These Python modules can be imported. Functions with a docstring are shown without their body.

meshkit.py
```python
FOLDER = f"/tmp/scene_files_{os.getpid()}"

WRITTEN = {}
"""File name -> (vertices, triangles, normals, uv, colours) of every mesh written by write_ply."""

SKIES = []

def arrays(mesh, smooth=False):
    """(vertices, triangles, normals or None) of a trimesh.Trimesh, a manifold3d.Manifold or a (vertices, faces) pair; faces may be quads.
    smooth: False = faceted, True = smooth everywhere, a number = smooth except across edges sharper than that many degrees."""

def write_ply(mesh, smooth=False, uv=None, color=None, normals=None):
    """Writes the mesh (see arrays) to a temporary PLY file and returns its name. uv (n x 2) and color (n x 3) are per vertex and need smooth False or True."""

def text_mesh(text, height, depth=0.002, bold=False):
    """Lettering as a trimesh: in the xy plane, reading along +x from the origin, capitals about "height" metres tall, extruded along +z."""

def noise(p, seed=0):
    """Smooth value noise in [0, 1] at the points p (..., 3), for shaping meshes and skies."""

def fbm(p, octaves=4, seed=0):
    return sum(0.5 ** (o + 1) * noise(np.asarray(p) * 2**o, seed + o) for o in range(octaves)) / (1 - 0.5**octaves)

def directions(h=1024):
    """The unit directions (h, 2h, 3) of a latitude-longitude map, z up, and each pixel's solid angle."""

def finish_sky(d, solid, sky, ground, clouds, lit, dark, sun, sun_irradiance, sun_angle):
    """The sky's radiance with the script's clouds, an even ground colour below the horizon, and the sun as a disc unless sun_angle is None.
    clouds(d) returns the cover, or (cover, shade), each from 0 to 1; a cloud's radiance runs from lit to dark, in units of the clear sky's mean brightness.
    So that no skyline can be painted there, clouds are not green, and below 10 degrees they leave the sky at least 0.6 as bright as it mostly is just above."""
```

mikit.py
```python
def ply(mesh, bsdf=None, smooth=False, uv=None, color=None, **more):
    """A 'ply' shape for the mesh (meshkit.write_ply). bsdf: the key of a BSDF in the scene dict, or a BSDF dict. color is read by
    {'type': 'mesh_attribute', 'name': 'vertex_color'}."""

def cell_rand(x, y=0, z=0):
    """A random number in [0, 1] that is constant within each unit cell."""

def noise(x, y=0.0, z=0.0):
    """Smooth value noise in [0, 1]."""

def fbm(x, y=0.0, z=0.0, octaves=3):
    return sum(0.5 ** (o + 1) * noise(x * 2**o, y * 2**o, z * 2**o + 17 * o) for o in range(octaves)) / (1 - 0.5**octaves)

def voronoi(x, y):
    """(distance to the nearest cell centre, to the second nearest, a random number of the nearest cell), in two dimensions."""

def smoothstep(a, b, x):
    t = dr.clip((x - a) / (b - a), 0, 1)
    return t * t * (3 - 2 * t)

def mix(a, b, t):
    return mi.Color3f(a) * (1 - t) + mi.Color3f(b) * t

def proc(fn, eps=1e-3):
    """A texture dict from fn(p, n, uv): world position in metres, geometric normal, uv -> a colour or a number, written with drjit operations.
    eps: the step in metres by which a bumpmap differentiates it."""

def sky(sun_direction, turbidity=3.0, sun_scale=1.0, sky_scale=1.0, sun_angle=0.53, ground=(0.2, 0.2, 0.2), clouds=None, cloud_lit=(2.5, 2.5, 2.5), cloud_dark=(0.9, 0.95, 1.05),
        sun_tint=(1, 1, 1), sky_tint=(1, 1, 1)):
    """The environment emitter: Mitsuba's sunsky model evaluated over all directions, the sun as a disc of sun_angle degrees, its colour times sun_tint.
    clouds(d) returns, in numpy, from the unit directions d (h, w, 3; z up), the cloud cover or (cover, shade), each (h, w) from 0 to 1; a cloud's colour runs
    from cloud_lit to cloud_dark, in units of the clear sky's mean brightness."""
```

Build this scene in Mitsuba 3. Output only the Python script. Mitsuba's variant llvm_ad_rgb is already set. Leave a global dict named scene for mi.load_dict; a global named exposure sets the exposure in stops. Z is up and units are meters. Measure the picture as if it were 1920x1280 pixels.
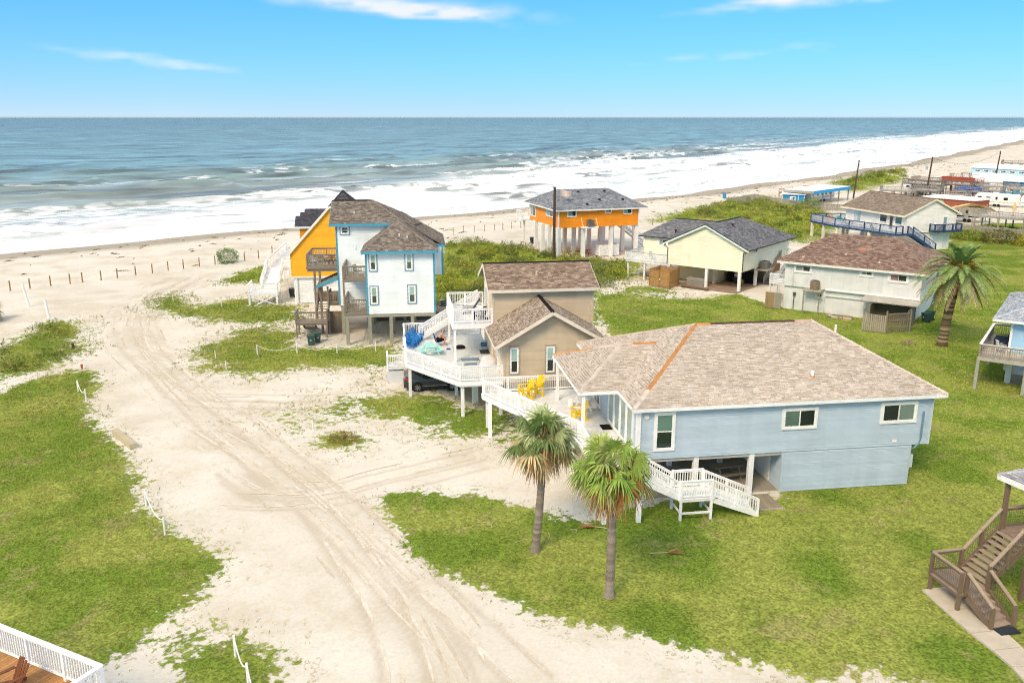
import math, random
import numpy as np, trimesh, shapely
import drjit as dr
import mitsuba as mi
import mikit, meshkit
from mikit import fbm, noise, smoothstep, mix, cell_rand

# ---------------------------------------------------------------- camera, sky, exposure
T4 = mi.ScalarTransform4f
CAM_H, PITCH = 20.0, math.degrees(math.atan(419 / 1600))
scene, labels = {}, {}
scene['camera'] = {'type': 'perspective', 'fov': 2 * math.degrees(math.atan(960 / 1600)), 'fov_axis': 'x', 'near_clip': 0.5, 'far_clip': 90000.0,
                   'to_world': T4().look_at(origin=[0, 0, CAM_H], target=[0, math.cos(math.radians(PITCH)), CAM_H - math.sin(math.radians(PITCH))], up=[0, 0, 1])}
exposure = 2.3
SUN = [-0.46, -0.78, 0.85]


def clouds(d):
    """Thin bright overcast overhead, as the soft light of the photograph implies, thinning to streaks of cirrus over the sea."""
    az = np.degrees(np.arctan2(d[..., 0], d[..., 1]))
    el = np.degrees(np.arcsin(np.clip(d[..., 2], -1, 1)))
    p = np.stack([az * 0.16, el * 0.9, az * 0 + 3.0], -1)
    wob = meshkit.fbm(p, 4, 3) - 0.5
    fine = meshkit.fbm(np.stack([az * 0.55 + el * 0.3, el * 2.6 - az * 0.12, az * 0], -1), 4, 8)
    def streak(a0, e0, slope, la, le, k):
        da = az - a0
        de = el - (e0 + slope * da + wob * 1.1)
        return k * np.exp(-(da / la) ** 2 - (de / le) ** 2) * np.clip(0.25 + 1.5 * (fine - 0.25), 0, 1.2)
    c = streak(-11.0, 7.2, -0.09, 8.5, 0.55, 1.45) + streak(-5.0, 6.4, -0.07, 4.8, 0.38, 0.9) + streak(21.5, 7.05, 0.03, 5.0, 0.5, 1.35) + streak(15.0, 6.5, 0.11, 4.2, 0.28, 0.7)
    c = c + streak(-21, 3.3, -0.12, 7.0, 0.45, 0.6) + streak(13, 3.7, 0.05, 7, 0.4, 0.45) + streak(12, 1.2, -0.03, 9, 0.45, 0.34) + streak(-8, 1.2, -0.04, 12, 0.4, 0.2)
    c = np.maximum(c, 0.58 * np.exp(-np.clip(el, 0, 90) / 2.6))
    wide = meshkit.fbm(d * np.array([2.2, 2.2, 3.0]) + 5.0, 5, 11)
    t = np.clip((el - 8.0) / 12.0, 0, 1)
    high = t * t * (3 - 2 * t) * np.clip(0.82 + 0.8 * (wide - 0.5), 0, 1)
    return np.clip(np.maximum(c, high), 0, 1), np.clip(0.15 + 0.6 * (wide - 0.45), 0, 1)


scene['sky'] = mikit.sky(SUN, turbidity=3, sun_scale=0.44, sun_angle=20, clouds=clouds, cloud_lit=(2.55, 2.72, 2.85), cloud_dark=(1.7, 1.75, 1.78), sky_tint=(0.27, 0.76, 1.12), sun_tint=(1.0, 0.97, 0.94))

# ---------------------------------------------------------------- materials (colours are given as seen paint, sRGB, and turned into albedo)
def paint_color(p, n, uv):
    # each piece carries its own colour in its uv (red; blue step and green); weather adds a little unevenness
    b = dr.floor(uv.y)
    g = (uv.y - b - 0.05) / 0.9
    w = 0.90 + 0.20 * fbm(p.x * 0.9 + p.z * 0.3, p.y * 0.9, p.z * 1.3, 3) * (0.8 + 0.4 * noise(p.x * 7, p.y * 7, p.z * 7))
    w = w * (0.965 + 0.07 * smoothstep(0.25, 0.7, fbm(p.x * 2.6, p.y * 2.6, p.z * 0.25, 2)))
    return mi.Color3f(uv.x, g, b / 1000.0) * w
VC = mikit.proc(paint_color)
def pack_col(c): return np.stack([c[:, 0], np.round(c[:, 2] * 1000) + 0.05 + 0.9 * np.clip(c[:, 1], 0, .99)], 1)
def two(b): return {'type': 'twosided', 'bsdf': b}
scene['matte'] = two({'type': 'diffuse', 'reflectance': VC})
scene['paint'] = two({'type': 'principled', 'base_color': VC, 'roughness': 0.55, 'specular': 0.35})
scene['gloss'] = two({'type': 'principled', 'base_color': VC, 'roughness': 0.22, 'specular': 0.5, 'clearcoat': 0.6, 'clearcoat_gloss': 0.9})
scene['metal'] = two({'type': 'principled', 'base_color': VC, 'roughness': 0.38, 'metallic': 0.8})
scene['pane'] = two({'type': 'principled', 'base_color': VC, 'roughness': 0.06, 'specular': 0.7})
scene['leaf'] = {'type': 'principledthin', 'base_color': VC, 'roughness': 0.55, 'spec_trans': 0.0, 'diff_trans': 0.25, 'eta': 1.3}
R = np.random.default_rng(7)


def C(h, k=0.92):
    """'rrggbb' as the surface shows in even light -> linear albedo."""
    v = np.array([int(h[i:i + 2], 16) for i in (0, 2, 4)]) / 255.0
    return np.where(v <= 0.04045, v / 12.92, ((v + 0.055) / 1.055) ** 2.4) * k


class Frame:
    """A place on the ground: local metres (x along, y away, z up) to the world."""
    def __init__(s, x=0, y=0, z=0, yaw=0):
        a = math.radians(yaw)
        s.M = np.array([[math.cos(a), -math.sin(a), 0], [math.sin(a), math.cos(a), 0], [0, 0, 1.0]])
        s.o = np.array([x, y, z], float)
        s.yaw = yaw
    def __call__(s, p): return np.asarray(p, float) @ s.M.T + s.o
    def sub(s, x, y, z=0, yaw=0):
        o = s([x, y, z])
        return Frame(o[0], o[1], o[2], s.yaw + yaw)


W = Frame()
BOXF = np.array([[0, 2, 3], [0, 3, 1], [4, 5, 7], [4, 7, 6], [0, 1, 5], [0, 5, 4], [2, 6, 7], [2, 7, 3], [0, 4, 6], [0, 6, 2], [1, 3, 7], [1, 7, 5]])


def hexa(c):
    """8 corners (z fastest, then y, then x) -> a box-like solid."""
    return np.asarray(c, float), BOXF


class MB:
    """Collects faces with a colour each piece."""
    def __init__(s, col='ffffff', jit=0.0):
        s.V, s.F, s.C, s.n = [], [], [], 0
        s.col, s.jit = (C(col) if isinstance(col, str) else np.asarray(col, float)), jit
    def add(s, v, f, col=None, jit=None):
        v = np.asarray(v, float)
        c = s.col if col is None else (C(col) if isinstance(col, str) else np.asarray(col, float))
        j = s.jit if jit is None else jit
        if j: c = c * (1 + j * R.uniform(-1, 1)) * (1 + 0.3 * j * R.uniform(-1, 1, 3))
        s.V.append(v); s.F.append(np.asarray(f, int) + s.n); s.n += len(v)
        s.C.append(np.broadcast_to(c, v.shape) if c.ndim == 1 else c)
        return s
    def box(s, x0, x1, y0, y1, z0, z1, col=None, jit=None):
        return s.add([[x, y, z] for x in (x0, x1) for y in (y0, y1) for z in (z0, z1)], BOXF, col, jit)
    def beam(s, p, q, w, h, up=(0, 0, 1), col=None, jit=None):
        p, q = np.asarray(p, float), np.asarray(q, float)
        d = q - p; d = d / np.linalg.norm(d)
        u = np.asarray(up, float)
        if abs(d @ u) > 0.99: u = np.array([0, 1.0, 0])
        a = np.cross(d, u); a /= np.linalg.norm(a); b = np.cross(a, d)
        return s.add([e + a * i * w / 2 + b * k * h / 2 for e in (p, q) for i in (-1, 1) for k in (-1, 1)], BOXF, col, jit)
    def cyl(s, p, q, r0, r1=None, n=10, col=None, jit=None, cap=True):
        p, q = np.asarray(p, float), np.asarray(q, float)
        r1 = r0 if r1 is None else r1
        d = q - p; d = d / np.linalg.norm(d)
        u = np.array([0, 0, 1.0]) if abs(d[2]) < 0.9 else np.array([1.0, 0, 0])
        a = np.cross(d, u); a /= np.linalg.norm(a); b = np.cross(a, d)
        t = np.arange(n) * 2 * math.pi / n
        ring = np.cos(t)[:, None] * a + np.sin(t)[:, None] * b
        v = np.vstack([p + ring * r0, q + ring * r1, [p, q]])
        i = np.arange(n); j = (i + 1) % n
        f = np.vstack([np.stack([i, j, j + n], 1), np.stack([i, j + n, i + n], 1)])
        if cap: f = np.vstack([f, np.stack([j, i, i * 0 + 2 * n], 1), np.stack([i + n, j + n, i * 0 + 2 * n + 1], 1)])
        return s.add(v, f, col, jit)
    def tube(s, pts, r, n=6, col=None):
        p = np.asarray(pts, float); m = len(p)
        r = np.broadcast_to(np.asarray(r, float), (m,))
        t = np.gradient(p, axis=0); t /= np.linalg.norm(t, axis=1, keepdims=True) + 1e-12
        u = np.where(np.abs(t[:, 2:]) < 0.9, [0, 0, 1.0], [1.0, 0, 0])
        a = np.cross(t, u); a /= np.linalg.norm(a, axis=1, keepdims=True); b = np.cross(a, t)
        g = np.arange(n) * 2 * math.pi / n
        v = (p[:, None] + r[:, None, None] * (np.cos(g)[None, :, None] * a[:, None] + np.sin(g)[None, :, None] * b[:, None])).reshape(-1, 3)
        i, j = np.meshgrid(np.arange(m - 1), np.arange(n), indexing='ij')
        q = np.stack([i * n + j, i * n + (j + 1) % n, (i + 1) * n + (j + 1) % n, (i + 1) * n + j], -1).reshape(-1, 4)
        return s.add(v, np.vstack([q[:, [0, 1, 2]], q[:, [0, 2, 3]]]), col)
    def prism(s, poly, axis, a, b, col=None, jit=None):
        """Extrudes a convex or concave polygon: axis 'x': points are (y,z); 'y': (x,z); 'z': (x,y)."""
        P = np.asarray(poly, float); n = len(P)
        def lift(t):
            c = np.full(n, t)
            return np.stack({'x': [c, P[:, 0], P[:, 1]], 'y': [P[:, 0], c, P[:, 1]], 'z': [P[:, 0], P[:, 1], c]}[axis], 1)
        tri = trimesh.creation.triangulate_polygon(shapely.Polygon(P), engine='earcut')
        # triangulate_polygon keeps the outline's points; match them by place
        tv, tf = np.asarray(tri[0]), np.asarray(tri[1])
        idx = np.array([np.argmin(((P - q) ** 2).sum(1)) for q in tv])
        tf = idx[tf]
        i = np.arange(n); j = (i + 1) % n
        f = np.vstack([tf, tf[:, ::-1] + n, np.stack([i, j, j + n], 1), np.stack([i, j + n, i + n], 1)])
        return s.add(np.vstack([lift(a), lift(b)]), f, col, jit)
    def mesh(s):
        return np.vstack(s.V), np.vstack(s.F), np.vstack(s.C)


def numbered(k):
    if k not in scene and k not in labels: return k
    i = 1
    while f'{k}_{i:03d}' in scene or f'{k}_{i:03d}' in labels: i += 1
    return f'{k}_{i:03d}'
_count = {}
def num(k):
    i = _count.get(k, -1) + 1
    _count[k] = i
    return k if i == 0 else f'{k}_{i:03d}'


def thing(name, label, cat, group=None):
    key = num(name)
    labels[key] = {'label': label, 'category': cat}
    if group: labels[key]['group'] = group
    return key


def part(parent, name, mb, mat='matte', fr=W, label=None, kind=None, smooth=False):
    key = num(parent + '__' + name if parent else name)
    v, f, c = mb.mesh() if isinstance(mb, MB) else mb
    scene[key] = mikit.ply((fr(v), f), mat, smooth=smooth, uv=pack_col(np.clip(c, 0.002, 0.9)))
    if label or kind:
        labels[key] = {}
        if label: labels[key]['label'] = label
        if kind: labels[key]['kind'] = kind
    return key


def single(name, label, cat, mb, mat='matte', fr=W, group=None, smooth=False):
    """A thing that is one mesh."""
    key = part(None, name, mb, mat, fr, smooth=smooth)
    labels[key] = {'label': label, 'category': cat}
    if group: labels[key]['group'] = group
    return key

# ---------------------------------------------------------------- ground, beach, sea
# the coast runs at 45 degrees: s along it, t out to sea; its waterline is t = TC(s)
CS = np.array([-4000, -300, 0, 38, 50, 66, 89, 127, 159, 212, 291, 433, 974, 2500, 9000.0])
CT = np.array([160, 153, 152, 152, 152.5, 156, 153, 146, 143, 141, 146, 163, 256, 480, 900.0])
def st(x, y): return (x + y) * 0.70711, (y - x) * 0.70711
def TC(s):
    t = np.interp(s, CS, CT)
    return 0.5 * t + 0.25 * np.interp(s - 12, CS, CT) + 0.25 * np.interp(s + 12, CS, CT) + 1.6 * np.sin(s * 0.055) + 0.9 * np.sin(s * 0.17 + 1)
SEA_Z = -1.15
AREAS = dict(
 lawn_r=[(-7.1,42.3),(-6.8,43.3),(-4.7,43.3),(-2.0,42.9),(0.0,42.0),(2.8,40.7),(4.4,40.7),(6.9,42.3),(8.6,43.7),(13.8,42.3),(14.8,43.1),(15.0,53.8),(10.4,72.7),(9.0,87.4),(9.5,95.6),(14.5,103.7),(16.8,103.7),(21.4,98.7),(26.9,98.1),(28.6,91.4),(40.4,85.0),(47.3,95.6),(65.2,132.1),(79.3,150.9),(120,140.9),(70,15),(25,22),(14.6,27.4),(11.5,27.5),(9.3,28.3),(7.1,29.1),(5.2,30.3),(1.8,31.3),(0.0,32.3),(-2.6,34.5),(-4.3,36.4),(-6.0,39.7)],
 lawn_l=[(-38.4,57.0),(-38.5,61.0),(-37.9,64.4),(-36.4,67.4),(-33.2,65.7),(-32.0,63.3),(-31.0,59.2),(-27.9,53.8),(-23.8,49.1),(-21.1,44.8),(-19.4,41.3),(-17.3,39.2),(-15.0,38.0),(-13.6,36.0),(-13.1,33.7),(-13.7,32.0),(-14.3,30.1),(-15.3,28.2),(-15.1,26.7),(-20.1,26.7)],
 patch_b=[(-12.3,26.5),(-12.6,28.3),(-11.9,29.3),(-10.8,30.0),(-9.4,28.7),(-8.1,26.5)],
 patch_bs=[(-14.4,29.7),(-13.7,30.8),(-12.3,31.0),(-11.8,29.7),(-12.7,28.7)],
 patch_m=[(-47.1,72.7),(-46.0,74.1),(-46.2,78.8),(-46.6,83.3),(-44.4,83.8),(-40.0,76.4),(-38.3,71.8),(-38.4,66.9),(-40.4,64.4),(-41.4,63.3)],
 patch_c1=[(-39.1,90.5),(-39.9,97.8),(-34.5,91.4),(-30.2,96.8),(-28.4,92.7),(-23.9,92.2),(-21.8,85.0),(-24.6,83.1),(-30.5,85.0),(-34.3,86.9)],
 patch_cg=[(-36.4,107.2),(-35.7,115.2),(-34.1,117.3),(-31.0,106.1),(-34.8,105.4)],
 patch_c2=[(-28.1,73.6),(-27.1,76.4),(-26.4,80.5),(-24.3,82.2),(-20.5,79.4),(-19.7,74.1),(-10.6,74.5),(-9.8,67.7),(-14.1,67.7),(-17.5,67.2),(-20.4,65.0),(-22.9,65.4),(-25.3,67.7)],
 patch_s=[(-12.8,50.5),(-12.5,52.0),(-11.3,53.0),(-9.3,51.4),(-9.4,50.0),(-10.5,49.1)],
 patch_d=[(-12.5,59.4),(-9.3,61.3),(-6.4,60.6),(-0.4,57.0),(0.9,53.8),(-0.7,51.7),(-3.4,51.4),(-6.1,53.8),(-9.6,55.9)],
 sp_road=[(-17.4,54.9),(-15.8,57.0),(-12.7,60.6),(-9.9,63.3),(-8.0,60.6),(-9.6,55.9),(-11.4,53.8),(-13.2,52.3)],
 dune1=[(-8.5,94.2),(-10.4,117.3),(-10.7,136.6),(-5.3,140.9),(2.5,132.1),(10.8,121.9),(17.5,120.9),(14.9,109.1),(10.7,105.4),(8.1,85.0),(2.2,85.0),(-2.4,95.6)],
 dune2=[(29.8,171.0),(38.5,188.0),(57.9,212.6),(67.7,194.7),(65.6,175.7),(53.8,150.9),(48.3,142.8),(43.3,144.1),(45.7,166.6),(40.0,173.8)],
 dune3=[(100.0,270.5),(125.2,308.5),(157.7,347.3),(134.2,294.7),(95.2,240.8)],
 dune4=[(79.3,150.9),(86.6,144.1),(97.2,162.4),(90.2,162.4),(83.1,158.4)],
)
TRACKS = [
 [(-43.6,109.1),(-42.7,95.6),(-39.8,85.0),(-34.5,74.5),(-28.5,66.1),(-20.0,53.8),(-14.4,46.7),(-10.1,41.0),(-6.4,35.5),(-3.4,30.4),(-2.1,27.1)],
 [(-41.1,109.1),(-40.9,95.6),(-38.1,85.0),(-32.8,74.5),(-25.3,63.3),(-18.5,54.9),(-12.5,46.7),(-7.6,39.8),(-4.3,34.6),(-1.7,30.8),(0.8,27.1)],
 [(-24.7,67.7),(-25.1,60.6),(-21.3,60.0),(-15.7,59.6),(-10.4,60.9)],
 [(-26.9,63.3),(-22.5,58.8),(-18.5,58.4),(-13.8,58.2)],
 [(-16.0,45.5),(-13.4,43.0),(-11.5,42.2),(-9.0,43.0),(-6.0,44.8),(-1.9,47.5)],
 [(-16.6,46.7),(-12.9,43.3),(-10.6,43.3),(-7.9,45.1),(-2.0,48.7)],
 [(-32.6,107.2),(-38.8,105.4),(-39.1,91.4),(-35.2,80.5),(-30.1,72.7),(-26.0,74.5),(-19.7,76.4)],
 [(-14.7,42.3),(-12.3,42.1),(-9.8,42.7)],
 [(-20.7,53.8),(-14.4,46.7),(-9.9,40.4),(-7.5,36.0),(-5.3,31.6),(-3.9,27.1)],
]
POLY = {k: shapely.Polygon(v).buffer(0) for k, v in AREAS.items()}
for _p in POLY.values(): shapely.prepare(_p)
def sdf(name, x, y):
    """Signed distance into the area (positive inside)."""
    p = POLY[name]
    pts = shapely.points(x, y)
    d = shapely.distance(p.boundary, pts)
    return np.where(shapely.contains(p, pts), d, -d)
def N2(x, y, f, o=4, seed=0): return meshkit.fbm(np.stack([x * f, y * f, x * 0 + 0.5], -1), o, seed)


def cover(x, y):
    """How grassy the ground is: above 0.5 grass, below it sand."""
    sh = x.shape; x, y = x.ravel(), y.ravel()
    n1, n2 = N2(x, y, 0.55, 4, 1) - 0.5, N2(x, y, 1.9, 3, 2) - 0.5
    g = np.full(x.shape, -1.0)
    for k, (soft, bias) in dict(lawn_r=(1.0, .05), lawn_l=(1.3, .0), patch_b=(1.3, 0), patch_bs=(1.5, -.1), patch_m=(2.5, 0), patch_c1=(2.5, .0), patch_cg=(2, .1), patch_c2=(2.6, -.02), patch_s=(1.6, -.05),
                               patch_d=(3.0, -.07), sp_road=(5.0, -.26), dune1=(4, .15), dune2=(6, .2), dune3=(6, .05), dune4=(3, .2)).items():
        minx, miny, maxx, maxy = POLY[k].bounds
        m = (x > minx - 6) & (x < maxx + 6) & (y > miny - 6) & (y < maxy + 6)
        if m.any():
            g[m] = np.maximum(g[m], np.clip(0.5 + sdf(k, x[m], y[m]) / soft * 0.5, -1, 0.8 + (0.3 if soft < 1.4 else 0.05)) + bias)
    sandy = np.exp(-(((x - 20.5) / 4.2) ** 2 + ((y - 97.5) / 3.0) ** 2)) * 0.95 + np.exp(-(((x - 15) / 3.5) ** 2 + ((y - 100) / 5) ** 2)) * 0.5
    under = np.exp(-(((x - 8) / 5.0) ** 2 + ((y - 43.5) / 2.6) ** 2)) * 0.65 + np.exp(-(((x - 3) / 2.6) ** 2 + ((y - 39.8) / 1.2) ** 2)) * 0.35
    g = g - sandy - under + 0.9 * n1 + 0.55 * n2
    far = (x > 42) & (y < 170) & (y - 1.35 * x < 44)
    return np.where(far, np.maximum(g, 0.9 + 0.5 * n1), g).reshape(sh)


def gz(x, y):
    x, y = np.asarray(x, float), np.asarray(y, float)
    s, t = st(x, y)
    d = TC(s) - t
    u = np.clip((d + 15) / 34, 0, 1)
    z = -2.0 + 2.0 * u * u * (3 - 2 * u)
    z = z - np.clip(-d - 15, 0, 60) * 0.03
    n = N2(x, y, 0.06, 3, 5) - 0.5
    return z + np.where(d > 22, 0.22 * n, 0.1 * n) * np.clip((d + 5) / 20, 0, 1)


def dune_h(x, y):
    h = np.zeros(np.shape(x))
    for k, a in dict(dune1=0.9, dune2=1.3, dune3=1.2, patch_m=0.5, patch_cg=0.5).items():
        minx, miny, maxx, maxy = POLY[k].bounds
        m = (x > minx) & (x < maxx) & (y > miny) & (y < maxy)
        if m.any():
            dd = np.clip(sdf(k, x[m], y[m]) / 7, 0, 1)
            h[m] = np.maximum(h[m], a * dd * (0.35 + 1.1 * N2(x[m], y[m], 0.16, 3, 9)))
    return h


def spaced(a, b, step, lo, hi, grow=1.16):
    c = list(np.arange(a, b + step * 0.5, step))
    q, d = c[-1], step
    while q < hi: d *= grow; q += d; c.append(q)
    q, d = c[0], step
    while q > lo: d *= grow; q -= d; c.insert(0, q)
    return np.array(c)


gx = np.unique(np.round(np.concatenate([spaced(-34, 24, 0.18, -400, 9000, 1.05)]), 4))
gy = np.unique(np.round(np.concatenate([spaced(24, 64, 0.19, -60, 9000, 1.028)]), 4))
GX, GY = np.meshgrid(gx, gy, indexing='ij')
gxf, gyf = GX.ravel(), GY.ravel()
near = (gxf > -70) & (gxf < 130) & (gyf > 15) & (gyf < 330)
gcov = np.full(gxf.shape, -0.3)
gcov[near] = cover(gxf[near], gyf[near])
gtr = np.zeros(gxf.shape)
roadm = (gxf > -50) & (gxf < 6) & (gyf > 24) & (gyf < 112)
rp = shapely.points(gxf[roadm], gyf[roadm])
tv = np.zeros(roadm.sum())
for q in TRACKS:
    q = np.array(q)
    tt = np.linspace(0, 1, len(q)); fine_t = np.linspace(0, 1, 60)
    from scipy.interpolate import PchipInterpolator
    q = np.stack([PchipInterpolator(tt, q[:, k])(fine_t) for k in (0, 1)], 1)
    ln = shapely.LineString(q)
    for off in (-0.8, 0.8):
        dd = shapely.distance(ln.offset_curve(off), rp)
        k = 0.55 + 0.7 * (N2(gxf[roadm], gyf[roadm], 0.25, 2, 21))
        tv = np.maximum(tv, np.exp(-(dd / 0.15) ** 2) * k)
gtr[roadm] = tv
ROAD = shapely.LineString([(-42.5, 105), (-41, 95), (-38.5, 84), (-33, 73), (-26.5, 63.3), (-19, 54), (-13.3, 45.8), (-8.4, 39.2), (-4.6, 34), (-1.8, 29.5), (0, 26)])
pk = np.zeros(gxf.shape)
pk[roadm] = np.clip(1 - shapely.distance(ROAD, rp) / 4.2, 0, 1)
gzv = gz(gxf, gyf) + dune_h(gxf, gyf) + np.where(near, (N2(gxf, gyf, 2.2, 2, 4) - 0.5) * 0.035 * (1 - pk), 0) - 0.035 * gtr + np.where(gcov > 0.5, 0.03, 0)
i, j = np.meshgrid(np.arange(len(gx) - 1), np.arange(len(gy) - 1), indexing='ij')
q = np.stack([i * len(gy) + j, (i + 1) * len(gy) + j, (i + 1) * len(gy) + j + 1, i * len(gy) + j + 1], -1).reshape(-1, 4)
gf = np.vstack([q[:, [0, 1, 2]], q[:, [0, 2, 3]]])


def ground_color(p, n, uv):
    g = uv.x
    a = fbm(p.x * 0.35, p.y * 0.35, 0, 3)
    b = fbm(p.x * 4.1, p.y * 4.1, 0, 3)
    c = noise(p.x * 13.0, p.y * 13.0)
    sand = mix((0.765, 0.72, 0.625), (0.635, 0.57, 0.45), smoothstep(0.35, 0.75, a * 0.6 + b * 0.4))
    sand = sand * (0.86 + 0.14 * b + 0.10 * c)
    wet = smoothstep(0.0, -0.26, p.z + 0.10 * (b - 0.5))
    sand = mix(sand, mi.Color3f(0.415, 0.375, 0.305) * (0.92 + 0.16 * a), wet)
    speck = smoothstep(0.70, 0.80, noise(p.x * 2.7, p.y * 2.7)) * smoothstep(0.45, 0.7, c) * smoothstep(0.3, 0.0, wet) * smoothstep(-0.9, 0.2, g)
    sand = mix(sand, (0.30, 0.27, 0.12), speck * 0.5)
    sand = mix(sand, mi.Color3f(0.50, 0.415, 0.305), dr.clip(uv.y, 0, 1) * 0.55)
    gr = mix((0.155, 0.228, 0.034), (0.285, 0.318, 0.072), smoothstep(0.3, 0.7, a))
    gr = mix(gr, (0.34, 0.29, 0.13), smoothstep(0.62, 0.82, fbm(p.x * 0.8 + 30, p.y * 0.8, 0, 3)) * 0.5)
    gr = gr * (0.55 + 0.85 * c) * (0.72 + 0.5 * b)
    cov = smoothstep(0.36, 0.60, g + (b - 0.5) * 0.75 + (c - 0.5) * 0.2)
    return mix(sand, gr, cov)


scene['ground_mat'] = two({'type': 'diffuse', 'reflectance': mikit.proc(ground_color)})
scene['ground'] = mikit.ply((np.stack([gxf, gyf, gzv], 1), gf), 'ground_mat', smooth=True, uv=np.stack([gcov, np.clip(gtr + 0.25 * pk, 0, 1)], 1))
labels['ground'] = {'kind': 'structure', 'label': 'pale sandy ground with grass lawns running out to the beach', 'category': 'ground'}


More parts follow.
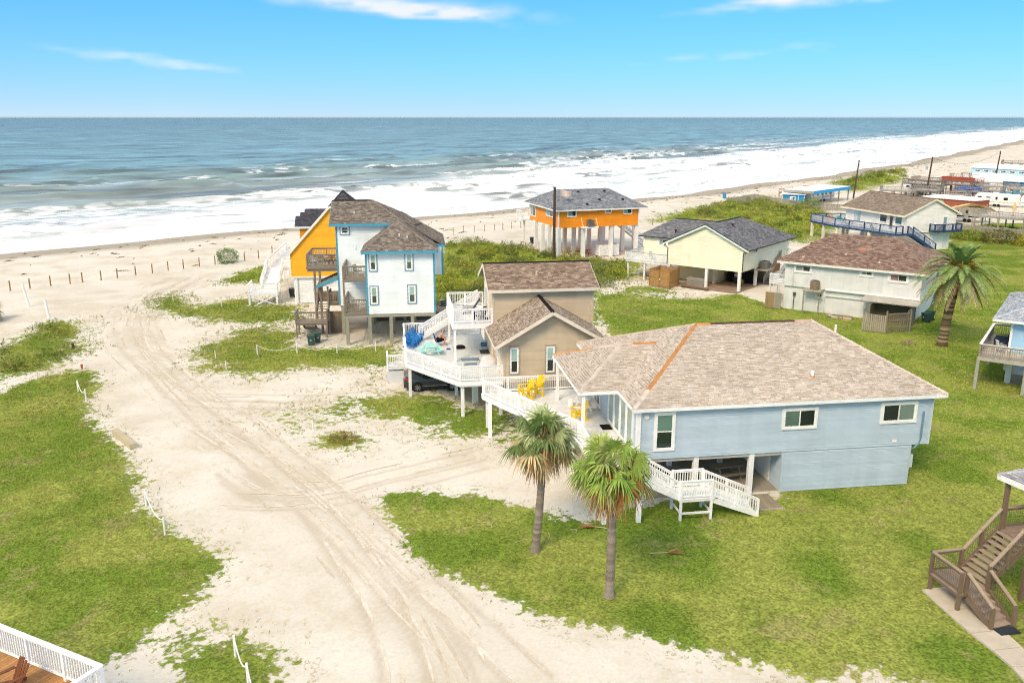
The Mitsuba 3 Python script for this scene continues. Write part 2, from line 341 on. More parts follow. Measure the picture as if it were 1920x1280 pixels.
from scipy.interpolate import RegularGridInterpolator
ground_at = RegularGridInterpolator((gx, gy), gzv.reshape(len(gx), len(gy)), bounds_error=False, fill_value=0)
rut = MB('b5a78f', .06); rt = np.random.default_rng(17)
for q in TRACKS + TRACKS[:2] + TRACKS[8:9] + [[(x + .9, y) for x, y in TRACKS[0]], [(x - .7, y) for x, y in TRACKS[1]], [(x + 1.8, y - .5) for x, y in TRACKS[8]]]:
    q = np.array(q) + rt.normal(0, .45, 2)
    tt = np.linspace(0, 1, len(q)); ft = np.linspace(0, 1, 260)
    q = np.stack([PchipInterpolator(tt, q[:, k])(ft) for k in (0, 1)], 1)
    d = np.gradient(q, axis=0); d /= np.linalg.norm(d, axis=1, keepdims=True); nn = np.stack([-d[:, 1], d[:, 0]], 1)
    L_ = np.r_[0, np.cumsum(np.linalg.norm(np.diff(q, axis=0), axis=1))]
    for off in (-.78, .78):
        a = 0.0
        while a < L_[-1] - 1:
            ln = rt.uniform(1.5, 7); b = min(a + ln, L_[-1])
            if rt.random() < .62:
                sm_ = np.arange(a, b, .16)
                cx_, cy_ = np.interp(sm_, L_, q[:, 0] + nn[:, 0] * off), np.interp(sm_, L_, q[:, 1] + nn[:, 1] * off)
                nx_, ny_ = np.interp(sm_, L_, nn[:, 0]), np.interp(sm_, L_, nn[:, 1])
                w_ = rt.uniform(.05, .10) * np.clip(np.minimum(sm_ - a, b - sm_) / .6, .15, 1)
                tone = C(rt.choice(['dbd1bf', 'd3c7b2', 'e2d9c9']))
                for s_ in range(len(sm_) - 1):
                    pts_ = [(cx_[t] + nx_[t] * g * w_[t], cy_[t] + ny_[t] * g * w_[t]) for t, g in ((s_, -1), (s_, 1), (s_ + 1, 1), (s_ + 1, -1))]
                    rut.add([[px_, py_, 0] for px_, py_ in pts_], [[0, 1, 2], [0, 2, 3]], tone, .05)
            a = b + rt.uniform(.2, 2.5)
_v, _f, _c = rut.mesh(); _v[:, 2] = ground_at(_v[:, :2]) + .012
_ok = (cover(_v[:, 0], _v[:, 1]) < .45)[_f].all(1)
part(None, 'tyre_tracks', (_v, _f[_ok], _c), 'matte', kind='stuff')
labels['tyre_tracks'].update(label='thin curved tyre tracks pressed into the pale sand track', category='tyre track')


def Z(x, y): return float(gz(np.array([x]), np.array([y]))[0] + dune_h(np.array([x]), np.array([y]))[0])


# the sea: swell in real relief near the shore, foam that follows the waterline
ss = spaced(-60, 420, 1.5, -12000, 60000, 1.09)
us = np.concatenate([[-12.0], spaced(-8, 170, 1.0, -8, 70000, 1.06)])
SS, UU = np.meshgrid(ss, us, indexing='ij')
sf, uf = SS.ravel(), UU.ravel()
tf_ = TC(sf) + uf
sx, sy = (sf - tf_) * 0.70711, (sf + tf_) * 0.70711
amp = np.clip(uf / 25, 0, 1) * np.clip((500 - uf) / 300, 0, 1) * np.exp(-np.clip(sf - 500, 0, 9e9) / 300) * np.exp(-np.clip(-60 - sf, 0, 9e9) / 100)
wv = meshkit.fbm(np.stack([sf * 0.012, uf * 0.065 + 0.6 * meshkit.fbm(np.stack([sf * 0.01, sf * 0, sf * 0], -1), 2, 5), sf * 0], -1), 3, 31)
crest = np.clip(1 - np.abs(wv - 0.5) * 9, 0, 1) ** 2
chop = meshkit.fbm(np.stack([sf * 0.10, uf * 0.22, sf * 0], -1), 3, 33) - 0.5
sz = SEA_Z + amp * (1.35 * crest + 0.6 * chop)
si_, sj_ = np.meshgrid(np.arange(len(ss) - 1), np.arange(len(us) - 1), indexing='ij')
q = np.stack([si_ * len(us) + sj_, si_ * len(us) + sj_ + 1, (si_ + 1) * len(us) + sj_ + 1, (si_ + 1) * len(us) + sj_], -1).reshape(-1, 4)


def foam(uv):
    u, s = uv.x, uv.y
    wob = (fbm(s * 0.02, u * 0.01, 3, 3) - 0.5) * 26
    wide = 34 + 78 * smoothstep(60, 260, s)
    d = fbm(s * 0.035, u * 0.16, 7, 3)
    e = fbm(s * 0.22, u * 0.55, 9, 3)
    h = fbm(s * 0.012, u * 0.075, 2, 3)
    surf = smoothstep(wide + 10, wide - 8, u + wob)
    gaps = smoothstep(0.56, 0.66, d) * smoothstep(0.4, 0.6, e + 0.1) * smoothstep(2.0, 10.0, u)
    bands = smoothstep(0.50, 0.57, h) * smoothstep(0.34, 0.56, e) * smoothstep(wide + 85, wide + 12, u + wob)
    caps = smoothstep(0.66, 0.72, fbm(s * 0.016, u * 0.06, 12, 3)) * smoothstep(0.5, 0.64, e) * smoothstep(wide + 190, wide + 60, u)
    return dr.clip(dr.maximum(surf * (1 - 0.85 * gaps), dr.maximum(bands * 0.9, caps * 0.8)), 0, 1)


def sea_color(p, n, uv):
    u, s = uv.x, uv.y
    base = mix((0.215, 0.255, 0.235), (0.095, 0.190, 0.215), smoothstep(40, 260, u))
    base = mix(base, (0.060, 0.140, 0.175), smoothstep(150, 2500, u) * (0.35 + 0.65 * fbm(s * 0.004, u * 0.008, 1, 2)))
    streak = fbm(s * 0.03, u * 0.11, 4, 3)
    base = base * (0.25 + 0.95 * smoothstep(0.2, 0.8, streak) + 0.65 * fbm(s * 0.11, u * 0.42 / (1 + u * 0.003), 8, 2))
    f = foam(uv)
    lace = fbm(s * 0.10, u * 0.5, 5, 3)
    return mix(base, mi.Color3f(0.86, 0.87, 0.865) * (0.78 + 0.22 * smoothstep(0.3, 0.6, lace)), f)


def sea_bump(p, n, uv):
    u, s = uv.x, uv.y
    f = 1 / (1 + u * 0.004)
    return f * (0.55 * fbm(s * 0.07, u * 0.28, 0, 3) + 0.12 * fbm(s * 0.5, u * 1.1, 3, 2) + 1.3 * noise(s * 0.016, u * 0.06))


scene['sea_mat'] = {'type': 'twosided', 'bsdf': {'type': 'bumpmap', 'arbitrary': mikit.proc(sea_bump, eps=0.05), 'scale': 1.0,
                    'bsdf': {'type': 'principled', 'base_color': mikit.proc(sea_color), 'roughness': 0.36, 'specular': 0.35}}}
scene['sea'] = mikit.ply((np.stack([sx, sy, sz], 1), np.vstack([q[:, [0, 1, 2]], q[:, [0, 2, 3]]])), 'sea_mat', smooth=True, uv=np.stack([uf, sf], 1))
labels['sea'] = {'kind': 'structure', 'label': 'grey green sea with white surf rolling onto the beach', 'category': 'sea'}


# ---------------------------------------------------------------- grass, dune growth, wrack
def tufts(n, box, dens, hgt, cols, seed, thr=0.52, per=5, wid=0.35, keep=None):
    r = np.random.default_rng(seed)
    x, y = r.uniform(box[0], box[1], n), r.uniform(box[2], box[3], n)
    ok = np.abs(x / np.maximum(y, 1)) < 0.66
    x, y = x[ok], y[ok]
    g = cover(x, y) if keep is None else keep(x, y)
    ok = (g > thr) & (r.uniform(0, 1, len(x)) < dens(x, y))
    x, y, g = x[ok], y[ok], g[ok]
    m = len(x)
    z = gz(x, y) + dune_h(x, y)
    lush = np.exp(-((x - 14 - .8 * (y - 40)) / 11) ** 2 - ((y - 40.2 + .1 * (x - 12)) / 3.0) ** 2)
    tone = np.clip(N2(x, y, 0.11, 3, seed + 50) * 1.3 - 0.30 - 0.9 * lush + r.uniform(-.28, .28, m), 0, 1)
    dry = np.clip((N2(x, y, 0.5, 3, seed + 60) - (0.63 if seed != 4 else 0.50)) * 5, 0, 1) * r.uniform(0.2, 1, m)
    col = C(cols[0])[None] * (1 - tone[:, None]) + C(cols[1])[None] * tone[:, None]
    col = col * (1 - dry[:, None]) + C(cols[2])[None] * dry[:, None]
    hn = N2(x, y, 1.1, 2, seed + 70)
    V, CC = [], []
    for k in range(per):
        a = r.uniform(0, 2 * math.pi, m); h = hgt(x, y) * r.uniform(0.55, 1.25, m) * (0.55 + 0.95 * hn); lean = r.uniform(0.3, 1.1, m) * h
        bx, by = x + r.uniform(-.09, .09, m), y + r.uniform(-.09, .09, m)
        w = h * wid * r.uniform(0.5, 1.0, m)
        px, py = -np.sin(a) * w / 2, np.cos(a) * w / 2
        b0 = np.stack([bx + px, by + py, z], 1); b1 = np.stack([bx - px, by - py, z], 1)
        tip = np.stack([bx + np.cos(a) * lean, by + np.sin(a) * lean, z + h], 1)
        V.append(np.stack([b0, b1, tip], 1).reshape(-1, 3))
        cc = col * r.uniform(0.68, 1.2, (m, 1))
        CC.append(np.repeat(cc, 3, axis=0))
    V, CC = np.vstack(V), np.vstack(CC)
    return V, np.arange(len(V)).reshape(-1, 3), CC


def near_d(x, y): return np.clip(1.0 - (y - 34) / 70, 0.25, 1)
lawnh = lambda x, y: 0.055 + 0.0016 * np.clip(y - 25, 0, 80)
part(None, 'lawn_grass', tufts(230000, (-22, 58, 24, 108), near_d, lawnh, ('8fb648', 'cfd568', 'dccf94'), 3), 'leaf', kind='stuff')
labels['lawn_grass'].update(label='mown lawn of short mottled grass around the houses', category='grass')
part(None, 'roadside_grass', tufts(70000, (-48, -8, 25, 100), near_d, lambda x, y: lawnh(x, y) * 1.35, ('98a650', 'c2c066', 'b4945e'), 4), 'leaf', kind='stuff')
labels['roadside_grass'].update(label='rough brownish green grass patches along the sandy track', category='grass')
sprigs = tufts(150000, (-46, 22, 25, 108), lambda x, y: .10 + .5 * np.clip(N2(x, y, .35, 3, 91) - .52, 0, .3) * 3, lambda x, y: lawnh(x, y) * 1.1, ('86924e', 'a8a35e', '9a8052'), 8, thr=0.02, per=3, wid=.5)
part(None, 'sand_sprigs', sprigs, 'leaf', kind='stuff')
labels['sand_sprigs'].update(label='sparse sprigs of grass scattered over the sand beside the lawns', category='grass')
def dunekeep(x, y):
    g = np.full(x.shape, -1.0)
    for k in ('dune1', 'dune2', 'dune3', 'dune4', 'patch_cg'):
        g = np.maximum(g, sdf(k, x, y) / 4)
    return g + N2(x, y, 0.35, 3, 77) - 0.35
part(None, 'dune_grass', tufts(95000, (-40, 160, 84, 350), lambda x, y: np.clip(1.2 - y / 260, .3, 1), lambda x, y: 0.16 + 0.35 * N2(x, y, .3, 2, 6) + 0.0007 * y, ('9ab04e', 'c0c658', 'bfaa6a'), 5, thr=0.1, per=7, wid=0.34, keep=dunekeep), 'leaf', kind='stuff')
labels['dune_grass'].update(label='yellow green dune growth of grass and vines behind the beach', category='dune plants')
dsv, dsf, dsc, dn = [], [], [], 0
rd = np.random.default_rng(55)
for pk_, cnt in (('dune1', 120), ('dune2', 110), ('dune3', 40), ('patch_m', 10)):
    mnx, mny, mxx, mxy = POLY[pk_].bounds
    got = 0
    while got < cnt:
        bx_, by_ = rd.uniform(mnx, mxx), rd.uniform(mny, mxy)
        if sdf(pk_, np.array([bx_]), np.array([by_]))[0] < .6: continue
        got += 1
        n_ = 150; r_ = rd.uniform(.5, 1.5) * (1 + by_ / 400); h_ = r_ * rd.uniform(.55, .9)
        v_ = rd.normal(0, 1, (n_, 3)); v_ /= np.linalg.norm(v_, axis=1, keepdims=True)
        p_ = v_ * (rd.uniform(.4, 1, (n_, 1)) ** .4) * [r_, r_, h_]; p_[:, 2] = np.abs(p_[:, 2])
        p_ += [bx_, by_, Z(bx_, by_) - .05]
        a_ = rd.normal(0, 1, (n_, 3)) + v_ + [0, 0, .5]; a_ /= np.linalg.norm(a_, axis=1, keepdims=True)
        b_ = np.cross(a_, rd.normal(0, 1, (n_, 3))); b_ /= np.linalg.norm(b_, axis=1, keepdims=True)
        s_ = .17 * (1 + by_ / 250) * rd.uniform(.6, 1.4, (n_, 1))
        dsv.append(np.stack([p_ - b_ * s_ * .4, p_ + a_ * s_ * .8, p_ + b_ * s_ * .4, p_ + a_ * s_ * 1.6], 1).reshape(-1, 3))
        f0_ = np.arange(n_)[:, None] * 4 + dn; dn += n_ * 4
        dsf += [f0_ + [0, 1, 3], f0_ + [1, 2, 3]]
        cc_ = C(rd.choice(['7d8c48', '97a24e', 'b4b852', '6c7a40', '8f8a50', 'a6a860']))
        dsc.append(np.repeat(cc_ * rd.uniform(.65, 1.3, (n_, 1)), 4, axis=0))
part(None, 'dune_scrub', (np.vstack(dsv), np.vstack(dsf), np.vstack(dsc)), 'leaf', kind='stuff')
labels['dune_scrub'].update(label='low rounded clumps of olive scrub merging over the dunes', category='dune plants')
# debris of weed along the beach
wb = MB('6b5334', .3)
for k in range(420):
    s_ = R.uniform(20, 420); off = R.choice([R.normal(13, 2.5), R.normal(22, 6), R.uniform(6, 40)])
    t_ = TC(s_) - off
    x, y = (s_ - t_) * .70711, (s_ + t_) * .70711
    a = R.normal(0.9, 0.4); L = R.uniform(.3, 2.0) * (1 if R.random() < .8 else 1.8) * (1 + s_ / 500); w = R.uniform(.1, .4)
    n = 9; g = np.linspace(0, 2 * math.pi, n, endpoint=False)
    rr = R.uniform(.5, 1.0, n)
    v = np.stack([x + np.cos(a) * L * np.cos(g) * rr / 2 - np.sin(a) * w * np.sin(g) * rr, y + np.sin(a) * L * np.cos(g) * rr / 2 + np.cos(a) * w * np.sin(g) * rr, gz(np.full(n, x), np.full(n, y)) - .02], 1)
    top = np.array([[x, y, Z(x, y) + R.uniform(.08, .2)]])
    f = np.stack([np.arange(n), (np.arange(n) + 1) % n, np.full(n, n)], 1)
    wb.add(np.vstack([v, top]), f, jit=.35, col=R.choice(['6b5334', '5a4630', '7d6a3f', '8a7a45']))
part(None, 'seaweed_wrack', wb, 'matte', kind='stuff')
labels['seaweed_wrack'].update(label='dark scattered seaweed clumps along the tide line', category='seaweed')

# ---------------------------------------------------------------- builders of houses
def band_poly(poly, v0, v1):
    """The stretch (u0, u1) of a convex polygon (u, v) at the middle of the band v0..v1, and at both edges."""
    def cut(v):
        us = []
        n = len(poly)
        for i in range(n):
            (ua, va), (ub, vb) = poly[i], poly[(i + 1) % n]
            if (va - v) * (vb - v) <= 0 and va != vb:
                us.append(ua + (ub - ua) * (v - va) / (vb - va))
        return (min(us), max(us)) if len(us) >= 2 else None
    return cut(v0), cut(v1)


def siding(fr, parent, p0, p1, zs, col, lap=0.16, jit=0.035, gable=None, out=0.055):
    """Lap boards on the wall that runs from p0 to p1 (local x, y), zs = (z0, z1); its outside is to the right of p0->p1. gable: (fraction along, apex z)."""
    p0, p1 = np.array(p0, float), np.array(p1, float)
    L = np.linalg.norm(p1 - p0); d = (p1 - p0) / L
    nrm = np.array([d[1], -d[0]])
    mb = MB(col, jit)
    z0, z1 = zs
    poly = [(0, z0), (L, z0), (L, z1)] + ([(gable[0] * L, gable[1])] if gable else []) + [(0, z1)]
    top = gable[1] if gable else z1
    n = max(1, int(round((top - z0) / lap))); h = (top - z0) / n
    for k in range(n):
        a, b = z0 + k * h, z0 + (k + 1) * h
        if gable and len(gable) > 2 and b > gable[2]: break
        lo, hi = band_poly(poly, a + 1e-4, min(b, top - 0.02))
        if lo is None or hi is None: continue
        if hi[1] - hi[0] < 0.02: continue
        cuts = [0.0]
        while cuts[-1] < 1: cuts.append(cuts[-1] + R.uniform(0.25, 0.6) * min(1, 4.5 / L) * 1.6)
        cuts = [c for c in cuts if c < 0.97] + [1.0]
        tone = MB(col).col * (1 + jit * R.uniform(-1, 1))
        for c0, c1 in zip(cuts[:-1], cuts[1:]):
            ql = [lo[0] + (lo[1] - lo[0]) * c for c in (c0, c1)]; qh = [hi[0] + (hi[1] - hi[0]) * c for c in (c0, c1)]
            def P(u, z, o): return [*(p0 + d * u + nrm * o), z]
            v = [P(ql[0], a, out), P(ql[1], a, out), P(qh[1], b, 0.006), P(qh[0], b, 0.006), P(ql[0], a, 0.0), P(ql[1], a, 0.0)]
            mb.add(v, [[0, 1, 2], [0, 2, 3], [4, 5, 1], [4, 1, 0]], tone, jit * 0.6)
    return part(parent, 'siding', mb, 'paint', fr, kind='stuff')


def shingles(fr, parent, polys, cols, course=0.145, tab=0.32, jit=0.14, ind=0, dash=.42, dashk=.66):
    """Rows of shingles on roof planes. Each plane: corner points (local), the first edge lies along the eave. The ind nearest ones become pieces of their own."""
    mb = MB(cols[0])
    pieces = []
    cc = np.array([C(c) for c in cols])
    for P in polys:
        P = np.array(P, float)
        e = P[1] - P[0]; e /= np.linalg.norm(e)
        nrm = np.cross(e, P[2] - P[0]) if len(P) > 2 else None
        nrm /= np.linalg.norm(nrm)
        if nrm[2] < 0: nrm = -nrm
        up = np.cross(nrm, e)
        if up[2] < 0: up = -up
        uv = [((q - P[0]) @ e, (q - P[0]) @ up) for q in P]
        vmax = max(v for _, v in uv)
        n = max(1, int(round(vmax / course))); h = vmax / n
        for k in range(n):
            a, b = k * h, (k + 1) * h
            lo, hi = band_poly(uv, a + 1e-4, b - 1e-3)
            if lo is None: continue
            if hi is None: hi = lo
            u = min(lo[0], hi[0]) - R.uniform(0, tab)
            end = max(lo[1], hi[1])
            while u < end:
                w = tab * R.uniform(0.55, 1.3)
                a0, a1 = np.clip([u, u + w - 0.008], lo[0], lo[1]); b0, b1 = np.clip([u, u + w - 0.008], hi[0], hi[1])
                u += w
                if a1 - a0 < 0.02 and b1 - b0 < 0.02: continue
                def Q(uu, vv, o): return P[0] + e * uu + up * vv + nrm * o
                th = 0.022 + R.uniform(0, 0.012)
                v = [Q(a0, a - 0.012, th), Q(a1, a - 0.012, th), Q(b1, b, 0.010), Q(b0, b, 0.010), Q(a0, a - 0.012, 0.0), Q(a1, a - 0.012, 0.0)]
                f = [[0, 1, 2], [0, 2, 3], [4, 5, 1], [4, 1, 0]]
                m = Q((a0 + a1) / 2, a, 0)
                wx = fr(m)
                c = cc[R.integers(len(cc))] * (1 + jit * R.uniform(-1, 1))
                pieces.append((float(np.hypot(*wx[:2])), v, f, c, wx))
                if R.random() < dash:
                    o = .0035; g0, g1 = a - .012, a - .012 + (b - a) * .42
                    t0, t1 = th + o, th + o - (th - .010) * .42
                    pieces.append((1e9, [Q(a0, g0, t0), Q(a1, g0, t0), Q(a1 + (b1 - a1) * .42, g1, t1), Q(a0 + (b0 - a0) * .42, g1, t1)], [[0, 1, 2], [0, 2, 3]], c * dashk * np.array([.97, .93, .88]), wx))
    st_ = 0.90 + 0.20 * meshkit.fbm(np.array([p[4] for p in pieces]) * 0.35, 3, 40)
    pieces = [(p[0], p[1], p[2], p[3] * k) for p, k in zip(pieces, st_)]
    if ind:
        order = np.argsort([p[0] for p in pieces])
        for o in order[:ind]:
            part(parent, 'shingle', MB().add(pieces[o][1], pieces[o][2], pieces[o][3]), 'matte', fr)
        pieces = [pieces[o] for o in order[ind:]]
    for _, v, f, c in pieces: mb.add(v, f, c)
    return part(parent, 'shingle_field', mb, 'matte', fr, kind='stuff')


def roof(fr, house, planes, cols, under='8a8478', thick=0.14, course=0.145, tab=0.32, ind=0, name='roof', caps=(), capcol=None, jit=0.14):
    """The roof deck as thin slabs under its shingles, plus ridge and hip caps (pairs of points)."""
    mb = MB(under)
    for P in planes:
        P = np.array(P, float); n = len(P)
        D = P - [0, 0, thick]
        f = [[0, i, i + 1] for i in range(1, n - 1)] + [[n, n + i + 1, n + i] for i in range(1, n - 1)]
        for i in range(n):
            j = (i + 1) % n
            f += [[i, j, n + j], [i, n + j, n + i]]
        mb.add(np.vstack([P - [0, 0, 0.004], D]), f)
    key = part(house, name, mb, 'matte', fr)
    shingles(fr, key, planes, cols, course, tab, jit, ind)
    for item in caps:
        a, b = np.array(item[0], float), np.array(item[1], float)
        col = item[2] if len(item) > 2 else (capcol or cols[0])
        cb = MB(col)
        L = np.linalg.norm(b - a); n = max(2, int(L / 0.3)); d = (b - a) / n
        side = np.cross(b - a, [0, 0, 1]); side /= np.linalg.norm(side)
        for k in range(n):
            p, q = a + d * k, a + d * (k + 1.05)
            lift = 0.022
            v = [p + side * .15 + [0, 0, -.03], p + [0, 0, .05 + lift], p - side * .15 + [0, 0, -.03], q + side * .15 + [0, 0, -.03], q + [0, 0, .05], q - side * .15 + [0, 0, -.03]]
            cb.add(v, [[0, 1, 4], [0, 4, 3], [1, 2, 5], [1, 5, 4], [0, 2, 1]], jit=.12)
        part(key, 'ridge_cap', cb, 'matte', fr)
    return key


def fascia(fr, house, segs, col='f4f4f2', h=0.2, t=0.045, name='fascia'):
    mb = MB(col, .02)
    for a, b in segs:
        a, b = np.array(a, float), np.array(b, float)
        mb.beam(a - [0, 0, h / 2], b - [0, 0, h / 2], t, h)
    return part(house, name, mb, 'paint', fr)


def wall_frame(p0, p1):
    p0, p1 = np.array(p0, float), np.array(p1, float)
    d = (p1 - p0) / np.linalg.norm(p1 - p0)
    return d, np.array([d[1], -d[0]])


def window(fr, house, p0, p1, u0, u1, z0, z1, trim='f2f2ef', tw=0.11, kind='slide', glass=('2c3330', '6f8a80'), outer=None, name='window', sash='f2f2ef'):
    """A window on the wall p0->p1 between u0..u1: casing, sash, two panes with blinds behind the lighter one."""
    d, n = wall_frame(p0, p1)
    p0 = np.array(p0, float)
    def B(mb, ua, ub, za, zb, oa, ob, col=None, jit=None):
        return mb.add([[*(p0 + d * u + n * (o + .045 * (o > 0))), z] for u in (ua, ub) for o in (oa, ob) for z in (za, zb)], BOXF, col, jit)
    def ring(mb, a, b, c, e, w, oa, ob, col):
        B(mb, a, b, e - w, e, oa, ob, col); B(mb, a, b, c, c + w, oa, ob, col)
        B(mb, a, a + w, c + w, e - w, oa, ob, col); B(mb, b - w, b, c + w, e - w, oa, ob, col)
    mb = MB(trim)
    B(mb, u0 + .02, u1 - .02, z0 + .02, z1 - .02, 0.0, 0.012, '3a3a38')
    key = part(house, name, mb, 'matte', fr)
    m2 = MB(trim)
    if outer:
        ring(m2, u0 - .09, u1 + .09, z0 - .09, z1 + .09, .09, 0.0, 0.062, outer)
    ring(m2, u0, u1, z0, z1, tw, 0.0, 0.075, trim)
    part(key, 'casing', m2, 'paint', fr)
    a, b, c, e = u0 + tw, u1 - tw, z0 + tw, z1 - tw
    m3 = MB(sash)
    ring(m3, a, b, c, e, .035, 0.0, 0.05, sash)
    if kind == 'slide':
        m = (a + b) / 2; B(m3, m - .03, m + .03, c + .035, e - .035, 0.0, 0.052)
        rect = [(a, m - .03, c, e), (m + .03, b, c, e)]
    elif kind == 'hung':
        m = (c + e) / 2; B(m3, a + .035, b - .035, m - .03, m + .03, 0.0, 0.052)
        rect = [(a, b, m + .03, e), (a, b, c, m - .03)]
    else:
        rect = [(a, b, c, e)]
    part(key, 'sash', m3, 'paint', fr)
    for k, (ra, rb, rc, re) in enumerate(rect):
        g = glass[1 - k % 2] if len(rect) > 1 else glass[0]
        mg = MB(g)
        B(mg, ra + .02, rb - .02, rc + .02, re - .02, 0.012, 0.034, g)
        part(key, 'pane', mg, 'pane', fr)
        if k == 0 and len(rect) > 1 and re - rc > .3 and kind != 'none':
            bl = MB(glass[1], .06)
            nb = int((re - rc) / 0.065)
            for t in range(nb):
                zz = rc + .04 + (re - rc - .08) * (t + .5) / nb
                B(bl, ra + .04, rb - .04, zz - .020, zz + .012, 0.034, 0.040)
            part(key, 'blind', bl, 'paint', fr)
    return key


def railing(fr, deck, pts, z, h=1.05, col='f6f6f4', post=0.10, gap=0.13, bw=0.04, each=True, name='railing', step=1.9, base=0.09, balcol=None, posts=True, skip=(), capw=.13, jit=.02, mid=None, cap=None):
    """A railing along local points (x, y) or (x, y, z): posts, rails and balusters; each=True makes every baluster a piece of its own."""
    P = [np.array([*p, z] if len(p) == 2 else p, float) for p in pts]
    rail, pm = MB(col, jit), []
    cap = cap or col
    bal = []
    for i, (a, b) in enumerate(zip(P[:-1], P[1:])):
        L = np.linalg.norm((b - a)[:2])
        up = np.array([0, 0, 1.0])
        n = max(1, int(round(L / step)))
        if i in skip: continue
        rail.beam(a + up * (h - .02), b + up * (h - .02), capw, .04, col=cap)
        rail.beam(a + up * (h - .095), b + up * (h - .095), .04, .09)
        rail.beam(a + up * (base + .045), b + up * (base + .045), .04, .09)
        if mid: rail.beam(a + up * mid, b + up * mid, .035, .07)
        for k in range(n + 1):
            if posts: pm.append((a + (b - a) * k / n))
        m = int(L / gap)
        for k in range(1, m):
            q = a + (b - a) * k / m
            if min(abs(k / m * L - L * t / n) for t in range(n + 1)) < post * .6: continue
            bal.append(q)
    key = part(deck, name, rail, 'paint', fr)
    done = []
    for q in pm:
        if any(np.linalg.norm(q - w) < .08 for w in done): continue
        done.append(q)
        part(key, 'post', MB(col, jit).box(q[0] - post / 2, q[0] + post / 2, q[1] - post / 2, q[1] + post / 2, q[2] - .05, q[2] + h - .022), 'paint', fr)
    allb = MB(balcol or col, jit)
    for q in bal:
        args = (q[0] - bw / 2, q[0] + bw / 2, q[1] - bw / 2, q[1] + bw / 2, q[2] + base + .02, q[2] + h - .06)
        if each: part(key, 'baluster', MB(balcol or col, jit).box(*args), 'paint', fr)
        else: allb.box(*args)
    if bal and not each: part(key, 'balusters', allb, 'paint', fr, kind='stuff')
    return key


def decking(fr, deck, poly, z, col='e8e8e6', along='x', w=0.14, t=0.04, each=False, jit=.04, name='decking'):
    """Deck boards clipped to the outline (local x, y), each with a gap to the next."""
    P = shapely.Polygon(poly)
    x0, y0, x1, y1 = P.bounds
    mb = MB(col, jit)
    k = y0 if along == 'x' else x0
    end = y1 if along == 'x' else x1
    out = []
    while k < end:
        strip = shapely.box(x0 - 1, k + .005, x1 + 1, k + w - .006) if along == 'x' else shapely.box(k + .005, y0 - 1, k + w - .006, y1 + 1)
        q = P.intersection(strip)
        k += w
        for g in getattr(q, 'geoms', [q]):
            if g.area < 1e-3 or g.geom_type != 'Polygon': continue
            out.append(list(shapely.remove_repeated_points(g, 1e-4).exterior.coords)[:-1])
    key = None
    if each:
        for o in out: part(deck, 'deck_board', MB(col, jit).prism(o, 'z', z - t, z), 'paint', fr)
    else:
        for o in out: mb.prism(o, 'z', z - t, z)
        key = part(deck, name, mb, 'paint', fr, kind='stuff')
    return key


def skirt(fr, deck, pts, z, h=0.28, col='f4f4f2', name='rim_joist', t=.05):
    mb = MB(col, .02)
    for a, b in zip(pts[:-1], pts[1:]):
        mb.beam([*a, z - h / 2 - .045], [*b, z - h / 2 - .045], t, h)
    return part(deck, name, mb, 'paint', fr)


def post(fr, house, x, y, z0, z1, w=0.2, col='f2f2f0', name='post', mat='paint'):
    return part(house, name, MB(col, .03).box(x - w / 2, x + w / 2, y - w / 2, y + w / 2, z0, z1), mat, fr)


def stairs(fr, deck, a, b, width, n, col='eeeeec', name='stair', tread=0.28, string=True, each=True, riser=False, treadcol=None):
    """A straight flight from foot a to head b (local x, y, z)."""
    a, b = np.array(a, float), np.array(b, float)
    d = (b - a)[:2]; L = np.linalg.norm(d); d = d / L
    s = np.array([-d[1], d[0]])
    mb = MB(col, .03)
    for k in (-1, 1):
        o = np.array([*(s * k * (width / 2 - .03)), 0])
        mb.beam(a + o + [0, 0, .06], b + o + [0, 0, -.16], .05, .26)
    key = part(deck, name, mb, 'paint', fr)
    allt = MB(treadcol or col, .04)
    for k in range(n):
        q = a + (b - a) * (k + .5) / n
        z = a[2] + (b[2] - a[2]) * (k + 1) / n - .02
        pr = MB(treadcol or col, .05)
        dd, sd = np.array([*(d * tread / 2)]), s * (width / 2 - .06)
        for o in (pr, allt) if not each else (pr,):
            o.add([[*(q[:2] + i * dd + j * sd), z + kk] for i in (-1, 1) for j in (-1, 1) for kk in (-.04, 0)], BOXF)
        if riser: pr.add([[*(q[:2] + dd * .97 * 1 + i * d * .01 + j * sd), z + kk] for i in (-1, 1) for j in (-1, 1) for kk in (-.04, (b[2] - a[2]) / n - .045)], BOXF)
        if each: part(key, 'tread', pr, 'paint', fr)
    if not each: part(key, 'treads', allt, 'paint', fr, kind='stuff')
    return key


def body(fr, house, x0, x1, y0, y1, z0, z1, col, name='wall', gable=None, mat='paint'):
    """A closed block of wall; gable: ('x' or 'y' = direction of the ridge, apex z, where)."""
    mb = MB(col)
    if gable and gable[0] == 'y':
        ax = gable[2] if len(gable) > 2 else (x0 + x1) / 2
        mb.prism([(x0, z0), (x1, z0), (x1, z1), (ax, gable[1]), (x0, z1)], 'y', y0, y1)
    elif gable:
        ay = gable[2] if len(gable) > 2 else (y0 + y1) / 2
        mb.prism([(y0, z0), (y1, z0), (y1, z1), (ay, gable[1]), (y0, z1)], 'x', x0, x1)
    else:
        mb.box(x0, x1, y0, y1, z0, z1)
    return part(house, name, mb, mat, fr)


def corner(fr, house, x, y, z0, z1, w=0.12, col='f4f4f2', name='corner_board'):
    return part(house, name, MB(col, .02).box(x - w / 2, x + w / 2, y - w / 2, y + w / 2, z0, z1), 'paint', fr)


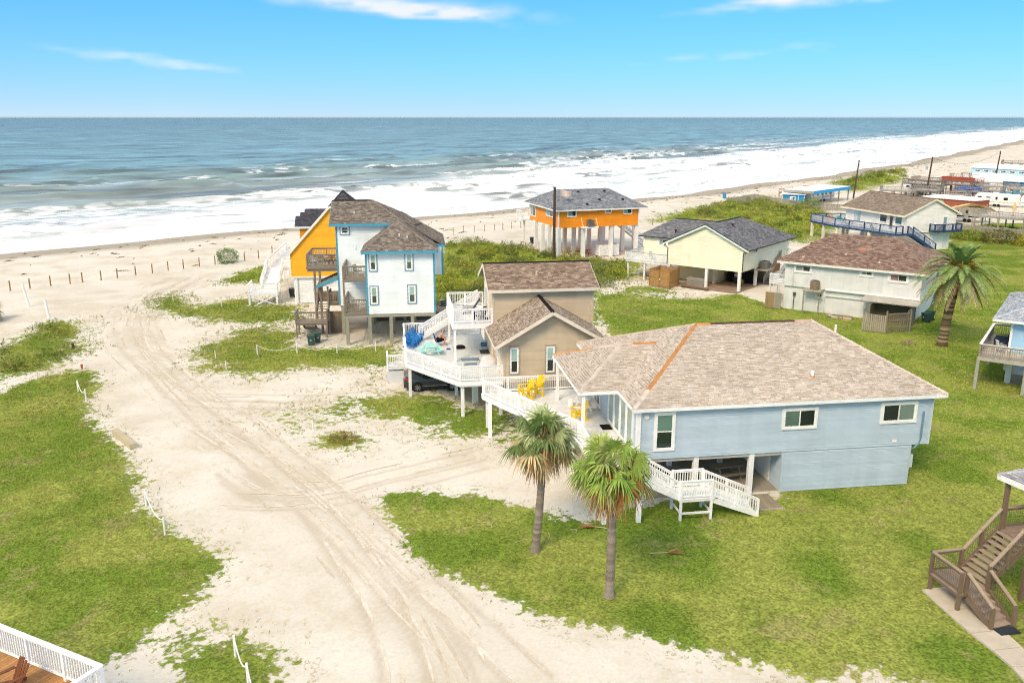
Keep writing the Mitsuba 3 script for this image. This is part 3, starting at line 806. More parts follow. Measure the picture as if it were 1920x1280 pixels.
def vent(fr, roofkey, x, y, z, h=0.25, r=0.06, col='e8e8e8', flash='9a6a3a'):
    part(roofkey, 'vent_pipe', MB(col).cyl([x, y, z - .1], [x, y, z + h], r, r, 10).cyl([x, y, z - .02], [x, y - .02, z + .05], r * 2.2, r * 1.2, 10, flash), 'paint', fr)


def ac_unit(fr, x, y, z, label, s=0.8, h=0.8, col='8f8f88', rnd=False):
    t = thing('air_conditioner', label, 'air conditioner')
    f2 = fr.sub(x, y, z)
    case = MB(col)
    if rnd: case.cyl([0, 0, 0], [0, 0, h], s * .46, s * .46, 20)
    else: case.box(-s * .46, s * .46, -s * .46, s * .46, 0.02, h)
    part(t, 'casing', case, 'paint', f2)
    g = MB('4a4a46')
    for k in range(9):
        zz = .1 + (h - .2) * k / 8
        if rnd: g.cyl([0, 0, zz], [0, 0, zz + .03], s * .475, s * .475, 20)
        else: g.box(-s * .475, s * .475, -s * .475, s * .475, zz, zz + .03)
    part(t, 'louvers', g, 'paint', f2, kind='stuff')
    part(t, 'fan_grille', MB('2e2e2e').cyl([0, 0, h], [0, 0, h + .04], s * .36, s * .34, 16), 'paint', f2)
    return t


def picnic_table(fr, x, y, z, yaw, label, col='d9d9d4', top=None, L=1.8):
    t = thing('picnic_table', label, 'picnic table')
    f2 = fr.sub(x, y, z, yaw)
    for k in range(5):
        part(t, 'top_board', MB(top or col, .06).box(-L / 2, L / 2, -.37 + k * .15, -.37 + k * .15 + .138, .71, .75), 'paint', f2)
    for s in (-1, 1):
        part(t, 'bench', MB(col, .06).box(-L / 2, L / 2, s * .72 - .14, s * .72 + .14, .42, .46), 'paint', f2)
        lg = MB(col, .05)
        xx = s * L * .34
        lg.beam([xx, -.62, 0], [xx, -.25, .71], .06, .09).beam([xx + .06, .62, 0], [xx + .06, .25, .71], .06, .09).beam([xx - .06, -.84, .38], [xx - .06, .84, .38], .05, .09).beam([xx - .06, -.36, .67], [xx - .06, .36, .67], .05, .08)
        part(t, 'leg_frame', lg, 'paint', f2)
    return t


def adirondack(fr, x, y, z, yaw, label, col, name='adirondack_chair', tall=0.0, group=None, cat='chair'):
    t = thing(name, label, cat, group)
    f2 = fr.sub(x, y, z, yaw)
    h = .36 + tall
    for k in range(6):
        part(t, 'seat_slat', MB(col, .05).add([[xx, -.05 + k * .095 + dy, h - .16 * (k / 5) + dz] for xx in (-.27, .27) for dy in (0, .085) for dz in (-.02, 0)], BOXF), 'paint', f2)
    for k in range(5):
        u = -.24 + k * .12
        tip = 0.98 + tall - .05 * abs(k - 2)
        part(t, 'back_slat', MB(col, .05).beam([u, .46, h - .16], [u * 1.2, .80, tip], .10, .025, up=(0, 1, .3)), 'paint', f2)
    for s in (-1, 1):
        part(t, 'arm', MB(col, .05).box(s * .36 - .07, s * .36 + .07, -.14, .62, .56 + tall, .585 + tall), 'paint', f2)
        part(t, 'leg', MB(col, .05).box(s * .31 - .02, s * .31 + .02, -.10, .0, 0, .56 + tall), 'paint', f2)
        part(t, 'leg', MB(col, .05).beam([s * .28, -.06, h - .06], [s * .28, .86 - tall * .3, .04], .03, .12), 'paint', f2)
        if tall: part(t, 'leg', MB(col, .05).box(s * .31 - .02, s * .31 + .02, .55, .64, 0, .56 + tall), 'paint', f2)
    if tall:
        part(t, 'foot_rest', MB(col, .05).box(-.3, .3, -.16, -.06, .28, .32), 'paint', f2)
    part(t, 'back_brace', MB(col).box(-.34, .34, .6, .64, .53 + tall, .58 + tall), 'paint', f2)
    return t


def trash_bin(fr, x, y, yaw, label, col='3d5650', z=0.0, emblem=True):
    t = thing('trash_bin', label, 'trash bin')
    f2 = fr.sub(x, y, z, yaw)
    b = MB(col)
    b.add([[sx * wx, sy * wy, zz] for sx in (-1, 1) for sy in (-1, 1) for zz, wx, wy in ((.12, .22, .25), (.95, .29, .33))], BOXF)
    part(t, 'body', b, 'paint', f2)
    part(t, 'lid', MB(col).add([[sx * .31, sy * .36, zz] for sx in (-1, 1) for sy in (-1, 1) for zz in (.95, 1.02 + .05 * (sy > 0))], BOXF), 'paint', f2)
    part(t, 'handle', MB(col).cyl([-.25, .38, .93], [.25, .38, .93], .025), 'paint', f2)
    for s in (-1, 1): part(t, 'wheel', MB('22252a').cyl([s * .27, .27, .13], [s * .22, .27, .13], .13, .13, 14), 'paint', f2)
    if emblem: part(t, 'emblem', MB('c9d2cf').cyl([0, -.285, .62], [0, -.295, .63], .09, .09, 16), 'paint', f2)
    return t

# ================================================================ the light blue house nearest to the camera
FA = Frame(6.67, 42.335, 0, 8.2)
A = thing('beach_house', 'light blue raised house with tan shingled hip roof and white porch deck beside the palms', 'house')
BLUE = 'b7c8d3'
SH_A = ['d1c5b6', 'c9bcab', 'd6cbbe', 'c5b7a6', 'cec1b2', 'cabdad']
part(A, 'slab', MB('a29a8c').box(-0.2, 16.0, .25, 12.8, -.1, .07), 'matte', FA)
body(FA, A, 8.22, 15.66, 0.02, 12.5, 0.0, 2.41, BLUE, 'lower_wall')
siding(FA, A + '__lower_wall', (8.2, 0.02), (15.68, 0.02), (0.06, 2.38), BLUE, .145)
siding(FA, A + '__lower_wall', (15.66, .02), (15.66, 12.5), (.06, 2.38), BLUE, .145)
siding(FA, A + '__lower_wall', (8.22, 1.35), (8.22, .02), (0.06, 2.38), BLUE, .145)
part(A, 'garage_panel', MB('e9e8e2', .03).box(8.15, 8.225, 1.45, 9.5, .05, 2.36), 'paint', FA)
corner(FA, A, 8.2, .0, 0, 2.38, .10, BLUE); corner(FA, A, 15.7, 0, 0, 2.38, .1, BLUE)
body(FA, A, 0, 16.73, 0, 12.9, 2.40, 5.33, BLUE, 'wall')
siding(FA, A + '__wall', (0, 0), (16.73, 0), (2.42, 5.22), BLUE, .135)
siding(FA, A + '__wall', (16.73, 0), (16.73, 12.9), (2.42, 5.22), BLUE, .135)
siding(FA, A + '__wall', (0, 12.9), (0, 0), (2.42, 5.22), BLUE, .135)
corner(FA, A, -.02, -.01, 2.4, 5.25, .22); corner(FA, A, 16.73, -.02, 2.4, 5.25, .09, 'c4d5dd')
window(FA, A, (0, 0), (16.73, 0), .82, 1.98, 2.87, 5.05, kind='hung', glass=('20302e', '66877b'), tw=.15)
window(FA, A, (0, 0), (16.73, 0), 7.95, 9.97, 3.70, 4.92, tw=.15, glass=('2a332f', '5c7469'))
window(FA, A, (0, 0), (16.73, 0), 13.66, 15.8, 3.74, 4.97, tw=.15, glass=('788b80', '2c332f'))
for k in range(4):
    window(FA, A, (0, 12.9), (0, 0), 12.1 - 1.28 * (k + 1), 12.1 - 1.28 * k, 2.5, 4.98, tw=.12, kind='none', glass=('8fa3a0', '8fa3a0'), name='glass_door')
window(FA, A, (0, 12.9), (0, 0), 3.3, 5.0, 2.55, 4.85, tw=.13, kind='slide', glass=('3a4440', '7d938c'))
part(A, 'wall_lamp', MB('efece4').cyl([.42, -.02, 4.8], [.42, -.12, 4.8], .16, .10, 14), 'paint', FA)
part(A, 'outlet_box', MB('eef0f0').box(14.55, 14.8, -.07, -.02, 2.6, 2.78), 'paint', FA)
part(A, 'conduit', MB('6f8ea3').tube([[16.2, -.1, 4.35], [16.2, -.1, 2.75], [16.15, -.1, 2.5], [15.9, -.1, 2.25], [15.78, .2, 1.95], [15.78, .25, 1.6]], .055, 8), 'paint', FA)
part(A, 'meter_box', MB('c2cfd4').box(15.7, 16.0, .06, .55, 1.0, 1.75).cyl([15.95, .32, 1.5], [16.05, .32, 1.5], .1, .1, 14, 'c8d0d2'), 'paint', FA)
for x in (.35, 3.3, 6.45):
    for y in (.17, 4.4, 8.6, 12.6): post(FA, A, x, y, 0, 2.4, .27)
part(A, 'floor_beam', MB('b9b6ae').box(0, 8.2, .05, .25, 2.2, 2.39).box(0, 8.2, 6.2, 6.4, 2.2, 2.39), 'paint', FA)
E_, Rz = 5.4, 8.1
cFL, cFR, cBR, cBL = (-.4, -.4, E_), (17.3, -.4, E_), (17.3, 13.4, E_), (-.4, 13.4, E_)
rL, rR = (5.3, 6.5, Rz), (12.6, 6.5, Rz)
pF, pB, pv = (-2.6, 2.8, E_), (-2.6, 10.6, E_), (.8, 6.7, 7.0)
mid = lambda a, b, t: tuple(np.array(a) * (1 - t) + np.array(b) * t)
RUST = 'c68d58'
roofA = roof(FA, A, [[cFL, cFR, rR, rL], [cFR, cBR, rR], [cBR, cBL, rL, rR], [cBL, cFL, rL], [pF, (-.4, 2.8, E_), (2.98, 6.7, 7.0), pv], [pB, pF, pv], [(-.4, 10.6, E_), pB, pv, (2.98, 6.7, 7.0)]],
     SH_A, ind=300, caps=[(rL, mid(rL, cFL, .8), RUST), (mid(rL, cFL, .8), cFL, 'd9cbbe'), (rR, cFR, 'd6c7b9'), (mid(rL, rR, .0), mid(rL, rR, .12), RUST), (mid(rL, rR, .12), mid(rL, rR, .85), '5d4a42'), (mid(rL, rR, .85), rR, 'cdb09c'),
                          (rL, cBL, 'cbbba9'), (rR, cBR, 'cbbba9'), (pF, pv, 'd3c6b8'), (pB, mid(pB, pv, .6), 'd09a68'), (mid(pB, pv, .6), pv, 'cfc0b0'), (pv, (1.5, 6.7, 7.0), 'cbbba9'), ((1.5, 6.7, 7.0), (2.98, 6.7, 7.0), RUST)], course=.145, tab=.30, jit=.05)
fascia(FA, A, [(cFL, cFR), (cFR, cBR), (cBR, cBL), (cBL, (-.4, 10.6, E_)), ((-.4, 2.8, E_), cFL), (pF, (-.4, 2.8, E_)), (pB, pF), ((-.4, 10.6, E_), pB)])
part(A, 'soffit', MB('e6e6e2').box(-.38, 17.28, -.38, -.02, 5.2, 5.24).box(-.38, -.02, -.38, 13.2, 5.2, 5.24).box(16.76, 17.28, -.38, 13.2, 5.2, 5.24).box(-2.55, -.4, 2.85, 10.5, 5.18, 5.22), 'paint', FA)
vent(FA, roofA, 10.3, 1.5, 6.15, .32, .085, 'f2f2f0', 'c07a3e')
vent(FA, roofA, 13.9, 5.9, 7.4, .5, .07, 'f2f2f0', '6a5a50')
for x, y in ((-2.3, 3.0), (-2.3, 10.4)): post(FA, A, x, y, 2.4, 5.2, .17, name='porch_post')
DA = [(-2.45, -2.5), (-.45, -2.5), (-.45, -.08), (-.05, -.08), (-.05, 12.6), (-6.95, 12.6), (-6.95, 12.1), (-2.45, 3.6)]
deckA = part(A, 'deck', MB('dcdcd8').box(-2.4, -.5, -2.4, -.2, 2.2, 2.34).prism([(-.1, -.1), (-.1, 12.5), (-6.8, 12.5), (-6.8, 12.1), (-2.4, 3.7), (-2.4, -.1)], 'z', 2.22, 2.34), 'paint', FA)
decking(FA, deckA, DA, 2.4, 'dfe0de', 'x')
skirt(FA, deckA, [(-.45, -2.5), (-2.45, -2.5), (-2.45, 3.6), (-6.95, 12.1), (-6.95, 12.62), (-.05, 12.62)], 2.4, .26)
railing(FA, deckA, [(-.5, -2.45), (-2.4, -2.45), (-2.4, 3.6), (-6.88, 12.1), (-6.88, 12.55), (-.1, 12.55)], 2.4, 1.05)
railing(FA, deckA, [(-.5, -1.15), (-.5, -.15)], 2.4, 1.05)
for x, y in ((-6.64, 10.6), (-6.6, 12.3), (-2.35, -2.3), (-.55, -2.35), (-3.3, 12.3), (-2.6, 4.3), (-.6, 12.3), (-4.6, 7.9)): post(FA, A, x, y, 0, 2.3, .22, name='deck_post')
stA = part(A, 'landing', MB('ececea').box(1.5, 3.3, -2.6, -1.1, 1.05, 1.14), 'paint', FA)
decking(FA, stA, [(1.45, -2.62), (3.35, -2.62), (3.35, -1.08), (1.45, -1.08)], 1.2, 'e9e9e7', 'y')
for x, y in ((1.6, -2.55), (3.22, -2.55), (1.6, -1.15), (3.22, -1.15)): post(FA, stA, x, y, 0, 2.22, .12, name='leg')
part(stA, 'brace', MB('f2f2f0').box(1.6, 3.22, -2.59, -2.53, .36, .47).box(1.57, 1.63, -2.5, -1.2, .36, .47).box(3.19, 3.25, -2.5, -1.2, .36, .47), 'paint', FA)
s1 = stairs(FA, A, (1.5, -1.85, 1.2), (-.45, -1.85, 2.4), 1.35, 6, 'f0f0ee', 'upper_stair', riser=False)
s2 = stairs(FA, A, (5.75, -1.95, 0.05), (3.3, -1.85, 1.2), 1.35, 7, 'f0f0ee', 'lower_stair')
railing(FA, s1, [(1.5, -2.5, 1.2), (-.45, -2.5, 2.4)], 0, .95, step=3); railing(FA, s1, [(1.5, -1.18, 1.2), (-.45, -1.18, 2.4)], 0, .95, step=3)
railing(FA, s2, [(5.75, -2.6, .05), (3.3, -2.5, 1.2)], 0, .95, step=1.6); railing(FA, s2, [(5.85, -1.25, .05), (3.3, -1.18, 1.2)], 0, .95, step=1.6)
railing(FA, stA, [(1.6, -2.55), (3.22, -2.55)], 1.2, 1.0, posts=False); railing(FA, stA, [(1.6, -1.15), (3.22, -1.15)], 1.2, 1.0, posts=False)
bw_ = thing('boardwalk', 'small grey plank platform at the foot of the white stairs', 'platform')
for k in range(9):
    part(bw_, 'plank', MB('9b907c', .12).add([[6.1 + k * .145 + t * .10 * 4, y, z] for t in (0, .33) for y, z0 in ((-2.0, 0), (-.25, 0)) for z in (.06, .1)], BOXF), 'matte', FA)
part(bw_, 'edge_beam', MB('b5ab98').box(6.0, 7.55, -2.08, -2.0, .02, .1), 'matte', FA)
picnic_table(FA, 6.0, 2.3, .07, 8, 'weathered grey picnic table in the shade under the light blue house', '8d8371')
picnic_table(FA, -1.15, 8.3, 2.4, 80, 'white picnic table under the porch roof of the light blue house', 'efefec', L=1.7)
adirondack(FA, -3.75, 11.2, 2.4, -60, 'tall yellow deck chair standing nearer to the back railing', 'f4cf1e', 'tall_deck_chair', .42)
adirondack(FA, -4.6, 10.55, 2.4, -75, 'tall yellow deck chair left of its twin by the slanted railing', 'f4cf1e', 'tall_deck_chair', .42)
adirondack(FA, -2.0, 6.5, 2.4, -80, 'yellow deck chair half hidden behind the darker palm crown', 'f4cf1e', 'tall_deck_chair', .2)
mt = MB('2c2b2a')
for k in range(6): mt.box(-.72, -.12, 4.65 + k * .15, 4.65 + k * .15 + .11, 2.405, 2.425)
single('door_mat', 'black striped mat before the glass doors of the light blue house', 'mat', mt, 'matte', FA)

# ================================================================ the tan house with the big white deck
FB = Frame(0, 55, 0, 8.2)
B_ = thing('beach_house', 'tan two storey house with brown gable roofs and a big white chamfered deck', 'house')
TAN, TRIM = 'cbbb9f', 'e2d8c6'
SH_B = ['9c8a79', 'aa9584', '877566', 'b5a290', '947f6e', 'a39080']
body(FB, B_, .3, 6.2, 2.5, 11.4, 0, 2.5, TAN, 'lower_wall')
body(FB, B_, -.4, 6.4, 1.0, 6.05, 2.45, 5.4, TAN, 'wing_wall', gable=('y', 7.28, 2.85))
body(FB, B_, -.5, 6.9, 6.0, 11.8, 2.45, 8.05, TAN, 'wall', gable=('x', 9.27, 8.9))
siding(FB, B_ + '__wing_wall', (-.4, 1.0), (6.4, 1.0), (2.47, 5.4), TAN, .16, gable=(.48, 7.25))
siding(FB, B_ + '__wing_wall', (-.4, 6.0), (-.4, 1.0), (2.47, 5.3), TAN, .16)
siding(FB, B_ + '__wall', (-.5, 6.0), (6.9, 6.0), (5.3, 7.95), TAN, .16)
siding(FB, B_ + '__wall', (-.5, 11.8), (-.5, 6.0), (2.47, 7.95), TAN, .16)
siding(FB, B_ + '__wall', (6.9, 6.0), (6.9, 11.8), (2.47, 7.95), TAN, .16)
for x, y, z in ((-.4, 1.0, 5.2), (6.4, 1.0, 5.2), (-.5, 6.0, 7.9), (6.9, 6.0, 7.9)): corner(FB, B_, x, y, 2.45, z, .13, 'cbbda5')
for u in (.4, 2.9, 5.3):
    window(FB, B_, (-.4, 1.0), (6.4, 1.0), u, u + .58, 3.08, 4.9, kind='hung', tw=.07, outer='aea690', glass=('26302f', '9ec0bd'), trim='f4f4f2')
window(FB, B_, (-.5, 11.8), (-.5, 6.0), 1.2, 3.0, 5.6, 7.5, tw=.1, kind='slide', glass=('2f3836', '7f9590'), name='glass_door')
window(FB, B_, (-.4, 6.0), (-.4, 1.0), 2.0, 2.9, 2.65, 4.7, tw=.1, kind='none', glass=('4a5552', '4a5552'), name='door')
wl, wr, wa = -1.1, 6.8, 2.85
roofB = roof(FB, B_, [[(wl, 6.0, 5.15), (wl, .3, 5.15), (wa, .3, 7.45), (wa, 6.0, 7.45)], [(wr, .3, 5.15), (wr, 6.0, 5.15), (wa, 6.0, 7.45), (wa, .3, 7.45)]], ['a69786', 'b3a494', '948575', 'baab9a'], caps=[((wa, .3, 7.45), (wa, 6.0, 7.45), '2f2b29')], name='wing_roof')
roofB2 = roof(FB, B_, [[(-.95, 5.5, 7.98), (7.25, 5.5, 7.98), (7.25, 8.9, 9.4), (-.95, 8.9, 9.4)], [(7.25, 12.3, 7.98), (-.95, 12.3, 7.98), (-.95, 8.9, 9.4), (7.25, 8.9, 9.4)]], SH_B, caps=[((-.95, 8.9, 9.4), (7.25, 8.9, 9.4), '2f2b29')], jit=.18)
fascia(FB, B_, [((wl, .29, 5.16), (wa, .29, 7.46)), ((wa, .29, 7.46), (wr, .29, 5.16)), ((wl, 6, 5.15), (wl, .3, 5.15)), ((wr, .3, 5.15), (wr, 6, 5.15)), ((-.95, 5.49, 7.99), (7.25, 5.49, 7.99)), ((-.96, 5.5, 7.98), (-.96, 8.9, 9.4)), ((-.96, 8.9, 9.4), (-.96, 12.3, 7.98)), ((7.26, 5.5, 7.98), (7.26, 8.9, 9.4))], TRIM, .22)
vent(FB, roofB2, 2.9, 7.3, 8.73, .3, .07, 'c9bba8', 'b3a292')
DB = [(-7.0, 6.3), (-3.4, 1.0), (-.46, 1.0), (-.46, 5.95), (-.56, 5.95), (-.56, 14.4), (-7.0, 14.4)]
deckB = part(B_, 'deck', MB('d8d8d5').prism([(-6.9, 6.4), (-3.4, 1.15), (-.5, 1.15), (-.6, 14.3), (-6.9, 14.3)], 'z', 2.38, 2.54), 'paint', FB)
decking(FB, deckB, shapely.Polygon(DB).intersection(shapely.box(-9, 0, -3.25, 20)).exterior.coords[:-1], 2.6, 'dedfde', 'y')
decking(FB, deckB, shapely.Polygon(DB).intersection(shapely.box(-3.22, 0, 3, 20)).exterior.coords[:-1], 2.6, 'd3d6d3', 'x')
skirt(FB, deckB, [(-.5, 14.42), (-7.02, 14.42), (-7.02, 6.3), (-3.4, .98), (-.45, .98)], 2.6, .30)
skirt(FB, deckB, [(-7.06, 6.3), (-3.42, .92), (-.45, .92)], 2.48, .10, 'e9e9e6')
railing(FB, deckB, [(-.6, 14.35), (-6.95, 14.35), (-6.95, 11.5)], 2.6, 1.08)
railing(FB, deckB, [(-6.95, 10.0), (-6.95, 6.3), (-3.4, 1.06), (-.5, 1.06)], 2.6, 1.08)
for x, y in ((-6.7, 6.2), (-3.25, 1.25), (-.62, 1.2), (-6.7, 10.2), (-6.7, 14.1), (-3.3, 6.1), (-3.3, 10.2), (-3.3, 14.1), (-.8, 14.1)): post(FB, B_, x, y, 0, 2.42, .22, name='deck_post')
post(FB, B_, -2.1, 4.2, 0, 2.42, .42, name='deck_post')
lb = part(B_, 'side_landing', MB('e3e3e0').box(-8.4, -7.07, 10.0, 11.5, 1.1, 1.2).box(-8.4, -7.07, 9.96, 10.02, .0, .92, 'd5dadb'), 'paint', FB)
railing(FB, lb, [(-7.1, 10.05), (-8.35, 10.05), (-8.35, 11.5)], 1.2, 1.0)
stairs(FB, lb, (-7.7, 13.2, 0), (-7.7, 11.5, 1.2), 1.2, 6)
balB = part(B_, 'balcony', MB('e3e3e0').box(-3.45, -.55, 5.95, 12.15, 5.3, 5.44), 'paint', FB)
decking(FB, balB, [(-3.5, 5.9), (-.56, 5.9), (-.56, 12.2), (-3.5, 12.2)], 5.5, 'e0e1df', 'x')
skirt(FB, balB, [(-.56, 5.88), (-3.52, 5.88), (-3.52, 12.22), (-.56, 12.22)], 5.5, .34)
railing(FB, balB, [(-.62, 5.95), (-3.45, 5.95), (-3.45, 12.15), (-.62, 12.15)], 5.5, 1.1, step=1.5)
for x, y in ((-3.35, 6.05), (-3.35, 12.05)): post(FB, balB, x, y, 2.6, 5.3, .16)
sB = stairs(FB, B_, (-5.7, 13.3, 2.6), (-.9, 13.3, 5.5), 1.0, 13, 'efeee9', 'balcony_stair')
railing(FB, sB, [(-5.7, 12.85, 2.6), (-.9, 12.85, 5.5)], 0, .95, step=4); railing(FB, sB, [(-5.7, 13.75, 2.6), (-.9, 13.75, 5.5)], 0, .95, step=4)
for k in range(5):
    adirondack(FB, -6.2 + k * .16, 10.6 + k * .62, 2.6, 62, 'blue slatted deck chair, %s of the blue row on the white deck' % ('nearest', 'second nearest', 'middle one', 'second farthest', 'farthest')[k], ['2a83c9', '2477c0', '3a97d8', '2b86cc', '2a78bd'][k], group='blue chairs in a row on the tan house deck')
picnic_table(FB, -5.05, 8.4, 2.6, 98, 'mint green picnic table with benches in front of the blue chairs', 'a5e0d6', L=1.5)
single('cooler', 'small blue cooler standing by the door of the tan house', 'cooler', MB('5f86a6').box(-1.0, -.6, 10.1, 10.5, 2.6, 2.95).box(-1.02, -.58, 10.08, 10.52, 2.95, 3.03, 'd9dde0'), 'paint', FB)
single('door_mat', 'dark grey mat lying before the tan house door', 'mat', MB('5a5d5f').box(-1.25, -.55, 7.9, 9.1, 2.605, 2.625), 'matte', FB)
bt = thing('side_table', 'low table with slate blue top and white legs near the deck corner', 'table')
part(bt, 'top', MB('6d8191').box(-3.0, -1.7, 4.7, 5.3, 3.02, 3.08), 'paint', FB)
for x in (-2.9, -1.8):
    for y in (4.78, 5.22): part(bt, 'leg', MB('ebebe8').box(x - .03, x + .03, y - .03, y + .03, 2.6, 3.02), 'paint', FB)
tp = trimesh.creation.icosphere(3, 1.0); v = tp.vertices.copy(); v *= [.75, .62, .75]; v[:, 2] = np.maximum(v[:, 2], 0); v *= (1 + .22 * (meshkit.fbm(v * 3.1, 3, 3) - .5))[:, None]
single('covered_grill', 'bulky object under a pale grey cover by the tan house wall', 'cover', (v + [-1.0, 4.9, 2.6], tp.faces, np.tile(C('dfdcdc'), (len(v), 1))), 'matte', FB, smooth=True)
single('bag', 'black bag lying on the white deck beside the balcony post', 'bag', MB('26262a').add(*(lambda m: (m.vertices * [.42, .22, .2] + [-2.7, 9.7, 2.72], m.faces))(trimesh.creation.icosphere(2))), 'matte', FB)
single('towel', 'small blue towel lying on the white deck boards', 'towel', MB('3b55b4').box(-3.75, -3.45, 9.5, 9.8, 2.605, 2.66), 'matte', FB)
single('toy_bucket', 'small red bucket standing at the back of the white deck', 'bucket', MB('d8392f').cyl([-3.75, 12.6, 2.6], [-3.75, 12.6, 2.85], .12, .16, 12), 'paint', FB)
lg = thing('lounge_chair', 'dark grey reclining chair on the white balcony of the tan house', 'chair')
part(lg, 'seat', MB('39424b').box(-2.6, -1.7, 8.9, 9.45, 5.82, 5.88), 'paint', FB)
part(lg, 'backrest', MB('39424b').beam([-1.7, 9.17, 5.86], [-1.15, 9.17, 6.65], .55, .05), 'paint', FB)
part(lg, 'leg_frame', MB('2b3138').beam([-2.55, 8.95, 5.5], [-1.6, 8.95, 5.85], .04, .04).beam([-2.55, 9.4, 5.5], [-1.6, 9.4, 5.85], .04, .04).beam([-1.5, 8.95, 5.5], [-2.3, 8.95, 5.85], .04, .04).beam([-1.5, 9.4, 5.5], [-2.3, 9.4, 5.85], .04, .04).beam([-2.5, 8.9, 6.05], [-1.4, 8.9, 6.05], .07, .03).beam([-2.5, 9.45, 6.05], [-1.4, 9.45, 6.05], .07, .03), 'paint', FB)
adirondack(FB, -1.6, 6.9, 5.5, -60, 'dark slatted chair behind the balcony balusters of the tan house', '2f363c')

# ================================================================ the white house with turquoise trim
FC = Frame(-12.856, 75.0, 0, 6)
C_ = thing('beach_house', 'tall white house on stilts with turquoise trim, brown hip roofs and wooden balconies', 'house')
WH, TQ, WTQ = 'eef5f4', '509fba', '7898ab'
SH_C = ['897f75', '968c82', '786f66', 'a0968b', '7f766c']
WOOD, POSTC = '8d8173', 'a09e8c'
body(FC, C_, -.1, 5.9, 0, 5.0, 2.9, 8.62, WH, 'front_wall')
mb = MB(WH); mb.prism([(-2.95, 2.9), (5.9, 2.9), (5.9, 9.0), (3.4, 10.42), (-2.95, 10.42)], 'y', 4.0, 10.6)
part(C_, 'wall', mb, 'paint', FC)
part(C_, 'bay_wall', MB(WH).box(5.9, 6.75, 3.5, 8.0, 5.8, 8.6), 'paint', FC)
siding(FC, C_ + '__front_wall', (-.1, 0), (5.9, 0), (2.92, 8.5), WH, .17, .02)
siding(FC, C_ + '__front_wall', (-.1, 4.0), (-.1, 0), (2.92, 8.5), WH, .17, .02)
siding(FC, C_ + '__wall', (-2.95, 4.0), (-.1, 4.0), (2.92, 10.4), WH, .17, .02)
siding(FC, C_ + '__wall', (-.1, 4.0), (3.4, 4.0), (8.7, 10.4), WH, .17, .02)
siding(FC, C_ + '__wall', (-2.95, 10.6), (-2.95, 4.0), (2.92, 10.4), WH, .17, .02)
siding(FC, C_ + '__bay_wall', (5.9, 3.5), (6.75, 3.5), (5.82, 8.5), WH, .17, .02)
for x, y, a, b in ((-.1, 0, 2.9, 8.5), (5.9, 0, 2.9, 8.5), (-2.95, 4.0, 2.9, 10.4), (6.75, 3.5, 5.8, 8.5)): corner(FC, C_, x, y, a, b, .15, TQ)
for u0, u1, z0, z1 in ((.31, .92, 6.86, 8.40), (3.49, 4.11, 6.86, 8.41), (.30, .93, 3.82, 5.42), (3.65, 4.31, 3.86, 5.46)):
    window(FC, C_, (-.1, 0), (5.9, 0), u0, u1, z0, z1, kind='hung', tw=.1, outer=WTQ, glass=('37463f', '93b6ac') if u0 < 1 else ('4b6058', 'a3c5bb'))
window(FC, C_, (-2.95, 4), (3.4, 4), .42, 1.16, 9.62, 10.34, kind='hung', tw=.09, outer=WTQ, glass=('26302e', '3a4643'))
window(FC, C_, (-2.95, 10.6), (-2.95, 4), 5.1, 6.2, 8.4, 10.3, kind='hung', tw=.09, outer=TQ, glass=('8fb0b5', 'bcd6da'))
part(C_, 'wall_lamp', MB('dfe6e6').box(-1.35, -1.2, 3.9, 3.97, 8.2, 8.4), 'paint', FC)
up_e, up_r = 10.62, 12.4
roofC = roof(FC, C_, [[(-3.5, 3.5, up_e), (3.46, 3.5, up_e), (.3, 7.1, up_r), (-3.5, 7.1, up_r)], [(3.46, 10.7, up_e), (-3.5, 10.7, up_e), (-3.5, 7.1, up_r), (.3, 7.1, up_r)], [(7.0, 3.5, 8.6), (7.0, 10.7, 8.6), (3.46, 10.7, up_e), (.3, 7.1, up_r), (3.46, 3.5, up_e)]],
     SH_C, caps=[((-3.5, 7.1, up_r), (.3, 7.1, up_r), '3d3935'), ((.3, 7.1, up_r), (3.46, 3.5, up_e)), ((.3, 7.1, up_r), (3.46, 10.7, up_e))], jit=.17)
roofC2 = roof(FC, C_, [[(-.45, -.55, 8.65), (6.25, -.55, 8.65), (2.75, 2.6, 11.0)], [(-.45, 4.0, 8.65), (-.45, -.55, 8.65), (2.75, 2.6, 11.0), (2.75, 4.0, 11.0)], [(6.25, -.55, 8.65), (6.25, 3.6, 8.65), (2.75, 3.6, 11.02), (2.75, 2.6, 11.0)]],
     SH_C, caps=[((-.45, -.55, 8.65), (2.75, 2.6, 11.0)), ((6.25, -.55, 8.65), (2.75, 2.6, 11.0))], name='front_roof', jit=.17)
fascia(FC, C_, [((-3.5, 3.48, up_e), (2.9, 3.48, up_e)), ((-.45, -.57, 8.65), (6.25, -.57, 8.65)), ((-.47, 4, 8.65), (-.47, -.55, 8.65)), ((6.27, -.55, 8.65), (6.27, 3.5, 8.65)), ((6.3, 3.48, 8.62), (7.0, 3.48, 8.62)), ((7.02, 3.5, 8.6), (7.02, 10.7, 8.6)), ((-3.52, 3.5, up_e), (-3.52, 7.1, up_r)), ((-3.52, 7.1, up_r), (-3.52, 10.7, up_e))], TQ, .24)
for x, y, z in ((-1.3, 5.0, 11.37), (3.6, .7, 9.6), (2.9, .9, 9.75)): vent(FC, roofC2, x, y, z, .25, .07, 'd8d8d4', '8d857c')
for k in range(5): part(roofC, 'roof_vent', MB('4e4a46').box(4.1 + k * .12, 4.4 + k * .12, 5.0 + k * .9, 5.25 + k * .9, 10.05 - k * .07, 10.3 - k * .07), 'paint', FC)
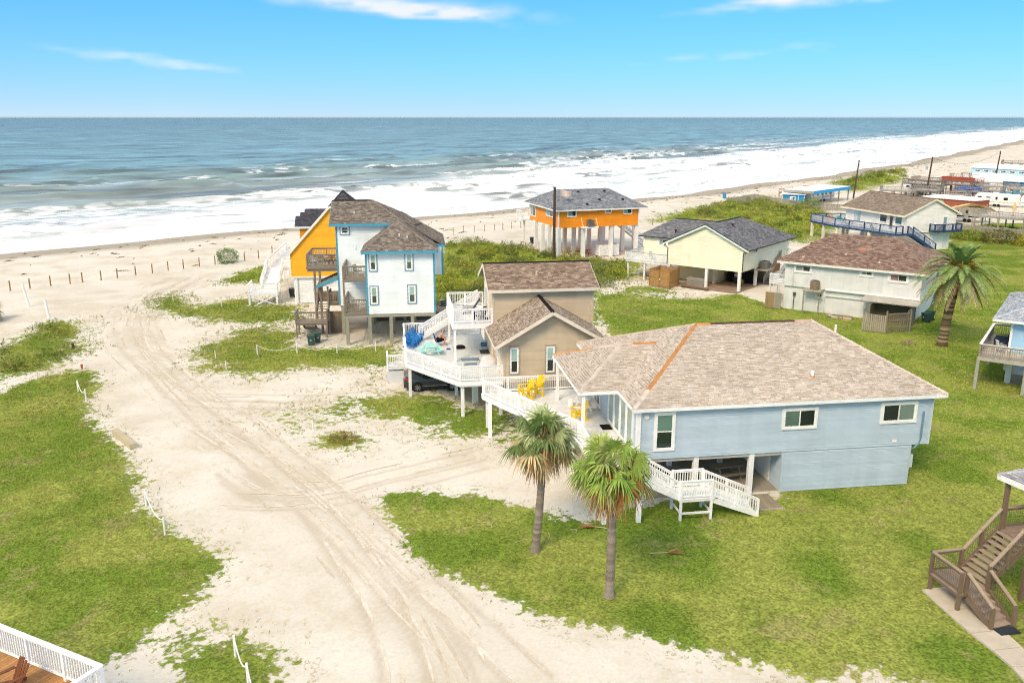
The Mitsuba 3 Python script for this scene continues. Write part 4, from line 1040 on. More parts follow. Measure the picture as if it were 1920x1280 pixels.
part(C_, 'floor_beam', MB('aaa698', .05).box(-2.3, 6.0, .02, .22, 2.6, 2.9).box(-2.9, 6.0, 4.0, 4.2, 2.6, 2.88).box(-2.9, 6.0, 8.0, 8.2, 2.6, 2.88).box(5.85, 6.02, .25, 10, 2.6, 2.88), 'matte', FC)
for x, y in ((-2.0, .12), (0.02, .12), (1.92, .12), (3.85, .12), (5.75, .12), (-2.7, 4.1), (0, 4.1), (2, 4.1), (4, 4.1), (5.8, 4.1), (-2.7, 8.1), (0, 8.1), (3, 8.1), (5.8, 8.1)):
    post(FC, C_, x, y, 0, 2.62, .30, POSTC, name='stilt', mat='matte')
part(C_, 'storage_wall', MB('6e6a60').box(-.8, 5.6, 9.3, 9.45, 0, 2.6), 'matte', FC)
pad = thing('concrete_pad', 'pale concrete slabs under and beside the white stilt house', 'pavement')
labels[pad] = {'kind': 'structure', 'label': 'pale concrete slabs under and beside the white stilt house', 'category': 'pavement'}
for ix in range(7):
    for iy in range(5):
        x0, y0 = -7 + ix * 2.1, -.3 + iy * 2.3
        part(pad, 'slab', MB('d6cfc0', .05).box(x0 + .012, x0 + 2.088, y0 + .012, y0 + 2.288, -.12, .07), 'matte', FC)
def wood_balcony(name, x0, x1, y0, y1, z, rails, h=1.2):
    k = part(C_, name, MB('7c7265', .08).box(x0, x1, y0, y1, z - .22, z - .05), 'matte', FC)
    decking(FC, k, [(x0, y0), (x1, y0), (x1, y1), (x0, y1)], z, 'a09482', 'x', jit=.1)
    skirt(FC, k, [(x1, y0 - .02), (x0 - .02, y0 - .02), (x0 - .02, y1)], z, .2, '85796a')
    railing(FC, k, rails, z, h, WOOD, each=True, jit=.08, step=1.8, gap=.15)
    return k
wood_balcony('lower_balcony', -2.2, -.14, 0, 4.0, 3.08, [(-.2, .05), (-2.15, .05), (-2.15, 3.95)])
wood_balcony('middle_balcony', -2.2, -.14, 0, 4.0, 6.1, [(-.2, .05), (-2.15, .05), (-2.15, 3.95)])
for z0, z1 in ((2.9, 6.0), (6.1, 7.2)): post(FC, C_, -2.15, .05, z0, z1, .16, WOOD, name='balcony_post', mat='matte')
wood_balcony('upper_balcony', -5.9, -3.0, 4.5, 8.7, 6.55, [(-3.05, 4.55), (-5.85, 4.55), (-5.85, 8.65), (-3.05, 8.65)], 1.15)
for y in (4.55, 6.5, 8.5): part(C_, 'joist', MB(WOOD, .1).box(-5.85, -3.0, y, y + .15, 6.05, 6.35), 'matte', FC)
for x, y in ((-4.75, 4.7), (-5.7, 8.5)): post(FC, C_, x, y, 0, 6.3, .2, WOOD, name='balcony_post', mat='matte')
aw = roof(FC, C_, [[(-5.0, 6.6, 4.85), (-5.0, 3.9, 4.85), (-2.98, 3.9, 5.75), (-2.98, 6.6, 5.75)]], SH_C, name='porch_roof', thick=.08)
part(C_, 'porch_gable', MB('f0f3f2').prism([(-4.9, 4.75), (-3.0, 4.75), (-3.0, 5.6)], 'y', 3.98, 4.02), 'paint', FC)
fascia(FC, C_, [((-5.02, 3.88, 4.86), (-2.99, 3.88, 5.76)), ((-5.02, 6.6, 4.85), (-5.02, 3.9, 4.85))], TQ, .26, name='porch_fascia')
post(FC, C_, -4.05, 4.3, 0, 4.9, .16, WOOD, name='porch_post', mat='matte')
ent = part(C_, 'entry_deck', MB('7c7265', .08).box(-5.3, -2.98, 6.6, 10.5, 2.85, 3.0).box(-4.0, -2.98, 4.3, 6.6, 2.85, 3.0), 'matte', FC)
decking(FC, ent, [(-4.0, 4.28), (-2.98, 4.28), (-2.98, 10.5), (-5.3, 10.5), (-5.3, 6.6), (-4.0, 6.6)], 3.05, '8f8272', 'x', jit=.1)
railing(FC, ent, [(-3.05, 4.33), (-4.0, 4.33), (-4.0, 6.5)], 3.05, 1.05, WOOD, jit=.08, gap=.15)
railing(FC, ent, [(-5.25, 6.7), (-5.25, 10.4)], 3.05, 1.05, WOOD, jit=.08, gap=.15)
lan = part(C_, 'stair_landing', MB('7c7265', .08).box(-7.0, -4.1, 3.02, 4.7, 1.3, 1.45), 'matte', FC)
decking(FC, lan, [(-7.05, 3.0), (-4.08, 3.0), (-4.08, 4.75), (-7.05, 4.75)], 1.5, 'a39786', 'x', jit=.1)
railing(FC, lan, [(-4.15, 4.6), (-4.15, 3.05), (-7.0, 3.05), (-7.0, 4.7)], 1.5, 1.05, WOOD, jit=.08, gap=.15)
for x, y in ((-6.95, 3.1), (-4.2, 3.1), (-6.95, 4.6), (-4.2, 4.6)): post(FC, lan, x, y, 0, 1.4, .14, WOOD, name='leg', mat='matte')
st1 = stairs(FC, C_, (-4.75, 4.7, 1.5), (-4.7, 6.9, 3.05), 1.15, 8, '877a6a', 'entry_stair', riser=False, treadcol='9a8e7d')
railing(FC, st1, [(-5.3, 4.7, 1.5), (-5.25, 6.9, 3.05)], 0, .95, WOOD, jit=.08, gap=.15)
stairs(FC, C_, (-6.2, 7.2, 0), (-6.2, 4.75, 1.5), 1.2, 7, '6d6458', 'ground_stair')
gate = part(C_, 'plank_gate', MB('6d6556').box(-4.2, -2.75, 4.72, 4.76, .1, 2.2), 'matte', FC)
for k in range(9): part(gate, 'plank', MB('84796a', .14).box(-4.2 + k * .161, -4.2 + k * .161 + .15, 4.66, 4.72, .08, 2.22), 'matte', FC)
acp = part(C_, 'service_platform', MB('8f8474', .1).box(6.05, 7.6, .1, 1.9, 2.45, 2.6), 'matte', FC)
for y in (.3, 1.7): part(acp, 'strut', MB('a08a6a').beam([7.5, y, 2.45], [6.0, y, 1.1], .1, .12), 'matte', FC)
ac_unit(FC, 6.6, .55, 2.6, 'square brown air conditioner in front on the white house side platform', .95, .75, '8a7f72')
ac_unit(FC, 6.85, 1.45, 2.6, 'dark round topped air conditioner behind the square one on the platform', .9, 1.05, '4b5a5c', True)
trash_bin(W, -18.2, 74.75, 8, 'dark green trash bin in front of its twin on the concrete pad', '40584f')
trash_bin(W, -17.85, 75.75, 20, 'dark green trash bin standing behind another at the wooden stairs', '40584f')
picnic_table(FC, -5.1, 7.2, 6.55, 90, 'grey wooden table with bench seats on the upper balcony of the white house', 'a59a8b', L=1.3)
def chair(fr, x, y, z, yaw, label, col, cat='chair', group=None):
    t = thing('patio_chair', label, cat, group); f2 = fr.sub(x, y, z, yaw)
    part(t, 'seat', MB(col).box(-.26, .26, -.26, .26, .42, .46), 'paint', f2)
    for k in range(4): part(t, 'back_slat', MB(col).beam([-.2 + k * .133, .24, .46], [-.2 + k * .133, .36, .95], .05, .02, up=(0, 1, 0)), 'paint', f2)
    for sx in (-1, 1):
        for sy in (-1, 1): part(t, 'leg', MB(col).beam([sx * .24, sy * .24, .44], [sx * .27, sy * .28, 0], .035, .035), 'paint', f2)
        part(t, 'armrest', MB(col).box(sx * .28 - .025, sx * .28 + .025, -.24, .3, .64, .67), 'paint', f2)
    part(t, 'back_rail', MB(col).box(-.26, .26, .33, .38, .92, .98), 'paint', f2)
    return t
chair(FC, -5.3, 5.2, 6.55, 40, 'white patio chair at the left corner of the upper wooden balcony', 'e4e4e0')
chair(FC, -3.9, 5.3, 6.55, -30, 'black patio chair on the right side of the upper wooden balcony', '2e3438')
chair(FC, -3.35, 5.1, 6.55, 160, 'black patio chair against the house wall on the upper balcony', '2e3438')
chair(FC, -.65, .8, 6.1, 100, 'white patio chair on the middle wooden balcony', 'e2e2de')
chair(FC, -1.0, 1.9, 6.1, 60, 'black patio chair on the middle wooden balcony', '33383c')
chair(FC, -.6, .7, 3.08, 80, 'white plastic chair on the lowest wooden balcony', 'eeeeea')
chair(FC, .5, 4.6, .07, 190, 'pale chair in the shade under the white stilt house', 'b9bcb8')

# ================================================================ the yellow house behind it
FD = Frame(-23.92, 92.87, 0, 6)
D_ = thing('beach_house', 'bright yellow house with steep dark roof, dormers and long white stairs behind the white house', 'house')
YE, OR = 'f7b41f', 'f39a1e'
part(D_, 'garage_wall', MB('eeeeec').box(-.2, 11.4, .3, 14, 0, 3.0), 'paint', FD)
gd = part(D_, 'garage_door', MB('d9dad8').box(.36, 1.9, .24, .31, .05, 2.85), 'paint', FD)
for k in range(14): part(gd, 'slat', MB('f4f4f2').box(.36, 1.9, .19, .25, .08 + k * .198, .08 + k * .198 + .165), 'paint', FD)
post(FD, D_, .05, .2, 0, 3.0, .3, 'e9eae8', name='corner_post')
mb = MB(YE); mb.prism([(-.4, 3.05), (11.5, 3.05), (11.5, 5.75), (7.0, 10.55), (4.05, 10.55), (-.4, 5.75)], 'y', 0, 1.0)
part(D_, 'wall', mb, 'paint', FD)
part(D_, 'back_wall', MB(YE).box(-.4, 11.5, 1.0, 13.9, 3.05, 5.6), 'paint', FD)
siding(FD, D_ + '__wall', (-.4, 0), (11.5, 0), (3.07, 5.75), YE, .2, .03, gable=(.5, 12.1, 10.5))
part(D_, 'trim_board', MB('e8e8e2').box(-.45, 11.85, -.06, .0, 2.9, 3.08), 'paint', FD)
roofD = roof(FD, D_, [[(-.9, 14.3, 5.3), (-.9, -.25, 5.3), (4.1, -.25, 10.75), (5.5, 1.8, 12.28)], [(12.0, -.25, 5.3), (12.0, 14.3, 5.3), (5.5, 1.8, 12.28), (6.9, -.25, 10.75)], [(4.1, -.25, 10.75), (6.9, -.25, 10.75), (5.5, 1.8, 12.28)], [(12.0, 14.3, 5.3), (-.9, 14.3, 5.3), (5.5, 1.8, 12.28)]], ['57575d', '62626a', '4b4b52', '6b6b72'], caps=[((4.1, -.25, 10.75), (5.5, 1.8, 12.28), '3f3f45'), ((6.9, -.25, 10.75), (5.5, 1.8, 12.28), '3f3f45')])
fascia(FD, D_, [((-.9, -.27, 5.32), (4.1, -.27, 10.77)), ((4.1, -.27, 10.77), (6.9, -.27, 10.77)), ((6.9, -.27, 10.77), (12.0, -.27, 5.32)), ((-.92, 14.3, 5.3), (-.92, -.2, 5.3))], 'f2ede2', .26)
for k in range(3):
    y0 = 1.2 + 4.0 * k
    dk = part(D_, 'dormer', MB(OR).prism([(.6, 7.0), (.6, 8.4), (1.9, 8.4)], 'y', y0 + .2, y0 + 2.4), 'paint', FD)
    roof(FD, dk, [[(.1, y0 - .05, 8.42), (1.92, y0 - .05, 8.42), (2.84, y0 + 1.3, 9.42), (.1, y0 + 1.3, 9.42)], [(1.92, y0 + 2.65, 8.42), (.1, y0 + 2.65, 8.42), (.1, y0 + 1.3, 9.42), (2.84, y0 + 1.3, 9.42)]], ['57575d', '62626a', '4b4b52'], name='roof')
    part(dk, 'eave_board', MB('f2f2ee').box(.06, 3.3, y0 - .12, y0 - .07, 8.2, 8.4), 'paint', FD)
# white stairs and long side deck
sd = part(D_, 'side_deck', MB('e9e9e6').box(-3.9, -.45, 5.2, 19.5, 2.9, 3.1), 'paint', FD)
railing(FD, sd, [(-3.85, 5.3), (-3.85, 19.4), (-.5, 19.4)], 3.1, 1.15, each=False)
railing(FD, sd, [(-2.2, 5.3), (-.5, 5.3)], 3.1, 1.15, each=False)
for y in (5.4, 10, 15, 19): 
    post(FD, sd, -3.7, y, 0, 2.95, .25, name='deck_post')
    post(FD, sd, -1.0, y, 0, 2.95, .25, name='deck_post')
ld = part(D_, 'stair_landing', MB('ececea').box(-5.1, -1.95, -.5, 1.9, 1.15, 1.35), 'paint', FD)
railing(FD, ld, [(-2.0, 1.8), (-2.0, -.45), (-5.05, -.45), (-5.05, 1.8)], 1.35, 1.1, each=False)
for x, y in ((-5.0, -.4), (-2.05, -.4), (-5.0, 1.7), (-2.05, 1.7)): post(FD, ld, x, y, 0, 1.2, .2, name='leg')
part(ld, 'brace', MB('ececea').beam([-5.0, -.42, 1.1], [-2.2, -.42, .05], .06, .14).beam([-2.1, -.36, 1.1], [-4.4, -.36, .05], .06, .14), 'paint', FD)
ws = stairs(FD, D_, (-3.2, 1.9, 1.35), (-3.0, 5.3, 3.1), 1.9, 9, 'f4f4f2', 'white_stair', riser=True)
railing(FD, ws, [(-4.15, 1.9, 1.35), (-3.9, 5.3, 3.1)], 0, 1.1, each=False); railing(FD, ws, [(-2.2, 1.9, 1.35), (-2.1, 5.3, 3.1)], 0, 1.1, each=False)
labels_pad = thing('driveway_slab', 'white concrete apron beside the yellow house garage', 'pavement')
labels[labels_pad] = {'kind': 'structure', 'label': 'white concrete apron beside the yellow house garage', 'category': 'pavement'}
part(labels_pad, 'slab', MB('e8e4da').box(-1.75, .1, .0, 3.2, -.1, .06), 'matte', FD)
trash_bin(FD, -.95, 3.2, 0, 'black trash bin between the white stairs and the yellow house', '2b3330', .06, False)

# ================================================================ the orange house on tall white piles
FE = Frame(6.717, 123.48, 0, 18)
E__ = thing('beach_house', 'orange house with grey hip roof standing on tall white piles near the beach', 'house')
ORG = 'f79a1c'
SH_E = ['8d9197', '9a9ea3', '7f8389', 'a3a7ab']
body(FE, E__, 0, 12.7, 0, 12.6, 4.57, 7.3, ORG, 'wall')
siding(FE, E__ + '__wall', (0, 0), (12.7, 0), (4.6, 7.1), ORG, .2, .02)
siding(FE, E__ + '__wall', (0, 12.6), (0, 0), (4.6, 7.1), ORG, .2, .02)
for x, y in ((0, 0), (12.7, 0), (0, 12.6)): corner(FE, E__, x, y, 4.57, 7.1, .16)
for u0, u1, z0, z1 in ((1.3, 2.75, 6.1, 7.12), (7.2, 8.3, 6.5, 7.12), (10.15, 11.6, 6.22, 7.12)): window(FE, E__, (0, 0), (12.7, 0), u0, u1, z0, z1, tw=.12, glass=('2a3230', '8aa59f'))
window(FE, E__, (0, 12.6), (0, 0), 12.6 - 5.0, 12.6 - 1.9, 5.85, 6.95, tw=.13, glass=('2a3230', '8aa59f'))
window(FE, E__, (0, 12.6), (0, 0), .5, 2.9, 5.15, 7.05, tw=.13, glass=('4a5552', '9fb5b0'))
ea = 7.2
e1, e2, e3, e4 = (-.6, -.6, ea), (13.9, -.6, ea), (13.9, 13.6, ea), (-.6, 13.6, ea)
q1, q2 = (2.0, 6.5, 9.5), (10.6, 6.5, 9.5)
roofE = roof(FE, E__, [[e1, e2, q2, q1], [e2, e3, q2], [e3, e4, q1, q2], [e4, e1, q1]], SH_E, caps=[(q1, q2), (e1, q1), (e2, q2), (e4, q1)], course=.2, tab=.42)
fascia(FE, E__, [(e1, e2), (e2, e3), (e3, e4), (e4, e1)], 'f6f4ee', .2)
for x, y in ((5.0, 5.2), (9.3, 5.2), (7.2, 2.2), (10.9, 2.0), (4.6, .7)): part(roofE, 'roof_vent', MB('33363a').box(x, x + .3, y, y + .3, 7.2 + (y + .6) * .324, 7.5 + (y + .6) * .324), 'paint', FE)
for x, y in ((0.1, .1), (3.9, .05), (8.5, .4), (12.6, .4), (0, 3.8), (3.9, 3.7), (8.4, 4.2), (12.5, 4.9), (-.6 + .4, 6.1), (3.75, 7.0), (8.3, 8.2), (12.6, 9.0), (0, 9.7), (4.2, 10.8), (8.0, 11.0), (12.6, 12.4)): post(FE, E__, x, y, 0, 4.57, .52, 'f0f0ec', name='pile')
post(FE, E__, -.7, 13.4, 0, 4.5, .3, 'f0f0ec', name='pile'); post(FE, E__, 15.6, 7.4, 0, 4.2, .35, 'f0f0ec', name='pile')
fd = part(E__, 'sea_deck', MB('f0f0ee').box(-1.4, 12, 12.6, 15.2, 4.35, 4.55), 'paint', FE)
railing(FE, fd, [(-1.35, 12.7), (-1.35, 15.1), (12, 15.1)], 4.55, 1.3, each=False, gap=.2)
acs = part(E__, 'service_shelf', MB('f2f2ee').box(3.4, 5.9, -1.1, 0, 4.5, 4.66), 'paint', FE)
for x in (3.5, 5.8): part(acs, 'brace', MB('f2f2ee').beam([x, -1.0, 4.66], [x, -.05, 5.9], .06, .06), 'paint', FE)
ac_unit(FE, 4.75, -.55, 4.66, 'grey air conditioner on the shelf of the orange house', .95, 1.0, '7b7b76')
et = stairs(FE, E__, (17.2, 5.5, .2), (13.2, 10.5, 4.5), 1.4, 18, 'f2f2ee', 'stair', each=False)
railing(FE, et, [(16.6, 4.9, .2), (12.6, 10.1, 4.5)], 0, 1.0, each=False, gap=.25); railing(FE, et, [(17.8, 6.0, .2), (13.8, 11.0, 4.5)], 0, 1.0, each=False, gap=.25)
enc = part(E__, 'lattice_enclosure', MB('a9adae').box(6.75, 9.9, .52, .54, .1, 1.6), 'paint', FE)
for k in range(20): part(enc, 'picket', MB('f4f4f2').box(6.75 + k * .16, 6.86 + k * .16, .45, .5, .12, 1.75), 'paint', FE)
part(enc, 'side_panel', MB('eff1f1').box(6.7, 6.75, .5, 3.3, .12, 1.75).box(9.9, 9.95, .5, 3.3, .12, 1.75).box(6.7, 9.95, 3.3, 3.35, .1, 2.0), 'paint', FE)
picnic_table(FE, 4.9, 2.6, 0, 10, 'brown picnic table under the orange house between its piles', '7a5a43', L=2.2)
trash_bin(FE, 1.8, 16.5, 10, 'black trash bin on the sand behind the orange house piles', '2a2f30', 0, False)
fl = thing('flag', 'faded striped flag flying over the orange house roof', 'flag')
part(fl, 'pole', MB('d8d4cc').cyl(FE([1.2, 2.2, 7.9]), FE([1.0, 1.9, 10.0]), .03, .025), 'paint')
fm = MB('e9cdbb')
def flp(u, w_): return FE([1.0 + 1.7 * u, 1.9 + .12 * math.sin(u * 7), 9.95 - .95 * w_ * (1 - .25 * u) - .45 * u + .05 * math.sin(u * 9)])
for b in range(7):
    for a in range(10):
        fm.add([flp(a / 10, b / 7), flp((a + 1) / 10, b / 7), flp((a + 1) / 10, (b + 1) / 7), flp(a / 10, (b + 1) / 7)], [[0, 1, 2], [0, 2, 3]], 'e7bfae' if b % 2 else 'f2e6dc')
part(fl, 'cloth', fm, 'matte')

# ================================================================ the pale yellow house
FF = Frame(19.36, 105.06, 0, -38)
F_ = thing('beach_house', 'pale yellow raised house with dark grey gabled roof and slatted wooden shower box', 'house')
PY = 'f4f1d6'
SH_F = ['7b7c80', '87888c', '6e6f73', '919296']
body(FF, F_, 0, 9.7, 0, 9.0, 2.42, 5.2, PY, 'wall', gable=('y', 7.55, 4.9))
body(FF, F_, 0, 9.7, 9.0, 14.6, 2.42, 5.15, PY, 'back_wall')
body(FF, F_, -6.2, 0, 4.9, 13.5, 2.42, 5.1, PY, 'wing_wall')
siding(FF, F_ + '__wall', (0, 0), (9.7, 0), (2.44, 5.15), PY, .17, .02, gable=(.505, 7.55))
siding(FF, F_ + '__wall', (9.7, 0), (9.7, 14.6), (2.44, 5.1), PY, .17, .02)
siding(FF, F_ + '__wall', (0, 4.9), (0, 0), (2.44, 5.1), PY, .17, .02)
siding(FF, F_ + '__wing_wall', (-6.2, 4.9), (0, 4.9), (2.44, 5.05), PY, .17, .02)
for x, y in ((0, 0), (9.7, 0), (-6.2, 4.9)): corner(FF, F_, x, y, 2.42, 5.1, .13, 'f7f5e2')
window(FF, F_, (-6.2, 4.9), (0, 4.9), 2.2, 3.45, 3.9, 4.75, tw=.1, glass=('2c3538', '8a9c98'))
window(FF, F_, (9.7, 0), (9.7, 14.6), 2.7, 4.2, 4.3, 5.0, tw=.1, glass=('39403f', '8a9c98'))
gl, gr, gm, ge, ga = -.6, 10.55, 4.95, 5.1, 7.75
roofF = roof(FF, F_, [[(gl, 15.1, ge), (gl, -.4, ge), (gm, -.4, ga), (gm, 9.6, ga)], [(gr, -.4, ge), (gr, 15.1, ge), (gm, 9.6, ga), (gm, -.4, ga)], [(gr, 15.1, ge), (gl, 15.1, ge), (gm, 9.6, ga)]], SH_F, caps=[((gm, 2.6, ga), (gm, 9.6, ga), '2f3035')], course=.19, tab=.4)
roofF2 = roof(FF, F_, [[(-6.75, 4.4, 5.0), (-.4, 4.4, 5.0), (3.6, 8.7, 7.05), (-3.7, 8.7, 7.05)], [(-6.75, 14, 5.0), (-6.75, 4.4, 5.0), (-3.7, 8.7, 7.05)], [(-.4, 14, 5.0), (-6.75, 14, 5.0), (-3.7, 8.7, 7.05), (3.6, 8.7, 7.05)]], SH_F, caps=[((-3.7, 8.7, 7.05), (3.6, 8.7, 7.05), '2f3035')], course=.19, tab=.4, name='wing_roof')
fascia(FF, F_, [((gl, -.43, ge), (gm, -.43, ga)), ((gm, -.43, ga), (gr, -.43, ge))], 'e6f1ea', .26)
fascia(FF, F_, [((gl - .02, -.46, ge + .05), (gm, -.46, ga + .05)), ((gm, -.46, ga + .05), (gr + .02, -.46, ge + .05)), ((-6.78, 4.38, 5.0), (-.4, 4.38, 5.0)), ((gr + .03, -.4, ge), (gr + .03, 15.1, ge)), ((-6.77, 14, 5), (-6.77, 4.4, 5))], '3a4046', .1, name='drip_edge')
for x, y, z in ((-2.0, 5.6, 5.6), (1.3, 6.4, 6.2), (6.2, 4.6, 7.05)): part(roofF, 'roof_vent', MB('2c2d30').cyl([x, y, z - .1], [x, y, z + .3], .1, .1, 10).cyl([x, y, z + .3], [x, y, z + .42], .17, .15, 10), 'paint', FF)
part(F_, 'downspout', MB('4d5256').tube([[-.5, -.35, 4.9], [-.05, -.08, 4.5], [-.05, -.08, 2.5]], .06, 6), 'paint', FF)
part(F_, 'downspout', MB('4d5256').tube([[10.4, -.35, 4.9], [9.8, -.1, 4.6], [9.8, -.1, 2.5]], .06, 6), 'paint', FF)
part(F_, 'patio_slab', MB('9c8878').box(1.6, 9.6, -.9, 10, -.1, .1), 'matte', FF)
for k in range(26): part(F_, 'patio_board', MB('a48f7e', .1).box(2.6 + k * .27, 2.86 + k * .27, -.95, 4.0, .1, .13), 'matte', FF)
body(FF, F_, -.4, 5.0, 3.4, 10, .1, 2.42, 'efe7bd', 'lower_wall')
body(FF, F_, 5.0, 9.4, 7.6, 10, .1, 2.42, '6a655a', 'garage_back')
part(F_, 'door_panel', MB('f2f0e6').box(4.9, 5.0, 2.6, 3.4, .1, 2.4), 'paint', FF)
for x, y in ((5.2, .15), (9.4, .15), (.15, .15), (9.4, 5), (9.4, 12)): post(FF, F_, x, y, 0, 2.42, .32, 'f1f0ea')
dF = part(F_, 'deck', MB('e8e8e4').box(-6.1, -.05, .1, 4.85, 2.2, 2.4), 'paint', FF)
decking(FF, dF, [(-6.15, .05), (-.05, .05), (-.05, 4.85), (-6.15, 4.85)], 2.46, 'd8d8d2', 'x')
railing(FF, dF, [(-.1, .1), (-6.1, .1), (-6.1, 4.8)], 2.46, 1.05, 'f4f5f3', each=False, cap='8d8f8c')
for x, y in ((-5.9, .5), (-3.4, .3), (-5.9, 4.6), (-3.4, 4.5)): post(FF, dF, x, y, 0, 2.3, .2, 'efefe9', name='deck_post')
sh = thing('shower_enclosure', 'golden slatted wooden box with open top under the pale yellow house', 'enclosure')
for side, (a, b) in enumerate((((-.85, -2.9), (2.0, -3.2)), ((2.0, -3.2), (1.75, -.3)), ((1.75, -.3), (-.95, -.2)), ((-.95, -.2), (-.85, -2.9)))):
    for k in range(13):
        part(sh, 'slat', MB('b5905f', .1).beam([*a, .17 + k * .152], [*b, .17 + k * .152], .03, .125), 'matte', FF)
    part(sh, 'cap_rail', MB('a67a4a').beam([*a, 2.15], [*b, 2.15], .12, .05), 'matte', FF)
for x, y in ((-.85, -2.9), (2.0, -3.2), (1.75, -.3), (-.95, -.2), (.55, -3.07)): part(sh, 'post', MB('a67a4a').box(x - .06, x + .06, y - .06, y + .06, 0, 2.12), 'matte', FF)
part(sh, 'door_handle', MB('efe6d6').box(.62, .70, -3.16, -3.1, .9, 1.15), 'paint', FF)
bn = thing('bench_box', 'grey slatted storage bench under the pale yellow house', 'bench')
for k in range(7): part(bn, 'slat', MB('a09c92', .08).box(2.6, 4.9, .20, .24, .12 + k * .12, .22 + k * .12), 'matte', FF)
part(bn, 'top', MB('a8a49a').box(2.55, 4.95, .2, .9, .96, 1.0), 'matte', FF)
single('log_beam', 'long weathered log lying on the patio edge of the pale yellow house', 'log', MB('7a6656', .1).cyl(FF([2.6, -1.1, .2]), FF([6.3, -1.5, .2]), .16, .15, 10), 'matte')
for k, (x, y, l) in enumerate(((2.9, -2.2, 'leftmost'), (4.0, -2.2, 'second'), (5.9, -2.15, 'third'), (7.6, -2.1, 'rightmost'))):
    m = trimesh.creation.icosphere(2); v = m.vertices * [.3 + .04 * k, .22, .09]
    single('stepping_stone', 'white flat stone in the grass before the patio, %s of four' % l, 'stone', MB('e9e6dd').add(v + [x, y, .05], m.faces), 'matte', FF)
chair(FF, -3.2, 1.8, 2.46, 70, 'pale green patio chair on the white deck of the pale yellow house', '9db9ac')
chair(FF, -3.2, .9, .02, 100, 'dark wicker chair in the shade left of the slatted box', '4a4640')
chair(FF, 4.0, 2.4, .1, 10, 'dark folding chair by the wall under the pale yellow house', '35363a')
pl_ = part(F_, 'service_platform', MB('a39d92').box(9.75, 11.2, 4.2, 6.2, 2.1, 2.25), 'matte', FF)
ac_unit(FF, 10.4, 5.2, 2.25, 'grey air conditioner on the platform beside the pale yellow house', .95, .95, '7d7f7d')
sF = stairs(FF, F_, (10.5, 6.6, .05), (10.5, 11.8, 2.7), 1.3, 13, '7b746a', 'stair', each=True, treadcol='6e675c')
railing(FF, sF, [(9.85, 6.6, .05), (9.85, 11.8, 2.7)], 0, 1.0, 'b0aaa0', each=False); railing(FF, sF, [(11.15, 6.6, .05), (11.15, 11.8, 2.7)], 0, 1.0, 'e6e6e2', each=False)
lF = part(F_, 'side_landing', MB('e2e2de').box(9.8, 11.3, 11.8, 13.6, 2.5, 2.7), 'paint', FF)
railing(FF, lF, [(11.2, 11.9), (11.2, 13.5), (9.9, 13.5)], 2.7, 1.0, 'f4f5f3', each=False)
for x, y in ((9.9, 13.4), (11.2, 13.4)): post(FF, lF, x, y, 0, 2.5, .18, name='leg')
gr_ = thing('grill', 'white and black grill with tanks stored under the pale yellow house', 'grill')
part(gr_, 'lid', MB('d9d8d2').add(*(lambda m: (m.vertices * [.45, .35, .35] + [7.0, 5.2, 1.05], m.faces))(trimesh.creation.icosphere(2))), 'paint', FF)
part(gr_, 'cart', MB('3b3b3b').box(6.6, 7.4, 4.9, 5.5, .1, .9), 'paint', FF)
part(gr_, 'tank', MB('caa24c').cyl([7.75, 4.9, .1], [7.75, 4.9, .6], .18, .18, 12), 'paint', FF)
single('stored_boxes', 'dark stacked boxes in the open garage of the pale yellow house', 'box', MB('2f2f31').box(5.5, 6.3, 5.5, 6.5, .1, 1.6).box(6.3, 7.0, 6.2, 7.2, .1, 1.2, '4b4b50').box(7.8, 8.8, 5.6, 6.6, .1, 1.4, '26272b'), 'matte', FF)

# ================================================================ the white house with the reddish roof
FG = Frame(29.3, 90.5, 0, -35)
G_ = thing('beach_house', 'off white two level house with reddish brown hip roof left of the date palm', 'house')
GW = 'e4e6e4'
SH_G = ['957d70', 'a38c7f', '897164', 'a99386', '826a5e']
body(FG, G_, 0, 13.0, .25, 12.5, 0, 2.6, 'dfe2e0', 'lower_wall')
body(FG, G_, 0, 13.5, 0, 12.8, 2.57, 5.3, GW, 'wall')
pn = MB('d3d6d3')
for k in range(1, 11): pn.box(1.23 * k - .012, 1.23 * k + .012, -.012, .0, 2.6, 5.2)
part(G_ + '__wall', 'panel_joints', pn, 'paint', FG, kind='stuff')
part(G_, 'drip_ledge', MB('f4f5f3').box(4.4, 13.55, -.1, .0, 2.5, 2.62), 'paint', FG)
for u0, u1, z0, z1 in ((.95, 2.85, 4.1, 5.05), (7.6, 9.0, 4.35, 5.05), (10.4, 12.3, 4.05, 5.05)): window(FG, G_, (0, 0), (13.5, 0), u0, u1, z0, z1, tw=.2, glass=('3a3c3e', '9aa19f' if u0 < 9 else '9c8078'), trim='f5f6f4')
window(FG, G_, (0, .25), (13, .25), 3.35, 4.2, 1.5, 2.25, tw=.2, kind='none', glass=('33373a', '33373a'), trim='f5f6f4')
g1, g2, g3, g4 = (-.75, -.55, 5.25), (14.3, -.55, 5.25), (14.3, 13.4, 5.25), (-.75, 13.4, 5.25)
h1, h2 = (2.9, 6.4, 7.6), (9.9, 6.4, 7.65)
roofG = roof(FG, G_, [[g1, g2, h2, h1], [g2, g3, h2], [g3, g4, h1, h2], [g4, g1, h1]], SH_G, caps=[(h1, h2), (g1, h1, 'a3705c'), (g2, h2), (g4, h1)], course=.18, tab=.38)
fascia(FG, G_, [(g1, g2), (g2, g3), (g3, g4), (g4, g1)], 'efece2', .24)
for x, y in ((1.6, .7), (5.6, 2.0), (9.2, .9)): vent(FG, roofG, x, y, 5.25 + (y + .55) * .338, .15, .09, 'd8c3b6', 'c9b2a6')
part(roofG, 'roof_vent', MB('c58f74').box(6.6, 7.3, 3.0, 3.5, 6.4, 6.75), 'paint', FG)
